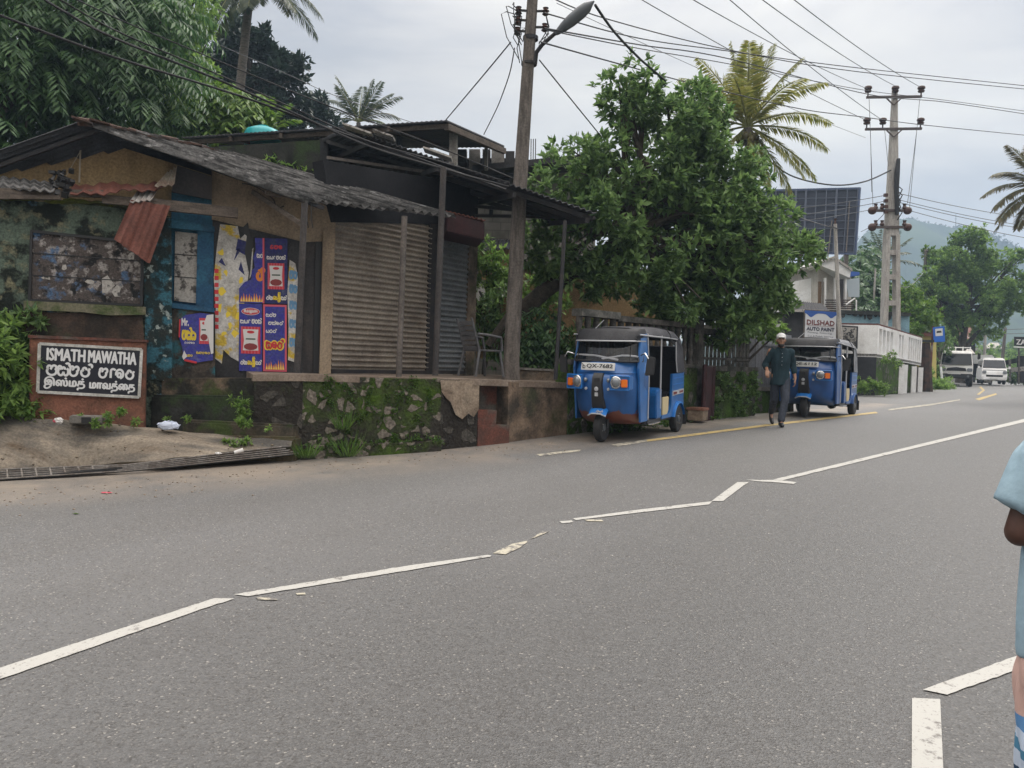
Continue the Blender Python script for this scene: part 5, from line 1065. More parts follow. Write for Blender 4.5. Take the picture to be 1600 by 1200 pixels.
tree('broad_leaved_tree', 'dense dark-green broad-leaved tree with a leaning trunk over the balustrade fence', Vector(P(790, 520, 15.4)), [P(770, 545, 15.3), P(800, 500, 15.3), P(850, 455, 15.2), P(910, 415, 15.2), P(990, 365, 15.3), P(1040, 300, 15.5)], .19, blobs, 46000, .165, .075, M['leaf_broad'], M['bark'], k=9, g=gen(1), sub=20, subr=(.22, .38))
# left: tree with long drooping leaves above the old shop
blobs = [B(20, 40, 17, 2.3), B(130, 60, 18, 2.3), B(60, 150, 17, 1.6), B(-60, 160, 16.5, 2.2), B(200, 110, 18.5, 1.5), B(-90, 50, 16.5, 2.2), B(150, 160, 18, 1.3), B(-40, 225, 15.5, .9), B(50, -60, 18, 2.2), B(230, 40, 19, 1.2), B(190, -30, 19, 1.6), B(255, 85, 20, .8)]
tree('drooping_leaf_tree', 'huge tree with long drooping leaves filling the top left behind the old shop', Vector(P(60, 560, 19)), [P(60, 560, 19), P(80, 350, 18.8), P(90, 160, 18.5), P(70, 40, 18)], .35, blobs, 36000, .28, .064, M['leaf_long'], M['bark'], k=14, g=gen(2), sub=18, pinnate=True, spread=.75, droop=.2)
blobs = [B(265, 70, 23, 1.6), B(285, 20, 23, 1.1), B(262, 150, 22, 1.2), B(290, 110, 23, .7), B(240, 190, 21, 1.0)]
tree('ivy_clad_tree', 'leafy creeper-clad tree standing right of the drooping tree in front of the sky', Vector(P(265, 560, 23)), [P(265, 560, 23), P(268, 300, 23), P(270, 80, 23)], .3, blobs, 12000, .20, .10, M['leaf_mid'], M['bark'], k=7, g=gen(3), sub=16)
blobs = [B(385, 75, 34, 1.4), B(400, 125, 34, 2.0), B(360, 130, 34, 1.3), B(445, 140, 34, 1.5), B(462, 125, 34, .6), B(420, 165, 34, 1.6), B(345, 95, 34, .6), B(355, 60, 34, .5), B(470, 165, 34, .6)]
tree('dark_crowned_tree', 'tall dark-crowned tree against the sky behind the palm trunk', Vector(P(400, 560, 34)), [P(400, 560, 34), P(400, 300, 34), P(395, 130, 34)], .4, blobs, 9000, .32, .17, M['leaf_dark'], M['bark'], k=7, g=gen(4), sub=12, subr=(.16, .28))
blobs = [B(495, 170, 38, .7), B(510, 180, 38, .9), B(493, 155, 38, .3)]
tree('small_dark_tree', 'small dark pointed tree left of the spiky palm crown', Vector(P(505, 560, 38)), [P(505, 560, 38), P(503, 300, 38), P(500, 180, 38)], .25, blobs, 2200, .28, .15, M['leaf_dark'], M['bark'], k=6, g=gen(5), sub=12)
blobs = [B(235, 165, 20, .6), B(280, 190, 20.5, .8), B(330, 190, 21, .9), B(380, 190, 21, .8), B(250, 200, 20, .6), B(355, 165, 22, .5), B(310, 155, 22, .5)]
tree('bright_green_shrubbery', 'bright green shrubs and creepers behind the ridge of the old shop', Vector(P(300, 560, 21)), [P(300, 560, 21), P(300, 350, 21), P(300, 200, 21)], .15, blobs, 7000, .24, .09, M['leaf_pale'], M['bark'], cat='shrub', k=8, g=gen(6), sub=14, pinnate=True, spread=.5)
blobs = [B(420, 182, 23, .55), B(400, 190, 23, .4)]
g = gen(7)
t_ = thing('fan_palm_bush', 'pale green bushy palm fronds just left of the turquoise water tank', 'palm bush', P(415, 300, 22)); parts = []
for k in range(16): o_, pts = frond(P(412+g.uniform(-14, 14), 205, 21.5), (math.cos(k*.7), math.sin(k*.7), g.uniform(.8, 2.2)), g.uniform(.7, 1.1), .9, g, 22, .05, .8); parts += o_
leaf_mesh('fronds', parts, M['leaf_pale'], t_); MB().tube([P(412, 330, 21.5), P(412, 205, 21.5)], .1, 8).build('trunk', M['palmbark'], t_)
# coconut palms
palm('tall coconut palm whose hanging fronds reach down from the top edge of the photo', P(394, -46, 28), P(318, 480, 29), 3.0, [(0, -15, 1, .8), (-25, -30, .9, .6), (25, -25, 1, .7), (175, -5, .95, .9), (195, -30, .9, .7), (150, -35, .9, .6), (265, -55, .75, .3), (285, -50, .75, .3), (300, -45, .7, .4), (240, -50, .8, .4), (330, -35, .9, .6), (90, 30, 1, .8), (45, 40, 1, .8), (135, 40, 1, .8), (215, -15, 1, .8), (270, -70, .6, .2), (312, -20, 1.05, .7), (185, -45, .75, .4)], M['leaf_palm'], M['palmbark'], 21, rad=.17, nl=90, lw=.04)
palm('small dark spiky palm crown against the sky above the roofs', P(560, 192, 40), P(560, 560, 40), 2.5, [(0, 75, .9, .4), (90, 70, .9, .4), (180, 68, 1, .5), (20, 55, .95, .6), (150, 50, 1, .8), (-10, 30, .9, 1.1), (190, 35, 1, 1.0), (-30, 5, .85, .8), (215, 10, .7, 1), (0, 45, 1, .6), (60, 50, .9, .6), (170, 62, .9, .4), (-20, 62, .9, .4), (240, 50, .8, .6)], M['leaf_palm'], M['palmbark'], 22, rad=.13, nuts=False, lw=.06)
palm('yellowing coconut palm rising behind the broad-leaved tree', P(1168, 200, 23.5), P(1170, 560, 24), 2.5, [(90, 88, 1, .15), (10, 76, 1.0, .25), (170, 78, 1, .25), (0, 60, 1, .45), (180, 60, 1, .55), (175, 38, 1.0, 1.0), (185, 50, 1, .9), (5, 28, 1.05, .9), (0, 6, 1.0, .8), (-5, -24, 1, .6), (0, -48, .95, .4), (-60, -62, .85, .3), (180, 15, 1, 1), (180, -10, .9, .8), (60, 40, .9, .8), (120, 42, .9, .8), (240, 42, .9, .8), (300, 40, .9, .8), (200, -42, .8, .4), (95, 70, 1, .4), (250, 70, .9, .4), (-12, 46, 1, .8), (-35, -35, .95, .5), (10, 84, .95, .2)], M['leaf_yellow'], M['palmbark'], 23, rad=.15, nl=84, lw=.042, ll=.62)
palm('olive coconut palm reaching in at the right edge of the photo', P(1630, 295, 30), P(1640, 590, 31), 2.6, [(180, 35, .8, 1.0), (178, 15, .9, 1.0), (185, 0, .85, 1.1), (190, -20, .9, .8), (200, -45, .8, .5), (0, 30, 1, .9), (20, -10, 1, .9), (170, 60, .8, .6), (90, 70, .8, .5), (-20, 20, 1, 1), (230, -50, .8, .4), (160, -35, .85, .6)], M['leaf_brownpalm'], M['palmbark'], 24, nl=84, lw=.05)
palm('distant small palm behind the high voltage pole', P(1382, 412, 62), P(1383, 600, 62), 2.7, [(0, 70, 1, .3), (180, 70, 1, .3), (20, 40, 1, .8), (160, 40, 1, .8), (-20, 15, 1, .8), (200, 15, 1, .8), (90, 80, 1, .3), (-10, 55, 1, .5), (190, 55, 1, .5)], M['leaf_palm'], M['palmbark'], 25, nuts=False, nl=30, lw=.09)
# trees to the right
blobs = [B(1345, 420, 52, 1.5), B(1352, 450, 50, 1.6), B(1332, 470, 48, 1.3), B(1378, 470, 55, 1.3), B(1350, 398, 54, .9)]
tree('hazy_dark_tree', 'dark hazy tree between the billboard and the high voltage pole', Vector(P(1348, 600, 52)), [P(1348, 600, 52), P(1348, 500, 52), P(1346, 430, 52)], .25, blobs, 5000, .34, .16, M['leaf_long'], M['bark'], k=10, g=gen(8), sub=12, pinnate=True, spread=.8)
blobs = [B(1510, 400, 60, 2.2), B(1480, 430, 60, 2.2), B(1550, 430, 60, 2.2), B(1515, 465, 60, 2.6), B(1570, 470, 60, 1.6), B(1465, 470, 60, 1.8), B(1500, 510, 60, 1.6), B(1545, 505, 60, 1.3), B(1588, 440, 60, .9), B(1500, 375, 60, .9), B(1530, 372, 60, .8), B(1450, 440, 59, 1.1), B(1592, 400, 60, .6)]
tree('broad_roadside_tree', 'broad bright-green roadside tree hanging over the white truck', Vector(P(1500, 598, 60)), [P(1500, 598, 60), P(1502, 550, 60), P(1512, 480, 60)], .35, blobs, 44000, .26, .14, M['leaf_mid'], M['bark'], k=8, g=gen(9), sub=18, subr=(.2, .36))
blobs = [B(1425, 470, 47, 1.1), B(1410, 490, 46, .9), B(1435, 500, 46, 1.1), B(1420, 520, 45, .8), B(1450, 490, 47, .7), B(1408, 455, 48, .5)]
tree('pale_roadside_bush', 'pale green bushy tree behind the turquoise building', Vector(P(1425, 600, 46)), [P(1425, 600, 46), P(1425, 540, 46), P(1425, 490, 46)], .2, blobs, 8000, .26, .12, M['leaf_pale'], M['bark'], cat='tree', k=8, g=gen(10), sub=16)
blobs = [B(1462, 530, 50, 1.0), B(1474, 540, 53, .8), B(1452, 562, 49, .8), B(1455, 580, 48, .6)]
tree('roadside_undergrowth', 'dark green thicket behind the bus stop pole', Vector(P(1465, 600, 49)), [P(1465, 600, 49), P(1466, 575, 49), P(1467, 550, 49)], .12, blobs, 3500, .24, .11, M['leaf_broad'], M['bark'], cat='thicket', k=7, g=gen(11), sub=12)
far = [(1545, 560, 95, 2.6, 'mid'), (1575, 562, 105, 2.0, 'broad'), (1605, 572, 100, 2.2, 'mid'), (1530, 560, 115, 2.2, 'broad'), (1560, 556, 150, 3.2, 'broad'), (1590, 552, 160, 3.5, 'mid'), (1620, 556, 150, 4, 'broad'), (1525, 560, 165, 3.2, 'mid'), (1595, 580, 85, 1.6, 'mid'), (1560, 578, 100, 1.6, 'mid'), (1650, 560, 120, 4, 'broad'), (1405, 400, 140, 4, 'broad')]
fl_ = ['rounded', 'bushy', 'spreading', 'low dark', 'tall hazy', 'topmost hazy', 'broad hazy', 'dim', 'low bright', 'small bright', 'half hidden', 'lone']
for i, (x, y, d, r, k_) in enumerate(far[:-1]):
    g = gen(40+i); bl_ = [(tuple(P(x, y, d)+Vector((g.normal()*r*.5, g.normal()*r*.4, g.normal()*r*.3))), (r*.7, r*.7, r*.6)) for _ in range(4)]
    b_ = P(x, y, d); b_.z = .9
    tree('distant_tree', f'{fl_[i]} tree number in the far valley beyond the van'.replace('number ', ''), b_, [b_, b_.lerp(P(x, y, d), .5), P(x, y, d)], .3, bl_, 1500, r*.2, r*.11, M['leaf_'+k_], M['bark'], group='trees of the far valley', k=6, g=g, sub=9)
# ---- low plants
def plants(name, label, spots, n, ln, wd, lm, kind=None, cat=None, **kw):
    bl_ = [(tuple(p), (r, r, r*.8)) for p, r in spots]; o = leaf_mesh(name, crown(bl_, n, ln, wd, **kw), lm)
    if kind: o['kind'] = kind; o['label'] = label
    else: tag(o, label, cat)
    return o
plants('wall_creeper', 'mass of green creeper at the left edge beside the street name sign', [(G(x, y, .42), r) for x, y, r in [(20, 560, .3), (26, 612, .3), (5, 620, .4), (42, 640, .2), (-40, 600, .5), (8, 530, .25), (30, 645, .3), (58, 652, .14), (-60, 640, .4)]], 4200, .15, .045, M['leaf_mid'], cat='creeper', k=8, g=gen(61), sub=10, droop=.3)
plants('wall_creeper', 'thin dark creeper climbing the mouldy wall under the boarded window', [(G(x, y, .30), r) for x, y, r in [(40, 500, .16), (30, 520, .2), (48, 540, .14), (55, 500, .1), (10, 505, .16)]], 700, .11, .04, M['leaf_broad'], cat='creeper', k=7, g=gen(62), sub=8, droop=.3)
plants('ledge_weeds', 'small weeds', [(P(x, y, d), r) for x, y, d, r in [(375, 645, 10.4, .11), (372, 625, 10.45, .10), (378, 660, 10.35, .09), (292, 655, 10.5, .05), (258, 655, 10.55, .05), (170, 655, 10.1, .08), (185, 645, 10.15, .06), (150, 662, 10.0, .06), (210, 658, 10.2, .05), (350, 690, 10.2, .07), (385, 690, 10.2, .07), (365, 694, 10.15, .06), (420, 668, 10.3, .04), (130, 650, 10.1, .04)]], 1500, .055, .025, M['leaf_mid'], kind='stuff', k=6, g=gen(63), sub=7)
wl_ = []
g = gen(64)
def wallpt(x, y, off): f = (x-474)/(690-474); d = 10.6+.7*f-off; return P(x, y, d)
for _ in range(90):
    x = g.uniform(470, 690); y = g.normal(700-(x-470)*.05, 6); wl_.append((wallpt(x, y, .06), g.uniform(.03, .07)))
for x, y, r in [(505, 700, .1), (520, 706, .09), (488, 708, .1), (560, 708, .08), (540, 650, .06), (545, 668, .05), (655, 683, .06), (640, 690, .06), (620, 640, .05), (600, 690, .06)]: wl_.append((wallpt(x, y, .08), r))
plants('wall_foot_weeds', 'moss and weeds along the foot of the mossy retaining wall', wl_, 3000, .036, .018, M['grassblade'], kind='stuff', k=6, g=gen(65), sub=5)
ml = [(wallpt(g.uniform(500, 680), 590+abs(g.normal())*45, .012), g.uniform(.03, .09)) for _ in range(50)]
o = leaf_mesh('wall_moss', crown([(tuple(p), (r, .02, r*1.4)) for p, r in ml], 3600, .022, .018, k=5, g=gen(66), sub=7), M['grassblade']); tag(o, 'moss tufts on the retaining wall', kind='stuff')
def blades(p, n, h, g, spread=.12):
    a = g.uniform(0, 6.28, n); ax = np.stack([np.cos(a)*.6, np.sin(a)*.6, np.full(n, 1.)], 1)+g.normal(size=(n, 3))*.2
    pos = np.array(p)+np.stack([np.cos(a), np.sin(a), a*0], 1)*g.uniform(0, spread, (n, 1)); nr = g.normal(size=(n, 3)); return leaf_arrays(pos, ax, nr, h*g.uniform(.6, 1.2, n), np.full(n, .014), .1)
g = gen(67)
for x, y, d, h, lab in ((545, 715, 10.55, .38, 'long-bladed grass clump growing out of the wall foot'), (535, 672, 10.62, .3, 'arching grass tuft growing from the middle of the mossy wall'), (478, 716, 10.35, .25, 'short grass tuft at the corner of the wall by the drain grating')):
    o = leaf_mesh('grass_tuft', [blades(P(x, y, d), 60, h, g)], M['grassblade']); tag(o, lab, 'grass tuft')
# behind the verandah and along the fence
plants('verandah_plants', 'garden plants', [], 0, 1, 1, M['leaf_mid']) if False else None
for i, (spots, n_, lm, lab) in enumerate(((([(775, 415), (760, 405), (788, 425), (770, 440)], 16.6), 1600, 'leaf_mid', 'bright green shrub seen between the jamb and the utility pole'), (([(770, 490), (790, 520), (765, 530), (790, 545), (780, 470)], 15.8), 2200, 'leaf_broad', 'dark leafy bush behind the plastic chair'), (([(830, 545), (860, 520), (850, 560), (880, 545), (835, 510)], 14.6), 2400, 'leaf_long', 'long-leaved plants behind the kerb right of the utility pole'), (([(905, 540), (925, 520), (895, 560)], 14.4), 1400, 'leaf_broad', 'dark shrub at the left end of the balustrade'), (([(845, 455), (865, 480), (830, 470)], 16.2), 1200, 'leaf_mid', 'light shrub behind the leaning trunk'))):
    c = P(*spots[0][1], spots[1]); c.z = 1.27; t_ = thing('garden_shrub', lab, 'shrub', c)
    bl_ = [B(x, y, spots[1], .38) for x, y in spots[0]]; mb = MB()
    for b_, r in bl_: mb.tube([c, (c+Vector(b_))/2+Vector((.05, 0, .05)), b_], [.03, .02, .01], 6)
    mb.build('stem', M['bark'], t_); leaf_mesh('foliage', crown(bl_, n_, .15, .055, k=8, g=gen(70+i), sub=8, pinnate=(i == 2), spread=.4), M[lm], t_)
br = thing('twisted_branch', 'dark twisted bare stem in front of the narrow white wall end', 'tree stem', P(747, 520, 16.8)); MB().tube([P(745, 540, 16.8), P(747, 500, 16.8), P(752, 480, 16.8), P(755, 465, 16.8), P(749, 455, 16.8)], [.07, .06, .05, .04, .02], 8).build('stem', M['bark'], br, smooth=60); MB().tube([P(748, 490, 16.8), P(745, 470, 16.8), P(741, 462, 16.8)], [.04, .03, .015], 7).build('branch', M['bark'], br, smooth=60)
fp_ = []
for k in range(44): x = gen(80+k).uniform(1095, 1170); p = fx(x); fp_.append((p-fn*.2+Z*gen(180+k).uniform(.6, 1.5), .12))
plants('wall_ferns', 'creeping plants and moss', fp_, 3600, .07, .035, M['leaf_broad'], kind='stuff', k=6, g=gen(81), sub=6)
blobs = [B(1160, 492, 17.2, .5), B(1185, 500, 17.3, .45), B(1205, 510, 17.4, .3), B(1150, 510, 17, .3), B(1215, 520, 17.4, .18)]
c = fx(1165)+Z*1.2+fn*.6; t_ = thing('flowering_shrub', 'light green shrub with white flowers hanging over the grey steel gate', 'shrub', c); mb = MB()
for b_, r in blobs: mb.tube([c, (c+Vector(b_))/2, b_], [.04, .03, .012], 6)
mb.build('stem', M['bark'], t_); leaf_mesh('foliage', crown(blobs, 3200, .11, .05, k=7, g=gen(82), sub=12), M['leaf_mid'], t_)
o = leaf_mesh('blossom', [leaf_arrays(np.array([P(x, y, 16.75) for x, y in ((1198, 490), (1203, 493), (1195, 494), (1172, 503), (1212, 511), (1209, 507))]), gen(83).normal(size=(6, 3)), gen(84).normal(size=(6, 3)), np.full(6, .12), np.full(6, .09))], M['white'], t_)
vg = []
for x0_, y0_, x1_, y1_, n_ in ((1085, 662, 1175, 652, 40), (1172, 650, 1230, 640, 30), (960, 682, 1070, 665, 46), (1355, 615, 1400, 616, 30), (1440, 612, 1500, 604, 60), (1395, 612, 1412, 613, 10)):
    g = gen(int(x0_))
    for k in range(n_):
        f = g.random(); p = gnd(x0_+(x1_-x0_)*f, y0_+(y1_-y0_)*f, .02)+Nv*g.uniform(.1, .7); vg.append((p, g.uniform(.04, .11) if x0_ < 1300 else g.uniform(.1, .28)))
plants('verge_grass', 'grass and weeds along the road verge', vg, 9000, .10, .028, M['grassblade'], kind='stuff', k=7, g=gen(85), sub=5)
vg = [(P(x, y, d), r) for x, y, d, r in ((1455, 602, 42, .4), (1468, 600, 43, .4), (1480, 601, 44, .35), (1472, 604, 42, .3), (1484, 604, 43, .25), (1447, 606, 40, .35), (1452, 588, 44, .5))]
plants('tall_weeds', 'tall green weeds around the bus stop pole in front of the truck', vg, 3000, .24, .06, M['leaf_mid'], cat='weeds', k=8, g=gen(86), sub=8)
vg = [(P(x, y, 62), r) for x, y, r in ((1590, 590, .7), (1605, 588, .8), (1620, 590, .8), (1580, 592, .4))]
plants('tall_weeds', 'bright grass bank at the right roadside beyond the van', vg, 2600, .25, .06, M['grassblade'], cat='weeds', k=8, g=gen(87), sub=8)
vg = [(P(x, y, 29.8), r) for x, y, r in ((1352, 600, .35), (1362, 606, .3), (1378, 606, .3), (1388, 562, .2), (1394, 556, .18), (1400, 566, .2), (1340, 606, .3))]
plants('base_plants', 'small plants growing on and under the dark stone terrace base', vg, 1800, .12, .05, M['leaf_mid'], cat='plants', k=7, g=gen(88), sub=7)
vg = [(P(x, y, 15.2), r) for x, y, r in ((420, 275, .3), (470, 278, .25), (450, 265, .2), (490, 285, .15), (430, 252, .15), (408, 262, .2))]
plants('roof_weeds', 'weeds growing on the mossy wall behind the grey roof', vg, 900, .12, .05, M['leaf_mid'], cat='weeds', k=7, g=gen(89), sub=7)
cl = thing('leaf_clump_on_pole', 'small clump of pale leaves at the tip of the dark leaning pole', 'plant', P(1450, 392, 60)); leaf_mesh('foliage', crown([B(1450, 392, 60, .45)], 220, .3, .14, k=6, g=gen(90), sub=6), M['leaf_pale'], cl); MB().tube([P(1447, 400, 60), P(1451, 388, 60)], .05, 5).build('stem', M['bark'], cl)
# ================================================================== vehicles
def paintmat(name, c, rough=.32, rustc=None, z0=None, z1=None, thr=.5):
    m, n, l, b = nodes(name); b.inputs['Roughness'].default_value = rough; b.inputs['Coat Weight'].default_value = .25; b.inputs['Coat Roughness'].default_value = .25
    t = n.new('ShaderNodeTexCoord'); z = n.new('ShaderNodeTexNoise'); z.inputs['Scale'].default_value = 5; z.inputs['Detail'].default_value = 7; l.new(t.outputs['Object'], z.inputs[0])
    r = n.new('ShaderNodeMapRange'); r.inputs['From Min'].default_value = .35; r.inputs['From Max'].default_value = .7; l.new(z.outputs[0], r.inputs[0])
    x = n.new('ShaderNodeMixRGB'); l.new(r.outputs[0], x.inputs[0]); x.inputs[1].default_value = (*c, 1); x.inputs[2].default_value = (*[q*.72 for q in c], 1); out = x.outputs[0]
    if rustc:   # rust creeping up from the lower edge of the panel
        s_ = n.new('ShaderNodeSeparateXYZ'); l.new(t.outputs['Object'], s_.inputs[0]); h = n.new('ShaderNodeMapRange'); h.inputs['From Min'].default_value = z1; h.inputs['From Max'].default_value = z0; l.new(s_.outputs[2], h.inputs[0])
        a = n.new('ShaderNodeMath'); a.operation = 'ADD'; l.new(h.outputs[0], a.inputs[0]); l.new(z.outputs[0], a.inputs[1])
        k = n.new('ShaderNodeMapRange'); k.inputs['From Min'].default_value = 1.02; k.inputs['From Max'].default_value = 1.07; l.new(a.outputs[0], k.inputs[0])
        y = n.new('ShaderNodeMixRGB'); l.new(k.outputs[0], y.inputs[0]); l.new(out, y.inputs[1]); y.inputs[2].default_value = (*rustc, 1); out = y.outputs[0]
    l.new(out, b.inputs['Base Color']); return m
BLUE = (.016, .135, .41)
M['tukblue'] = paintmat('blue_rickshaw_paint', BLUE); M['tukrust'] = paintmat('blue_paint_rusting_below', (.016, .10, .31), .38, (.17, .05, .03), .30, .62); M['tukblue2'] = paintmat('darker_blue_rickshaw_paint', (.014, .085, .29))
M['tuklight'] = paintmat('light_blue_mudguard_paint', (.02, .20, .62))
plain('rubber', (.018, .018, .019), .8); plain('hub', (.10, .11, .12), .45, .6); plain('chrome', (.55, .55, .55), .25, .9); plain('trim', (.42, .43, .45), .4); plain('blacktrim', (.02, .02, .022), .45); plain('seatvinyl', (.025, .025, .03), .5); plain('amber', (.75, .17, .015), .25); plain('platewhite', (.62, .62, .60), .5); plain('lamp_glass', (.20, .215, .23), .06, .3, .9); plain('creamvinyl', (.55, .46, .28), .6)
m, n, l, b = nodes('windscreen_glass'); b.inputs['Base Color'].default_value = (.010, .012, .014, 1); b.inputs['Roughness'].default_value = .04; b.inputs['Specular IOR Level'].default_value = .5; b.inputs['Alpha'].default_value = .9; M['glass'] = m
M['hood'] = mat('grey_vinyl_hood', (.062, .062, .070), .75, (.04, .04, .046), 4, bump=.25, bscale=9); M['hoodpale'] = mat('pale_vinyl_hood', (.26, .27, .29), .7, (.17, .175, .19), 4, bump=.25, bscale=9); M['hoodblack'] = mat('black_vinyl', (.02, .02, .023), .6, (.03, .03, .033), 5)
def wheel(parent, x, y, r, w, name='wheel'):
    t = LB(); prof = [(r*.62, -w*.42), (r*.86, -w*.5), (r*.97, -w*.36), (r, -w*.12), (r, w*.12), (r*.97, w*.36), (r*.86, w*.5), (r*.62, w*.42)]
    t.lathe(prof, (x, y, r), Vector((1, 0, 0)), 28); o = t.build(name, M['rubber'], parent, smooth=35)
    h = LB(); s = 1 if x >= 0 else -1
    h.lathe([(r*.60, -w*.30), (r*.60, w*.30)], (x, y, r), Vector((1, 0, 0)), 24); h.lathe([(r*.60, w*.40*s), (r*.50, w*.30*s), (r*.3, w*.34*s), (r*.24, w*.48*s), (.005, w*.5*s)], (x, y, r), Vector((1, 0, 0)), 24); h.build('rim', M['hub'], o, smooth=35)
    g = LB()
    for k in range(5): a = k*1.2566; g.lathe([(.012, w*.36*s), (.012, w*.46*s)], (x, y+math.cos(a)*r*.38, r+math.sin(a)*r*.38), Vector((1, 0, 0)), 6)
    g.build('wheel_nut', M['chrome'], o); return o
def planring(w, yf, yb, z, n=18, p=2.6, cx=0):
    """rounded front outline from the right rear corner round the nose to the left rear corner, closed along the back"""
    pts = []
    for i in range(n+1):
        a = math.pi*i/n; c, s = math.cos(a), math.sin(a)
        pts.append(Vector((w*math.copysign(abs(c)**(2/p), c), yb-(yb-yf)*abs(s)**(2/p), z)))
    return pts
def make_rickshaw(label, loc, rot, plate, blue, rusty, hood, hood_side, lettering):
    t = thing('auto_rickshaw', label, 'auto rickshaw', loc, rot, 'blue auto rickshaws parked on the roadside')
    # front cowl
    lv = [(.26, .50, -.80, -.45), (.34, .54, -.98, -.5), (.48, .575, -1.12, -.5), (.68, .59, -1.21, -.5), (.86, .605, -1.23, -.5), (.97, .605, -1.21, -.5), (1.05, .60, -1.14, -.5)]
    cb = LB().loft([planring(w, yf, yb, z) for z, w, yf, yb in lv], True); cowl = cb.build('front_cowl', rusty, t, smooth=50)
    # collar under the windscreen carrying the plate
    LB().loft([planring(.612, -1.165, -.5, 1.035), planring(.607, -1.13, -.5, 1.06), planring(.60, -1.09, -.5, 1.19), planring(.59, -1.075, -.5, 1.20)]).build('windscreen_collar', blue, t, smooth=50)
    # windscreen and frame
    def wr(w, yf, z, n=12): return [p for p in planring(w, yf, yf+.34, z, n, 3.4)]
    g0, g1 = wr(.585, -1.075, 1.205), wr(.545, -.93, 1.60)
    k = len(g0); gl = LB(); gl.add(g0+g1, [(i, i+1, k+i+1, k+i) for i in range(k-1)]); gl.build('windscreen', M['glass'], t, smooth=60)
    fr = LB(); fr.tube(g0, .016, 6); fr.tube(g1, .02, 6)
    for i in (0, 1, k-2, k-1): fr.tube([g0[i], g1[i]], .018, 6)
    fr.build('windscreen_frame', M['blacktrim'], t, smooth=60)
    bars = LB()
    for i in (3, 9): bars.tube([g0[i]+Vector((0, -.012, 0)), g1[i]+Vector((0, -.012, 0))], .008, 5)
    bars.build('windscreen_bar', M['blacktrim'], t)
    st_ = LB()
    def on_glass(u, v): f = u*(k-1); i = min(int(f), k-2); a = g0[i].lerp(g0[i+1], f-i); c = g1[i].lerp(g1[i+1], f-i); return a.lerp(c, v)+Vector((0, -.008, 0))
    def gline(pts, r=.015, **q): st_.tube([on_glass(u, v) for u, v in pts], r, 5)
    gline([(.06, .17), (.17, .20), (.28, .22), (.36, .22), (.50, .08)]); gline([(.94, .20), (.80, .22), (.62, .22), (.54, .20), (.40, .06)]); gline([(.30, .93), (.5, .95), (.7, .94)], .018)
    st_.build('windscreen_sticker', M['trim'], t)
    wpb = LB().tube([on_glass(.52, .0), on_glass(.50, .05), on_glass(.24, .72)], .012, 5).build('wiper', M['blacktrim'], t)
    # visor
    v0 = planring(.585, -1.13, -.62, 1.505, 14, 3); v1 = planring(.575, -1.04, -.60, 1.645, 14, 3); v2 = planring(.55, -.90, -.58, 1.69, 14, 3)
    k2 = len(v0); vb = LB().add(v0+v1+v2, [(j*k2+i, j*k2+i+1, (j+1)*k2+i+1, (j+1)*k2+i) for j in (0, 1) for i in range(k2-1)]); vis = vb.build('visor', M['hoodblack'], t, smooth=60); LB().tube(v0, .011, 5).build('visor_edge', M['trim'], vis, smooth=60)
    # pillars and sides of the cab
    for sx in (-1, 1):
        LB().slab([(sx*.60, -.80, .30), (sx*.60, -.50, .30), (sx*.60, -.50, 1.05), (sx*.585, -.56, 1.62), (sx*.57, -.80, 1.62), (sx*.60, -.92, 1.10)], (-sx*.035, 0, 0)).build('front_pillar', blue, t, bevel=.008)
        LB().tube([(sx*.608, -.50, .32), (sx*.61, -.50, 1.05), (sx*.59, -.55, 1.62)], .012, 6).build('door_edge_trim', M['trim'], t)
        LB().tube([(sx*.595, .10, .45), (sx*.59, .10, 1.60)], .016, 8).build('grab_pole', M['trim'], t)
        LB().slab([(sx*.60, -.08, .30), (sx*.60, .16, .30), (sx*.60, .16, .76), (sx*.60, .10, .78), (sx*.60, -.08, .74), (sx*.60, -.12, .68)], (-sx*.42, 0, 0)).build('driver_seat_box', blue, t, bevel=.015)
        # rear flank with a rounded entrance cut-out
        arc = [(sx*.61, .62-.18*math.cos(a), .50-.18*math.sin(a)) for a in np.linspace(math.pi/2, 0, 6)]
        fl = [(sx*.61, .16, .28)]+[(sx*.61, .16, .335)]+[(sx*.61, .46+.18*math.sin(a), .335+.2*(1-math.cos(a))) for a in np.linspace(0, math.pi/2, 7)]+[(sx*.61, .66, .98), (sx*.60, 1.28, .98), (sx*.60, 1.34, .45), (sx*.60, 1.28, .30), (sx*.61, .9, .28)]
        LB().slab(fl, (-sx*.04, 0, 0)).build('rear_flank', blue, t)
        st2 = LB()
        for z in (.90, .80): st2.slab([(sx*.612, .68, z), (sx*.604, 1.28, z+.005), (sx*.604, 1.28, z+.019), (sx*.612, .68, z+.014)], (sx*.004, 0, 0))
        st2.build('flank_stripe', M['tuklight'], t)
        wb = LB().slab([(sx*.613, .68, .62), (sx*.604, 1.30, .64), (sx*.604, 1.30, .715), (sx*.613, .68, .70)], (sx*.004, 0, 0)).build('white_band', M['trim'], t)
        plain('tapered', (.16, .02, .02), .5); LB().slab([(sx*.618, .72, .64), (sx*.616, .90, .645), (sx*.616, .90, .68), (sx*.618, .72, .68)], (sx*.004, 0, 0)).build('red_mark', M['tapered'], wb); LB().slab([(sx*.612, 1.06, .655), (sx*.609, 1.26, .66), (sx*.609, 1.26, .69), (sx*.612, 1.06, .685)], (sx*.004, 0, 0)).build('red_mark', M['tapered'], wb)
        # rear mudguard
        mg = LB(); A0 = [(.29, R(a)) for a in range(12, 172, 12)]
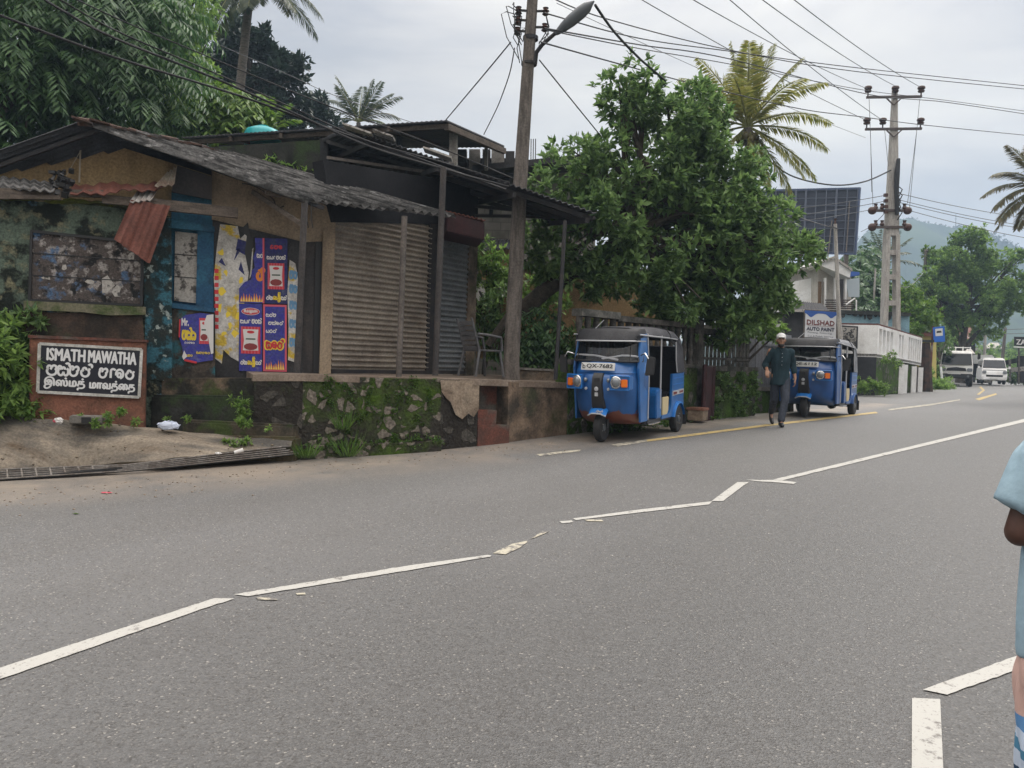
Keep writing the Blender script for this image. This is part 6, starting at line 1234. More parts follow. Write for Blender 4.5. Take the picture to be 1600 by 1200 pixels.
        r1 = [Vector((sx*.50, 1.0+.29*math.cos(a)*1.05, .21+.29*math.sin(a)*1.05)) for _, a in A0]; r2 = [Vector((sx*.645, q.y, q.z)) for q in r1]; r3 = [Vector((sx*.655, 1.0+(q.y-1.0)*.90, .21+(q.z-.21)*.90)) for q in r1]; kk = len(r1)
        mg.add(r1+r2+r3, [(j*kk+i, j*kk+i+1, (j+1)*kk+i+1, (j+1)*kk+i) for j in (0, 1) for i in range(kk-1)]); mg.build('rear_mudguard', M['tuklight'] if rusty is M['tukrust'] else blue, t, smooth=50)
        LB().box((sx*.60, 1.31, .22), (.14, .015, .22)).build('mud_flap', M['rubber'], t)
        wheel(t, sx*.575, 1.0, .225, .135)
        LB().slab([(sx*.59, -.48, .26), (sx*.59, .16, .26), (sx*.59, .16, .30), (sx*.59, -.48, .30)], (-sx*.10, 0, 0)).build('sill', M['blacktrim'], t)
        LB().bar((sx*.62, -.42, .245), (sx*.62, -.02, .25), .07, .02).build('foot_step', M['chrome'], t)
        if sx > 0: LB().slab([(sx*.60, .22, .335), (sx*.60, .46, .335), (sx*.60, .52, .40), (sx*.60, .52, .62), (sx*.60, .22, .62)], (-sx*.03, 0, 0)).build('door_apron', M['creamvinyl'], t, bevel=.008)
        # mirrors
        mp_ = [(sx*.60, -.86, 1.30), (sx*.70, -.93, 1.33), (sx*.76, -.92, 1.25)]; mo = LB().tube(mp_, .012, 6).build('mirror_arm', M['chrome'], t, smooth=60)
        LB().slab([(sx*.70, -.93, 1.00), (sx*.85, -.92, 1.02), (sx*.87, -.91, 1.27), (sx*.73, -.92, 1.30)], (0, .035, 0)).build('mirror', M['blacktrim'], mo, bevel=.012)
        # headlamp block
        x0, x1, z0, z1 = (.20, .60, .82, 1.005); ang = lambda x: -1.225+.62*max(0, (x-.25))**2*1.2
        hb = LB(); pts0 = []
        xs = np.linspace(.255, .555, 6)
        rings = [[Vector((sx*x, ang(x)-.045, z)) for z in (.80, 1.0)]+[Vector((sx*x, ang(x)+.12, z)) for z in (1.0, .80)] for x in xs]
        hb.loft(rings); bz = hb.build('headlamp_bezel', blue, t, bevel=.012)
        fb = LB()
        for z in (.80, 1.0): fb.tube([Vector((sx*x, ang(x)-.05, z)) for x in xs], .009, 5)
        for x in (xs[0], xs[-1]): fb.tube([Vector((sx*x, ang(x)-.05, z)) for z in (.80, 1.0)], .009, 5)
        fb.build('bezel_trim', M['tuklight'], bz)
        hx = .345; hc = Vector((sx*hx, ang(hx)-.045, .905)); dr = Vector((sx*.22, -1, 0)).normalized()
        hl = LB().lathe([(.085, -.02), (.092, .01), (.080, .022)], hc, dr, 22).build('headlight', M['chrome'], t, smooth=40); LB().lathe([(.078, .012), (.06, .035), (.03, .046), (.002, .05)], hc, dr, 22).build('lens', M['lamp_glass'], hl, smooth=60)
        ix = .482; ic = Vector((sx*ix, ang(ix)-.055, .895)); LB().box(ic, (.10, .05, .115), Matrix.Rotation(sx*R(28), 3, 'Z')).build('indicator', M['amber'], t, bevel=.008)
        LB().lathe([(.03, -.01), (.034, .012), (.02, .03), (.003, .034)], (sx*.205, -1.235, .93), (0, -1, 0), 12).build('side_lamp', M['lamp_glass'], t, smooth=50); LB().lathe([(.022, -.01), (.022, .012), (.003, .02)], (sx*.20, -1.225, .80), (0, -1, 0), 10).build('bolt_cap', M['trim'], t, smooth=50)
    # black nose strip with emblem
    ns = LB(); ys = [(1.035, -1.165, .10), (.97, -1.222, .105), (.86, -1.242, .105), (.72, -1.232, .115), (.56, -1.185, .125), (.47, -1.135, .13)]
    ns.loft([[Vector((-w, y+.03, z)), Vector((-w*.8, y-.014, z)), Vector((w*.8, y-.014, z)), Vector((w, y+.03, z))] for z, y, w in ys]); nsp = ns.build('nose_panel', M['blacktrim'], t, smooth=40)
    LB().lathe([(.034, 0), (.034, .012), (.02, .018)], (0, -1.25, .80), (0, -1, 0), 16).build('emblem', M['trim'], nsp, smooth=40); LB().box((0, -1.252, .72), (.055, .012, .055)).build('badge', M['trim'], nsp); LB().box((0, -1.25, .93), (.085, .012, .06)).build('horn_grille', M['blacktrim'], nsp)
    # front wheel, fork, mudguard
    wheel(t, 0, -1.03, .22, .13)
    mg = LB(); rr = []
    for j in range(9):
        a = R(38+j*17); row = []
        for x in (-.10, -.085, -.04, 0, .04, .085, .10): rd = .285-(.05 if abs(x) > .09 else .016 if abs(x) > .08 else 0); row.append(Vector((x*(1.6), -1.0-rd*math.cos(a)*1.16, .235+rd*math.sin(a)*1.14)))
        rr.append(row)
    mg.loft(rr, closed=False); fm = mg.build('front_mudguard', M['tuklight'], t, smooth=60); LB().tube([(-.16, -1.22, .40), (-.08, -1.258, .434), (0, -1.262, .437), (.08, -1.258, .434), (.16, -1.22, .40)], .012, 6).build('mudguard_rim', M['trim'], fm)
    sw = LB()
    if lettering:
        for k_ in range(7): a = k_*.5; sw.tube([(.0+.016*k_, -1.255, .46+.012*math.sin(k_*2.2)), (.012+.016*k_, -1.24, .482+.012*math.sin(k_*1.3)), (.024+.016*k_, -1.255, .46)], .006, 4)
        sw.build('painted_script', M['trim'], fm)
    LB().tube([(.085, -.98, .21), (.085, -.93, .45)], .02, 8).build('fork', M['blacktrim'], t)
    # floor, seats, rear wall
    LB().box((0, .38, .27), (1.14, 1.84, .05)).build('floor', M['blacktrim'], t); LB().box((0, .02, .74), (.78, .26, .10)).build('driver_seat', M['seatvinyl'], t, bevel=.03); LB().box((0, .17, 1.0), (.70, .07, .40)).build('driver_backrest', M['seatvinyl'], t, bevel=.025)
    LB().box((0, .90, .62), (1.06, .46, .14)).build('passenger_seat', M['seatvinyl'], t, bevel=.03); LB().box((0, 1.14, .92), (1.06, .09, .50)).build('passenger_backrest', M['seatvinyl'], t, bevel=.03)
    LB().slab([(-.60, 1.29, .30), (.60, 1.29, .30), (.60, 1.29, 1.0), (-.60, 1.29, 1.0)], (0, .04, 0)).build('tail_panel', blue, t)
    hbk = LB(); hbk.tube([(-.34, -.62, 1.06), (-.12, -.70, 1.12), (.12, -.70, 1.12), (.34, -.62, 1.06)], .018, 8); hbk.tube([(0, -.7, 1.12), (0, -.86, .6)], .02, 8); hbk.build('handlebar', M['blacktrim'], t, smooth=60); LB().tube([(.50, -.40, .5), (.49, -.42, .9)], .012, 6).build('lever', M['chrome'], t)
    LB().box((0, -.52, .66), (1.10, .04, .72)).build('dash_panel', M['blacktrim'], t)
    # soft hood
    def hoodring(y, zt, zs, w): return [Vector((-w-.01, y, zs)), Vector((-w, y, zt-.13)), Vector((-w*.88, y, zt-.045)), Vector((-w*.55, y, zt-.008)), Vector((0, y, zt)), Vector((w*.55, y, zt-.008)), Vector((w*.88, y, zt-.045)), Vector((w, y, zt-.13)), Vector((w+.01, y, zs))]
    rg = [hoodring(-.92, 1.655, 1.60, .55), hoodring(-.75, 1.70, 1.585, .575), hoodring(-.3, 1.735, 1.58, .59), hoodring(.1, 1.74, 1.57, .595), hoodring(.5, 1.735, 1.56, .60), hoodring(.85, 1.71, 1.54, .605), hoodring(1.05, 1.65, 1.46, .605), hoodring(1.17, 1.54, 1.36, .60)]
    sk = LB().loft(rg, closed=False); hd = sk.build('hood', hood, t, smooth=70)
    LB().loft([[p-Vector((0, 0, .02)) for p in r_] for r_ in rg], closed=False).build('hood_lining', M['hoodblack'], hd, smooth=70)
    seam = None
    for y, zt, zs, w in ((-.75, 1.703, 1.585, .578), (.5, 1.738, 1.56, .603)): LB().tube(hoodring(y, zt+.004, zs, w+.004), .008, 5).build('hood_seam', M['hoodblack'], hd)
    for sx in (-1, 1):
        LB().tube([(sx*.60, -.90, 1.60), (sx*.602, -.3, 1.58), (sx*.605, .5, 1.56), (sx*.612, .85, 1.54)], .011, 5).build('hood_piping', M['trim'], hd)
        LB().slab([(sx*.612, .80, 1.55), (sx*.614, .90, .985), (sx*.604, 1.33, .985), (sx*.604, 1.20, 1.40), (sx*.606, 1.05, 1.56)], (-sx*.018, 0, 0)).build('hood_side', hood_side, hd, bevel=.006)
        LB().slab([(sx*.598, .50, 1.56), (sx*.60, .82, 1.50), (sx*.60, .88, 1.38), (sx*.598, .80, 1.44), (sx*.598, .60, 1.50)], (-sx*.02, 0, 0)).build('rolled_side_curtain', M['hoodblack'], hd, bevel=.006)
        LB().tube([(sx*.61, .80, 1.50), (sx*.61, .83, 1.2), (sx*.61, .90, 1.0)], .012, 6).build('rear_window_frame', M['trim'], hd)
    LB().slab([(-.60, 1.19, 1.42), (.60, 1.19, 1.42), (.60, 1.34, .985), (-.60, 1.34, .985)], (0, .015, .01)).build('rear_curtain', hood_side, hd)
    LB().tube([(-.25, -.80, 1.69), (-.12, -.75, 1.82)], .007, 5).build('aerial', M['trim'], t)
    # number plate
    pl = LB().box((-.02, -1.165, 1.125), (.60, .02, .115), Matrix.Rotation(R(-14), 3, 'X')); po = pl.build('number_plate', M['platewhite'], t, bevel=.006)
    bl, br = Vector((-.31, -1.181, 1.073)), Vector((.27, -1.181, 1.073)); tl, tr_ = bl+Vector((0, .026, .106)), br+Vector((0, .026, .106)); nn = (br-bl).cross(tl-bl).normalized(); D = Decal(bl+nn*.012, br+nn*.012, tr_+nn*.012, tl+nn*.012, po, .003, True)
    D.text(plate, .16 if len(plate) > 6 else .06, .2, .96, .82, M['black'], heavy=.006)
    if len(plate) > 6: D.glyphs('~s', .03, .2, .12, .8, M['black'], .14)
    LB().lathe([(.05, 0), (.09, .06), (.09, .22), (.04, .3)], (.1, 1.0, .2), (0, 1, 0), 12).build('engine_cover', M['blacktrim'], t); LB().tube([(-.55, 1.0, .215), (.55, 1.0, .215)], .03, 8).build('rear_axle', M['blacktrim'], t)
    return t
f1 = gnd(939, 690); a1_ = R(29.5)
o1 = f1+Vector((math.sin(a1_), math.cos(a1_), 0))*1.0; o1.z = (gz(f1)+gz(f1+Vector((math.sin(a1_), math.cos(a1_), 0))*2))/2
T1 = make_rickshaw('blue auto rickshaw with rusty lower nose and grey hood parked by the tan plinth', o1, -a1_, 'QX-7682', M['tukblue'], M['tukrust'], M['hood'], M['hood'], True)
s_ = (gz(f1+Vector((math.sin(a1_), math.cos(a1_), 0))*2)-gz(f1))/2; T1.rotation_euler = (math.atan(s_), 0, -a1_); T1.scale = (.90, .97, 1.01)
f2 = gnd(1257, 652); a2_ = R(33.5); o2 = f2+Vector((math.sin(a2_), math.cos(a2_), 0))*1.0; o2.z = (gz(f2)+gz(f2+Vector((math.sin(a2_), math.cos(a2_), 0))*2))/2
T2 = make_rickshaw('blue auto rickshaw with pale hood parked farther along behind the walking man', o2, -a2_, 'QE-6112', M['tukblue2'], M['tukblue2'], M['hoodpale'], M['hoodpale'], False)
# ---- white truck and white van far down the road
def cab_vehicle(name, label, cat, loc, rot, w, h, kind):
    t = thing(name, label, cat, loc, rot); wh = M['white']; hw = w/2
    if kind == 'truck':
        LB().loft([[Vector((sx*hw*k, y, z)) for sx, y in ((-1, 0), (1, 0), (1, 1.7), (-1, 1.7))] for z, k in ((.62, .98), (1.25, 1.0), (1.30, .99))]).build('cab_lower', wh, t, bevel=.05)
        LB().loft([[Vector((sx*hw*k, y, z)) for sx, y in ((-1, y0), (1, y0), (1, 1.68), (-1, 1.68))] for z, k, y0 in ((1.30, .985, .02), (2.12, .90, .30), (2.25, .84, .42))]).build('cab_upper', wh, t, bevel=.05)
        LB().slab([(-hw*.93, .02, 1.36), (hw*.93, .02, 1.36), (hw*.85, .245, 2.06), (-hw*.85, .245, 2.06)], (0, -.02, .005)).build('windscreen', M['glass'], t)
        for sx in (-1, 1): LB().slab([(sx*hw*.99, .12, 1.36), (sx*hw*.99, 1.4, 1.36), (sx*hw*.925, 1.4, 2.04), (sx*hw*.925, .38, 2.04)], (sx*.02, 0, 0)).build('side_window', M['glass'], t)
        gr = LB().slab([(-hw*.62, -.03, .98), (hw*.62, -.03, .98), (hw*.55, -.03, 1.16), (0, -.03, 1.22), (-hw*.55, -.03, 1.16)], (0, .04, 0)).build('grille', M['blacktrim'], t)
        LB().box((0, -.06, .66), (w*.98, .16, .30)).build('bumper', M['blacktrim'], t, bevel=.03); LB().box((-.1, -.145, .86), (.72, .03, .17)).build('number_plate', M['platewhite'], t)
        for sx in (-1, 1):
            LB().box((sx*hw*.80, -.02, 1.06), (.30, .08, .20)).build('headlight', M['lamp_glass'], t, bevel=.03); LB().lathe([(.07, 0), (.07, .03)], (sx*hw*.72, -.15, .66), (0, -1, 0), 12).build('fog_lamp', M['lamp_glass'], t)
            m_ = LB().tube([(sx*hw*.9, .2, 2.0), (sx*(hw+.25), -.05, 2.1), (sx*(hw+.28), -.05, 1.7)], .02, 6).build('mirror_arm', M['blacktrim'], t); LB().box((sx*(hw+.28), -.05, 1.92), (.16, .05, .36)).build('mirror', wh if sx < 0 else M['blacktrim'], m_)
            wheel(t, sx*(hw-.12), .75, .40, .24); wheel(t, sx*(hw-.16), 3.5, .40, .30)
        LB().box((0, 2.0, .60), (.9, 4.4, .16)).build('chassis', M['blacktrim'], t); LB().box((0, 3.3, .98), (w, 3.0, .08)).build('cargo_bed', M['shadewall'], t)
        for sx in (-1, 1): LB().box((sx*hw, 3.3, 1.22), (.05, 3.0, .42)).build('side_board', wh, t)
        fr = LB()
        for x in (-.55, -.1, .35, .8): fr.bar((x*hw, 1.85, 1.0), (x*hw, 1.85, 2.55), .06, .06)
        for z in (2.0, 2.2, 2.5): fr.bar((-hw*.6, 1.85, z), (hw*.85, 1.85, z), .05, .05)
        fr.build('headboard_rack', wh, t)
    else:
        prof = [(.28, 1.0, -.0), (.55, 1.02, -.06), (.95, 1.0, .02), (1.15, .98, .22), (1.75, .86, .62), (1.90, .80, .78)]
        LB().loft([[Vector((sx*hw*k, y, z)) for sx, y in ((-1, y0), (1, y0), (1, 3.9), (-1, 3.9))] for z, k, y0 in prof]).build('body', wh, t, bevel=.05)
        LB().slab([(-hw*.92, .22, 1.16), (hw*.92, .22, 1.16), (hw*.82, .60, 1.72), (-hw*.82, .60, 1.72)], (0, -.03, .015)).build('windscreen', M['glass'], t)
        for sx in (-1, 1):
            LB().slab([(sx*hw*.985, .5, 1.16), (sx*hw*.985, 3.6, 1.16), (sx*hw*.88, 3.5, 1.70), (sx*hw*.88, .85, 1.70)], (sx*.02, 0, 0)).build('side_window', M['glass'], t); LB().box((sx*hw*.82, -.04, .86), (.26, .1, .20)).build('headlight', M['lamp_glass'], t, bevel=.03)
            m_ = LB().tube([(sx*hw, .45, 1.15), (sx*(hw+.14), .40, 1.18)], .03, 6).build('mirror_arm', wh, t); LB().box((sx*(hw+.17), .40, 1.2), (.14, .1, .2)).build('mirror', wh, m_, bevel=.02); wheel(t, sx*(hw-.1), .75, .31, .2); wheel(t, sx*(hw-.1), 3.1, .31, .2)
        LB().box((0, -.07, .60), (w*.66, .04, .15)).build('grille', M['blacktrim'], t); LB().box((0, -.10, .42), (w*.98, .12, .20)).build('bumper', wh, t, bevel=.03); LB().box((-.05, -.175, .44), (.5, .02, .11)).build('number_plate', M['platewhite'], t); LB().slab([(-hw*.9, .08, 1.0), (hw*.9, .08, 1.0), (hw*.9, .10, 1.03), (-hw*.9, .10, 1.03)], (0, -.03, 0)).build('bonnet_gap', M['blacktrim'], t)
    return t
pt2 = P(1493, 604, 50); cab_vehicle('truck', 'white light truck with a dark bumper parked under the broad tree beside the bus stop', 'truck', pt2, R(-29), 1.82, 2.2, 'truck')
pv = P(1553, 600.5, 57); cab_vehicle('van', 'small white van driving towards the viewer beyond the truck', 'van', pv, R(-25), 1.55, 1.9, 'van')
pl_ = P(1528, 600, 62); sx_ = thing('lorry', 'white and grey lorry half hidden behind the white truck', 'lorry', pl_, R(-28)); LB().box((0, 1, 1.3), (2.1, 3, 1.6)).build('load', M['shadewall'], sx_); LB().box((0, -.6, 1.9), (1.9, .5, .7)).build('white_sack', M['white'], sx_, bevel=.1); LB().box((.55, -.65, .7), (.6, .5, 1.2)).build('crate', M['whiteboards'], sx_)
for sx in (-.8, .8): wheel(sx_, sx, -.2, .4, .25)
# ================================================================== street name sign
SG = thing('street_name_sign', 'black and white street name sign on a red-washed plinth at the side lane', 'street sign', G(135, 655, .5))
MB().slab([G(46, 527, .50), G(228, 534, .50), G(226, 700, .50), G(44, 690, .50)], -GN*.22).build('plinth', M['redplinth'], SG, bevel=.015)
MB().slab([G(44, 523, .53), G(230, 531, .53), G(230, 535, .53), G(44, 528, .53)], -GN*.27).build('coping', M['terracotta'], SG)
bl, br, tr_, tl = G(59.5, 612, .515), G(217.5, 620.5, .515), G(221.5, 546, .515), G(62.5, 537, .515)
MB().slab([bl, br, tr_, tl], GN*.025).build('board', plain('signnavy', (.008, .009, .018), .35), SG)
mb = MB()
for a, b_ in ((bl, br), (br, tr_), (tr_, tl), (tl, bl)): mb.bar(a+GN*.022, b_+GN*.022, .036, .03, up=GN)
mb.build('frame', mat('dirty_white_frame', (.50, .49, .46), .6, (.36, .35, .32), 8), SG)
D = Decal(bl+GN*.027, br+GN*.027, tr_+GN*.027, tl+GN*.027, SG, .004); wl_ = plain('letterwhite', (.66, .66, .66), .5)
D.text('ISMATH', .075, .67, .44, .92, wl_, heavy=.006); D.text('MAWATHA', .475, .67, .95, .92, wl_, heavy=.006)
D.glyphs('is~mt~', .07, .37, .51, .61, wl_, .19); D.glyphs('mavt', .58, .37, .95, .60, wl_, .19)
D.text('\u0b87\u0bb8\u0bcd\u0bae\u0ba4\u0bcd', .06, .08, .45, .33, wl_, heavy=.006); D.text('\u0bae\u0bbe\u0bb5\u0ba4\u0bcd\u0bc8\u0ba4', .50, .07, .95, .31, wl_, heavy=.006)
# ================================================================== posters
plain('posterblue', (.035, .035, .26), .6); plain('posterdeep', (.022, .024, .13), .65); plain('posterpink', (.55, .09, .13), .6); plain('posterwhite', (.62, .60, .58), .65); plain('posterred', (.50, .025, .035), .55); plain('posteryellow', (.70, .52, .04), .6); plain('posterorange', (.65, .20, .02), .6); plain('postergreen', (.02, .06, .03), .6); plain('sausage', (.22, .03, .03), .5); plain('flamecore', (.75, .55, .15), .6); plain('posterlight', (.12, .26, .42), .65); plain('paperback', (.50, .48, .45), .8)
M['posterblue'] = mat('printed_blue_paper', (.040, .040, .27), .65, (.055, .06, .22), 14, bump=.35, bscale=22, c3=(.12, .12, .26), s3=6, lo3=.6, hi3=.7); M['posterdeep'] = mat('faded_dark_blue_paper', (.026, .028, .13), .7, (.04, .045, .11), 12, bump=.35, bscale=22, c3=(.10, .11, .17), s3=5, lo3=.58, hi3=.7)
M['tornpaper'] = mat('torn_poster_paper', (.55, .53, .50), .85, (.36, .345, .32), 6, c3=(.50, .36, .05), s3=3.2, lo3=.57, hi3=.62, bump=.3)
def gq(x0, y0, x1, y1, off): return G(x0, y1, off), G(x1, y1+(x1-x0)*.025, off), G(x1, y0+(x1-x0)*.03, off), G(x0, y0, off)
def poster(label, q, m, outline=None):
    t = thing('wall_poster', label, 'poster', q[0], group='torn posters on the shop wall'); D = Decal(*q, t, .003); D.poly(outline or [(0, 0), (1, 0), (1, 1), (0, 1)], 'sheet', m); return D
def flames(D, u0, u1, v0, v1, n=9, seed=1):
    g = random.Random(seed); P_ = []; C_ = []
    for i in range(n):
        c = u0+(u1-u0)*(i+.5)/n; w = (u1-u0)/n*.95; h = v0+(v1-v0)*g.uniform(.55, 1); lean = g.uniform(-.3, .3)*w
        P_.append([(c-w*.6, v0), (c+w*.6, v0), (c+w*.35, v0+(h-v0)*.45), (c+lean, h), (c-w*.35, v0+(h-v0)*.4)]); h2 = v0+(h-v0)*.6; C_.append([(c-w*.4, v0), (c+w*.4, v0), (c+lean, h2)])
    D.polys(P_, 'flame', M['posterorange']); D.polys(C_, 'flame_core', M['flamecore'])
def packet(D, u0, v0, u1, v1):
    D.rect(u0, v0, u1, v1, 'packet_ground', M['posterred']); w, h = u1-u0, v1-v0
    D.polys([[(u0+w*(i+.1)/6, v0), (u0+w*(i+.5)/6, v0), (u0+w*(i+.5)/6, v1), (u0+w*(i+.1)/6, v1)] for i in range(6)], 'packet_stripe', M['posterpink'])
    D.poly([(u0+w*.1, v0+h*.12), (u0+w*.9, v0+h*.12), (u0+w*.85, v0+h*.5), (u0+w*.9, v1-h*.1), (u0+w*.1, v1-h*.1), (u0+w*.15, v0+h*.5)], 'packet', M['posterwhite'])
    D.poly([(u0+w*.5+w*.2*math.cos(a), v1-h*.2+h*.055*math.sin(a)) for a in np.linspace(0, 6.28, 14)[:-1]], 'packet_oval', M['posterred']); D.rect(u0+w*.25, v0+h*.52, u0+w*.75, v0+h*.57, 'packet_bar', M['postergreen'])
    D.poly([(u0+w*.5+w*.36*math.cos(a), v0+h*.26+h*.13*math.sin(a)) for a in np.linspace(0, 6.28, 12)[:-1]], 'packet_food', M['sausage'])
def oval(D, cu, cv, ru, rv, txt):
    D.poly([(cu+ru*math.cos(a), cv+rv*math.sin(a)) for a in np.linspace(0, 6.283, 24)[:-1]], 'brand_oval', M['posterwhite']); D.poly([(cu+ru*.95*math.cos(a), cv+rv*.88*math.sin(a)) for a in np.linspace(0, 6.283, 24)[:-1]], 'brand_oval', M['posterred']); D.text(txt, cu-ru*.72, cv-rv*.4, cu+ru*.72, cv+rv*.5, M['posterwhite'], heavy=.008)
def price(D, v0, v1):
    D.glyphs('t~k', .06, v0, .34, v1, M['posterwhite'], .24); D.glyphs('rs', .36, v0, .54, v1, M['posteryellow'], .24); D.text('5', .56, v0-.02, .70, v1+.035, M['posteryellow'], heavy=.014); D.glyphs('st~', .72, v0, .96, v1, M['posterwhite'], .24)
D = poster('torn blue poster with a fire border, above the one with the red oval brand mark', gq(373.5, 371, 413, 473, .035), M['posterblue'], [(.0, .0), (1, 0), (1, 1), (.62, 1), (.66, .82), (.55, .70), (.62, .55), (.50, .50), (.48, .36), (.22, .32), (.0, .22)])
flames(D, .04, .96, .02, .17, 9, 1); D.glyphs('l~', .70, .36, .97, .52, M['posterorange'], .3); D.glyphs('st~', .70, .70, .96, .77, M['posterwhite'], .2); D.rect(.93, 0, 1, 1, 'pink_edge', M['posterpink'])
D = poster('blue poster with a red oval brand mark, a sausage packet and a yellow 5', gq(373.5, 474, 409.5, 579.5, .035), M['posterblue'])
oval(D, .5, .885, .40, .055, 'Raigam'); D.glyphs('sya', .05, .71, .48, .77, M['posterwhite'], .22); D.glyphs('mts~', .55, .71, .96, .78, M['posterwhite'], .22); packet(D, .08, .26, .92, .66); price(D, .10, .16)
D = poster('darker upper blue poster with a packet and yellow 5, by the pale blue torn strip', gq(414, 372, 449, 474, .036), M['posterdeep'])
D.glyphs('rmv', .22, .84, .78, .90, M['posterred'], .3); D.glyphs('sya', .08, .68, .45, .735, M['posterwhite'], .22); D.glyphs('mts~', .5, .68, .9, .74, M['posterwhite'], .22); packet(D, .12, .22, .86, .62); price(D, .06, .12)
D = poster('pink-bordered blue poster with three white words over an orange word and flames', gq(411, 475.5, 448, 580, .036), M['posterpink'])
D.rect(.08, .03, .92, .97, 'blue_ground', M['posterblue']); D.glyphs('st~m', .12, .82, .56, .87, M['posterwhite'], .24); D.glyphs('ms~vt~', .22, .70, .84, .75, M['posterwhite'], .24); D.glyphs('ylt~', .12, .58, .56, .63, M['posterwhite'], .24)
D.glyphs('svt~', .10, .34, .86, .47, M['posteryellow'], .40); D.k += .5; D.glyphs('svt~', .12, .345, .84, .465, M['posterred'], .20); flames(D, .1, .9, .03, .18, 8, 3)
D = poster('pale blue-lettered torn paper strip hanging at the door post', gq(449, 384, 467, 566, .034), M['tornpaper'], [(.05, .02), (.7, 0), (.95, .04), (1, .3), (.86, .5), (.95, .7), (.7, .85), (.2, .88), (.0, .6), (.1, .3)])
for v in (.18, .34, .50, .64, .76): D.glyphs('mt', .2, v-.04, .85, v+.04, M['posterlight'], .2)
D = poster('tall white and yellow shredded poster remains next to the blue window recess', gq(334, 350, 396, 568, .031), M['tornpaper'], [(.02, .04), (.20, .0), (.24, .10), (.42, .05), (.62, .02), (.64, .4), (.70, .48), (.82, .55), (.96, .66), (1, .84), (.90, .80), (.84, .95), (.66, .90), (.60, .99), (.16, 1), (.08, .84), (.0, .62), (.05, .4), (.0, .2)])
g = random.Random(8)
D.polys([[(u+.06*math.cos(a)*g.uniform(.5, 2), v+.02*math.sin(a)*g.uniform(.5, 2)) for a in np.linspace(0, 6.28, 7)[:-1]] for u, v in [(.2, .8), (.3, .66), (.7, .6), (.2, .52), (.15, .40), (.35, .36), (.6, .34), (.4, .28), (.25, .22), (.55, .22), (.7, .45)]], 'yellow_scrap', M['posteryellow'])
D.polys([[(.02, v), (.12, v), (.12, v+.03), (.02, v+.03)] for v in np.arange(.25, .66, .05)], 'red_scrap', M['posterred']); D.polys([[(.55, .82), (.95, .76), (.85, .88), (.6, .90)], [(.62, .68), (.78, .64), (.68, .74)], [(.12, .73), (.3, .70), (.2, .76)], [(.5, .74), (.68, .82), (.6, .84)]], 'blue_scrap', M['posterdeep'])
D.polys([[(.72, .30), (.98, .5), (.90, .62), (.98, .86), (.84, .95), (.78, .80), (.88, .66)], [(.66, .96), (.92, .9), (.86, 1.02)]], 'dark_gap', M['black'])
D = poster('wide blue poster low on the wall with a yellow word and torn white corner', gq(279, 488, 334, 566, .11), M['posterblue'], [(.16, .05), (.5, 0), (.98, .06), (1, .98), (.6, 1), (.2, .95), (.03, .86), (.0, .55), (.1, .3)])
D.text('Mr.', .09, .74, .28, .88, M['posterwhite'], heavy=.008); D.glyphs('ms~s', .10, .46, .48, .68, M['posteryellow'], .15); D.glyphs('rtmvt', .16, .38, .46, .42, M['posterwhite'], .2); packet(D, .58, .38, .86, .90); D.glyphs('smtvt', .5, .18, .9, .23, M['posteryellow'], .2); D.glyphs('smt', .2, .12, .4, .17, M['posteryellow'], .2)
D.polys([[(.80, .96), (.99, .98), (.99, .2), (.92, .18), (.84, .5), (.72, .8)], [(.14, .05), (.24, .12), (.16, .24), (.10, .12)]], 'torn_flap', M['posterwhite']); D.polys([[(.0, .5), (.04, .5), (.06, .86), (.02, .86)], [(.16, .03), (.5, -.02), (.52, .02), (.18, .07)]], 'red_edge', M['posterred'])
# ================================================================== bus stop sign
BS = thing('bus_stop_sign', 'blue and white bus stop sign on a slim rusty pole', 'bus stop sign', P(1452, 602, 40))
MB().tube([P(1452, 603, 40), P(1455, 560, 40), P(1458, 510, 40)], .055, 8).build('pole', M['rust'], BS, smooth=60)
bl, br, tr_, tl = P(1459, 535, 39.8), P(1477, 534, 39.8), P(1476, 509.5, 39.8), P(1458, 511.5, 39.8)
MB().slab([bl, br, tr_, tl], Vector((0, .04, 0))).build('plate', plain('busblue', (.012, .12, .50), .4), BS, bevel=.015)
D = Decal(bl, br, tr_, tl, BS, .01); D.rect(.17, .40, .80, .88, 'white_square', M['platewhite']); D.rect(.27, .60, .70, .69, 'bus_symbol', M['black']); D.rect(.31, .67, .66, .73, 'bus_symbol', M['black'])
RM = thing('marker_post', 'short white road marker post among the weeds before the truck', 'marker post', P(1473, 604, 43)); MB().tube([P(1473, 606, 43), P(1470, 572, 43)], .06, 8).build('shaft', M['white'], RM); MB().lathe([(.07, 0), (.07, .12), (.01, .14)], P(1470, 573, 43), seg=8).build('cap', M['polel'], RM)
# ================================================================== overhead wires
def wire(label, pts, r=.011, m='wire', s=0.0):
    ps = [P(*q) for q in pts]
    if len(ps) == 2: ps = sag(ps[0], ps[1], s, 24)
    else:   # smooth through the points
        out = []
        for i in range(len(ps)-1):
            p0, p1, p2, p3 = ps[max(i-1, 0)], ps[i], ps[i+1], ps[min(i+2, len(ps)-1)]
            for k in range(8): t = k/8; out.append(.5*((2*p1)+(p2-p0)*t+(2*p0-5*p1+4*p2-p3)*t*t+(3*p1-p0-3*p2+p3)*t**3))
        ps = out+[ps[-1]]
    o = MB().tube(ps, r, 6).build('overhead_wire', M[m], smooth=60); return tag(o, label, 'wire', 'overhead wires')
wire('lowest thick cable from the left edge, crossing the big tree to the roofs', [(-60, 0, 9), (0, 24, 9.3), (162, 84, 10), (325, 134, 10.8), (410, 162, 11.2), (520, 203, 11.7), (640, 243, 12), (790, 296, 12.2)], .016)
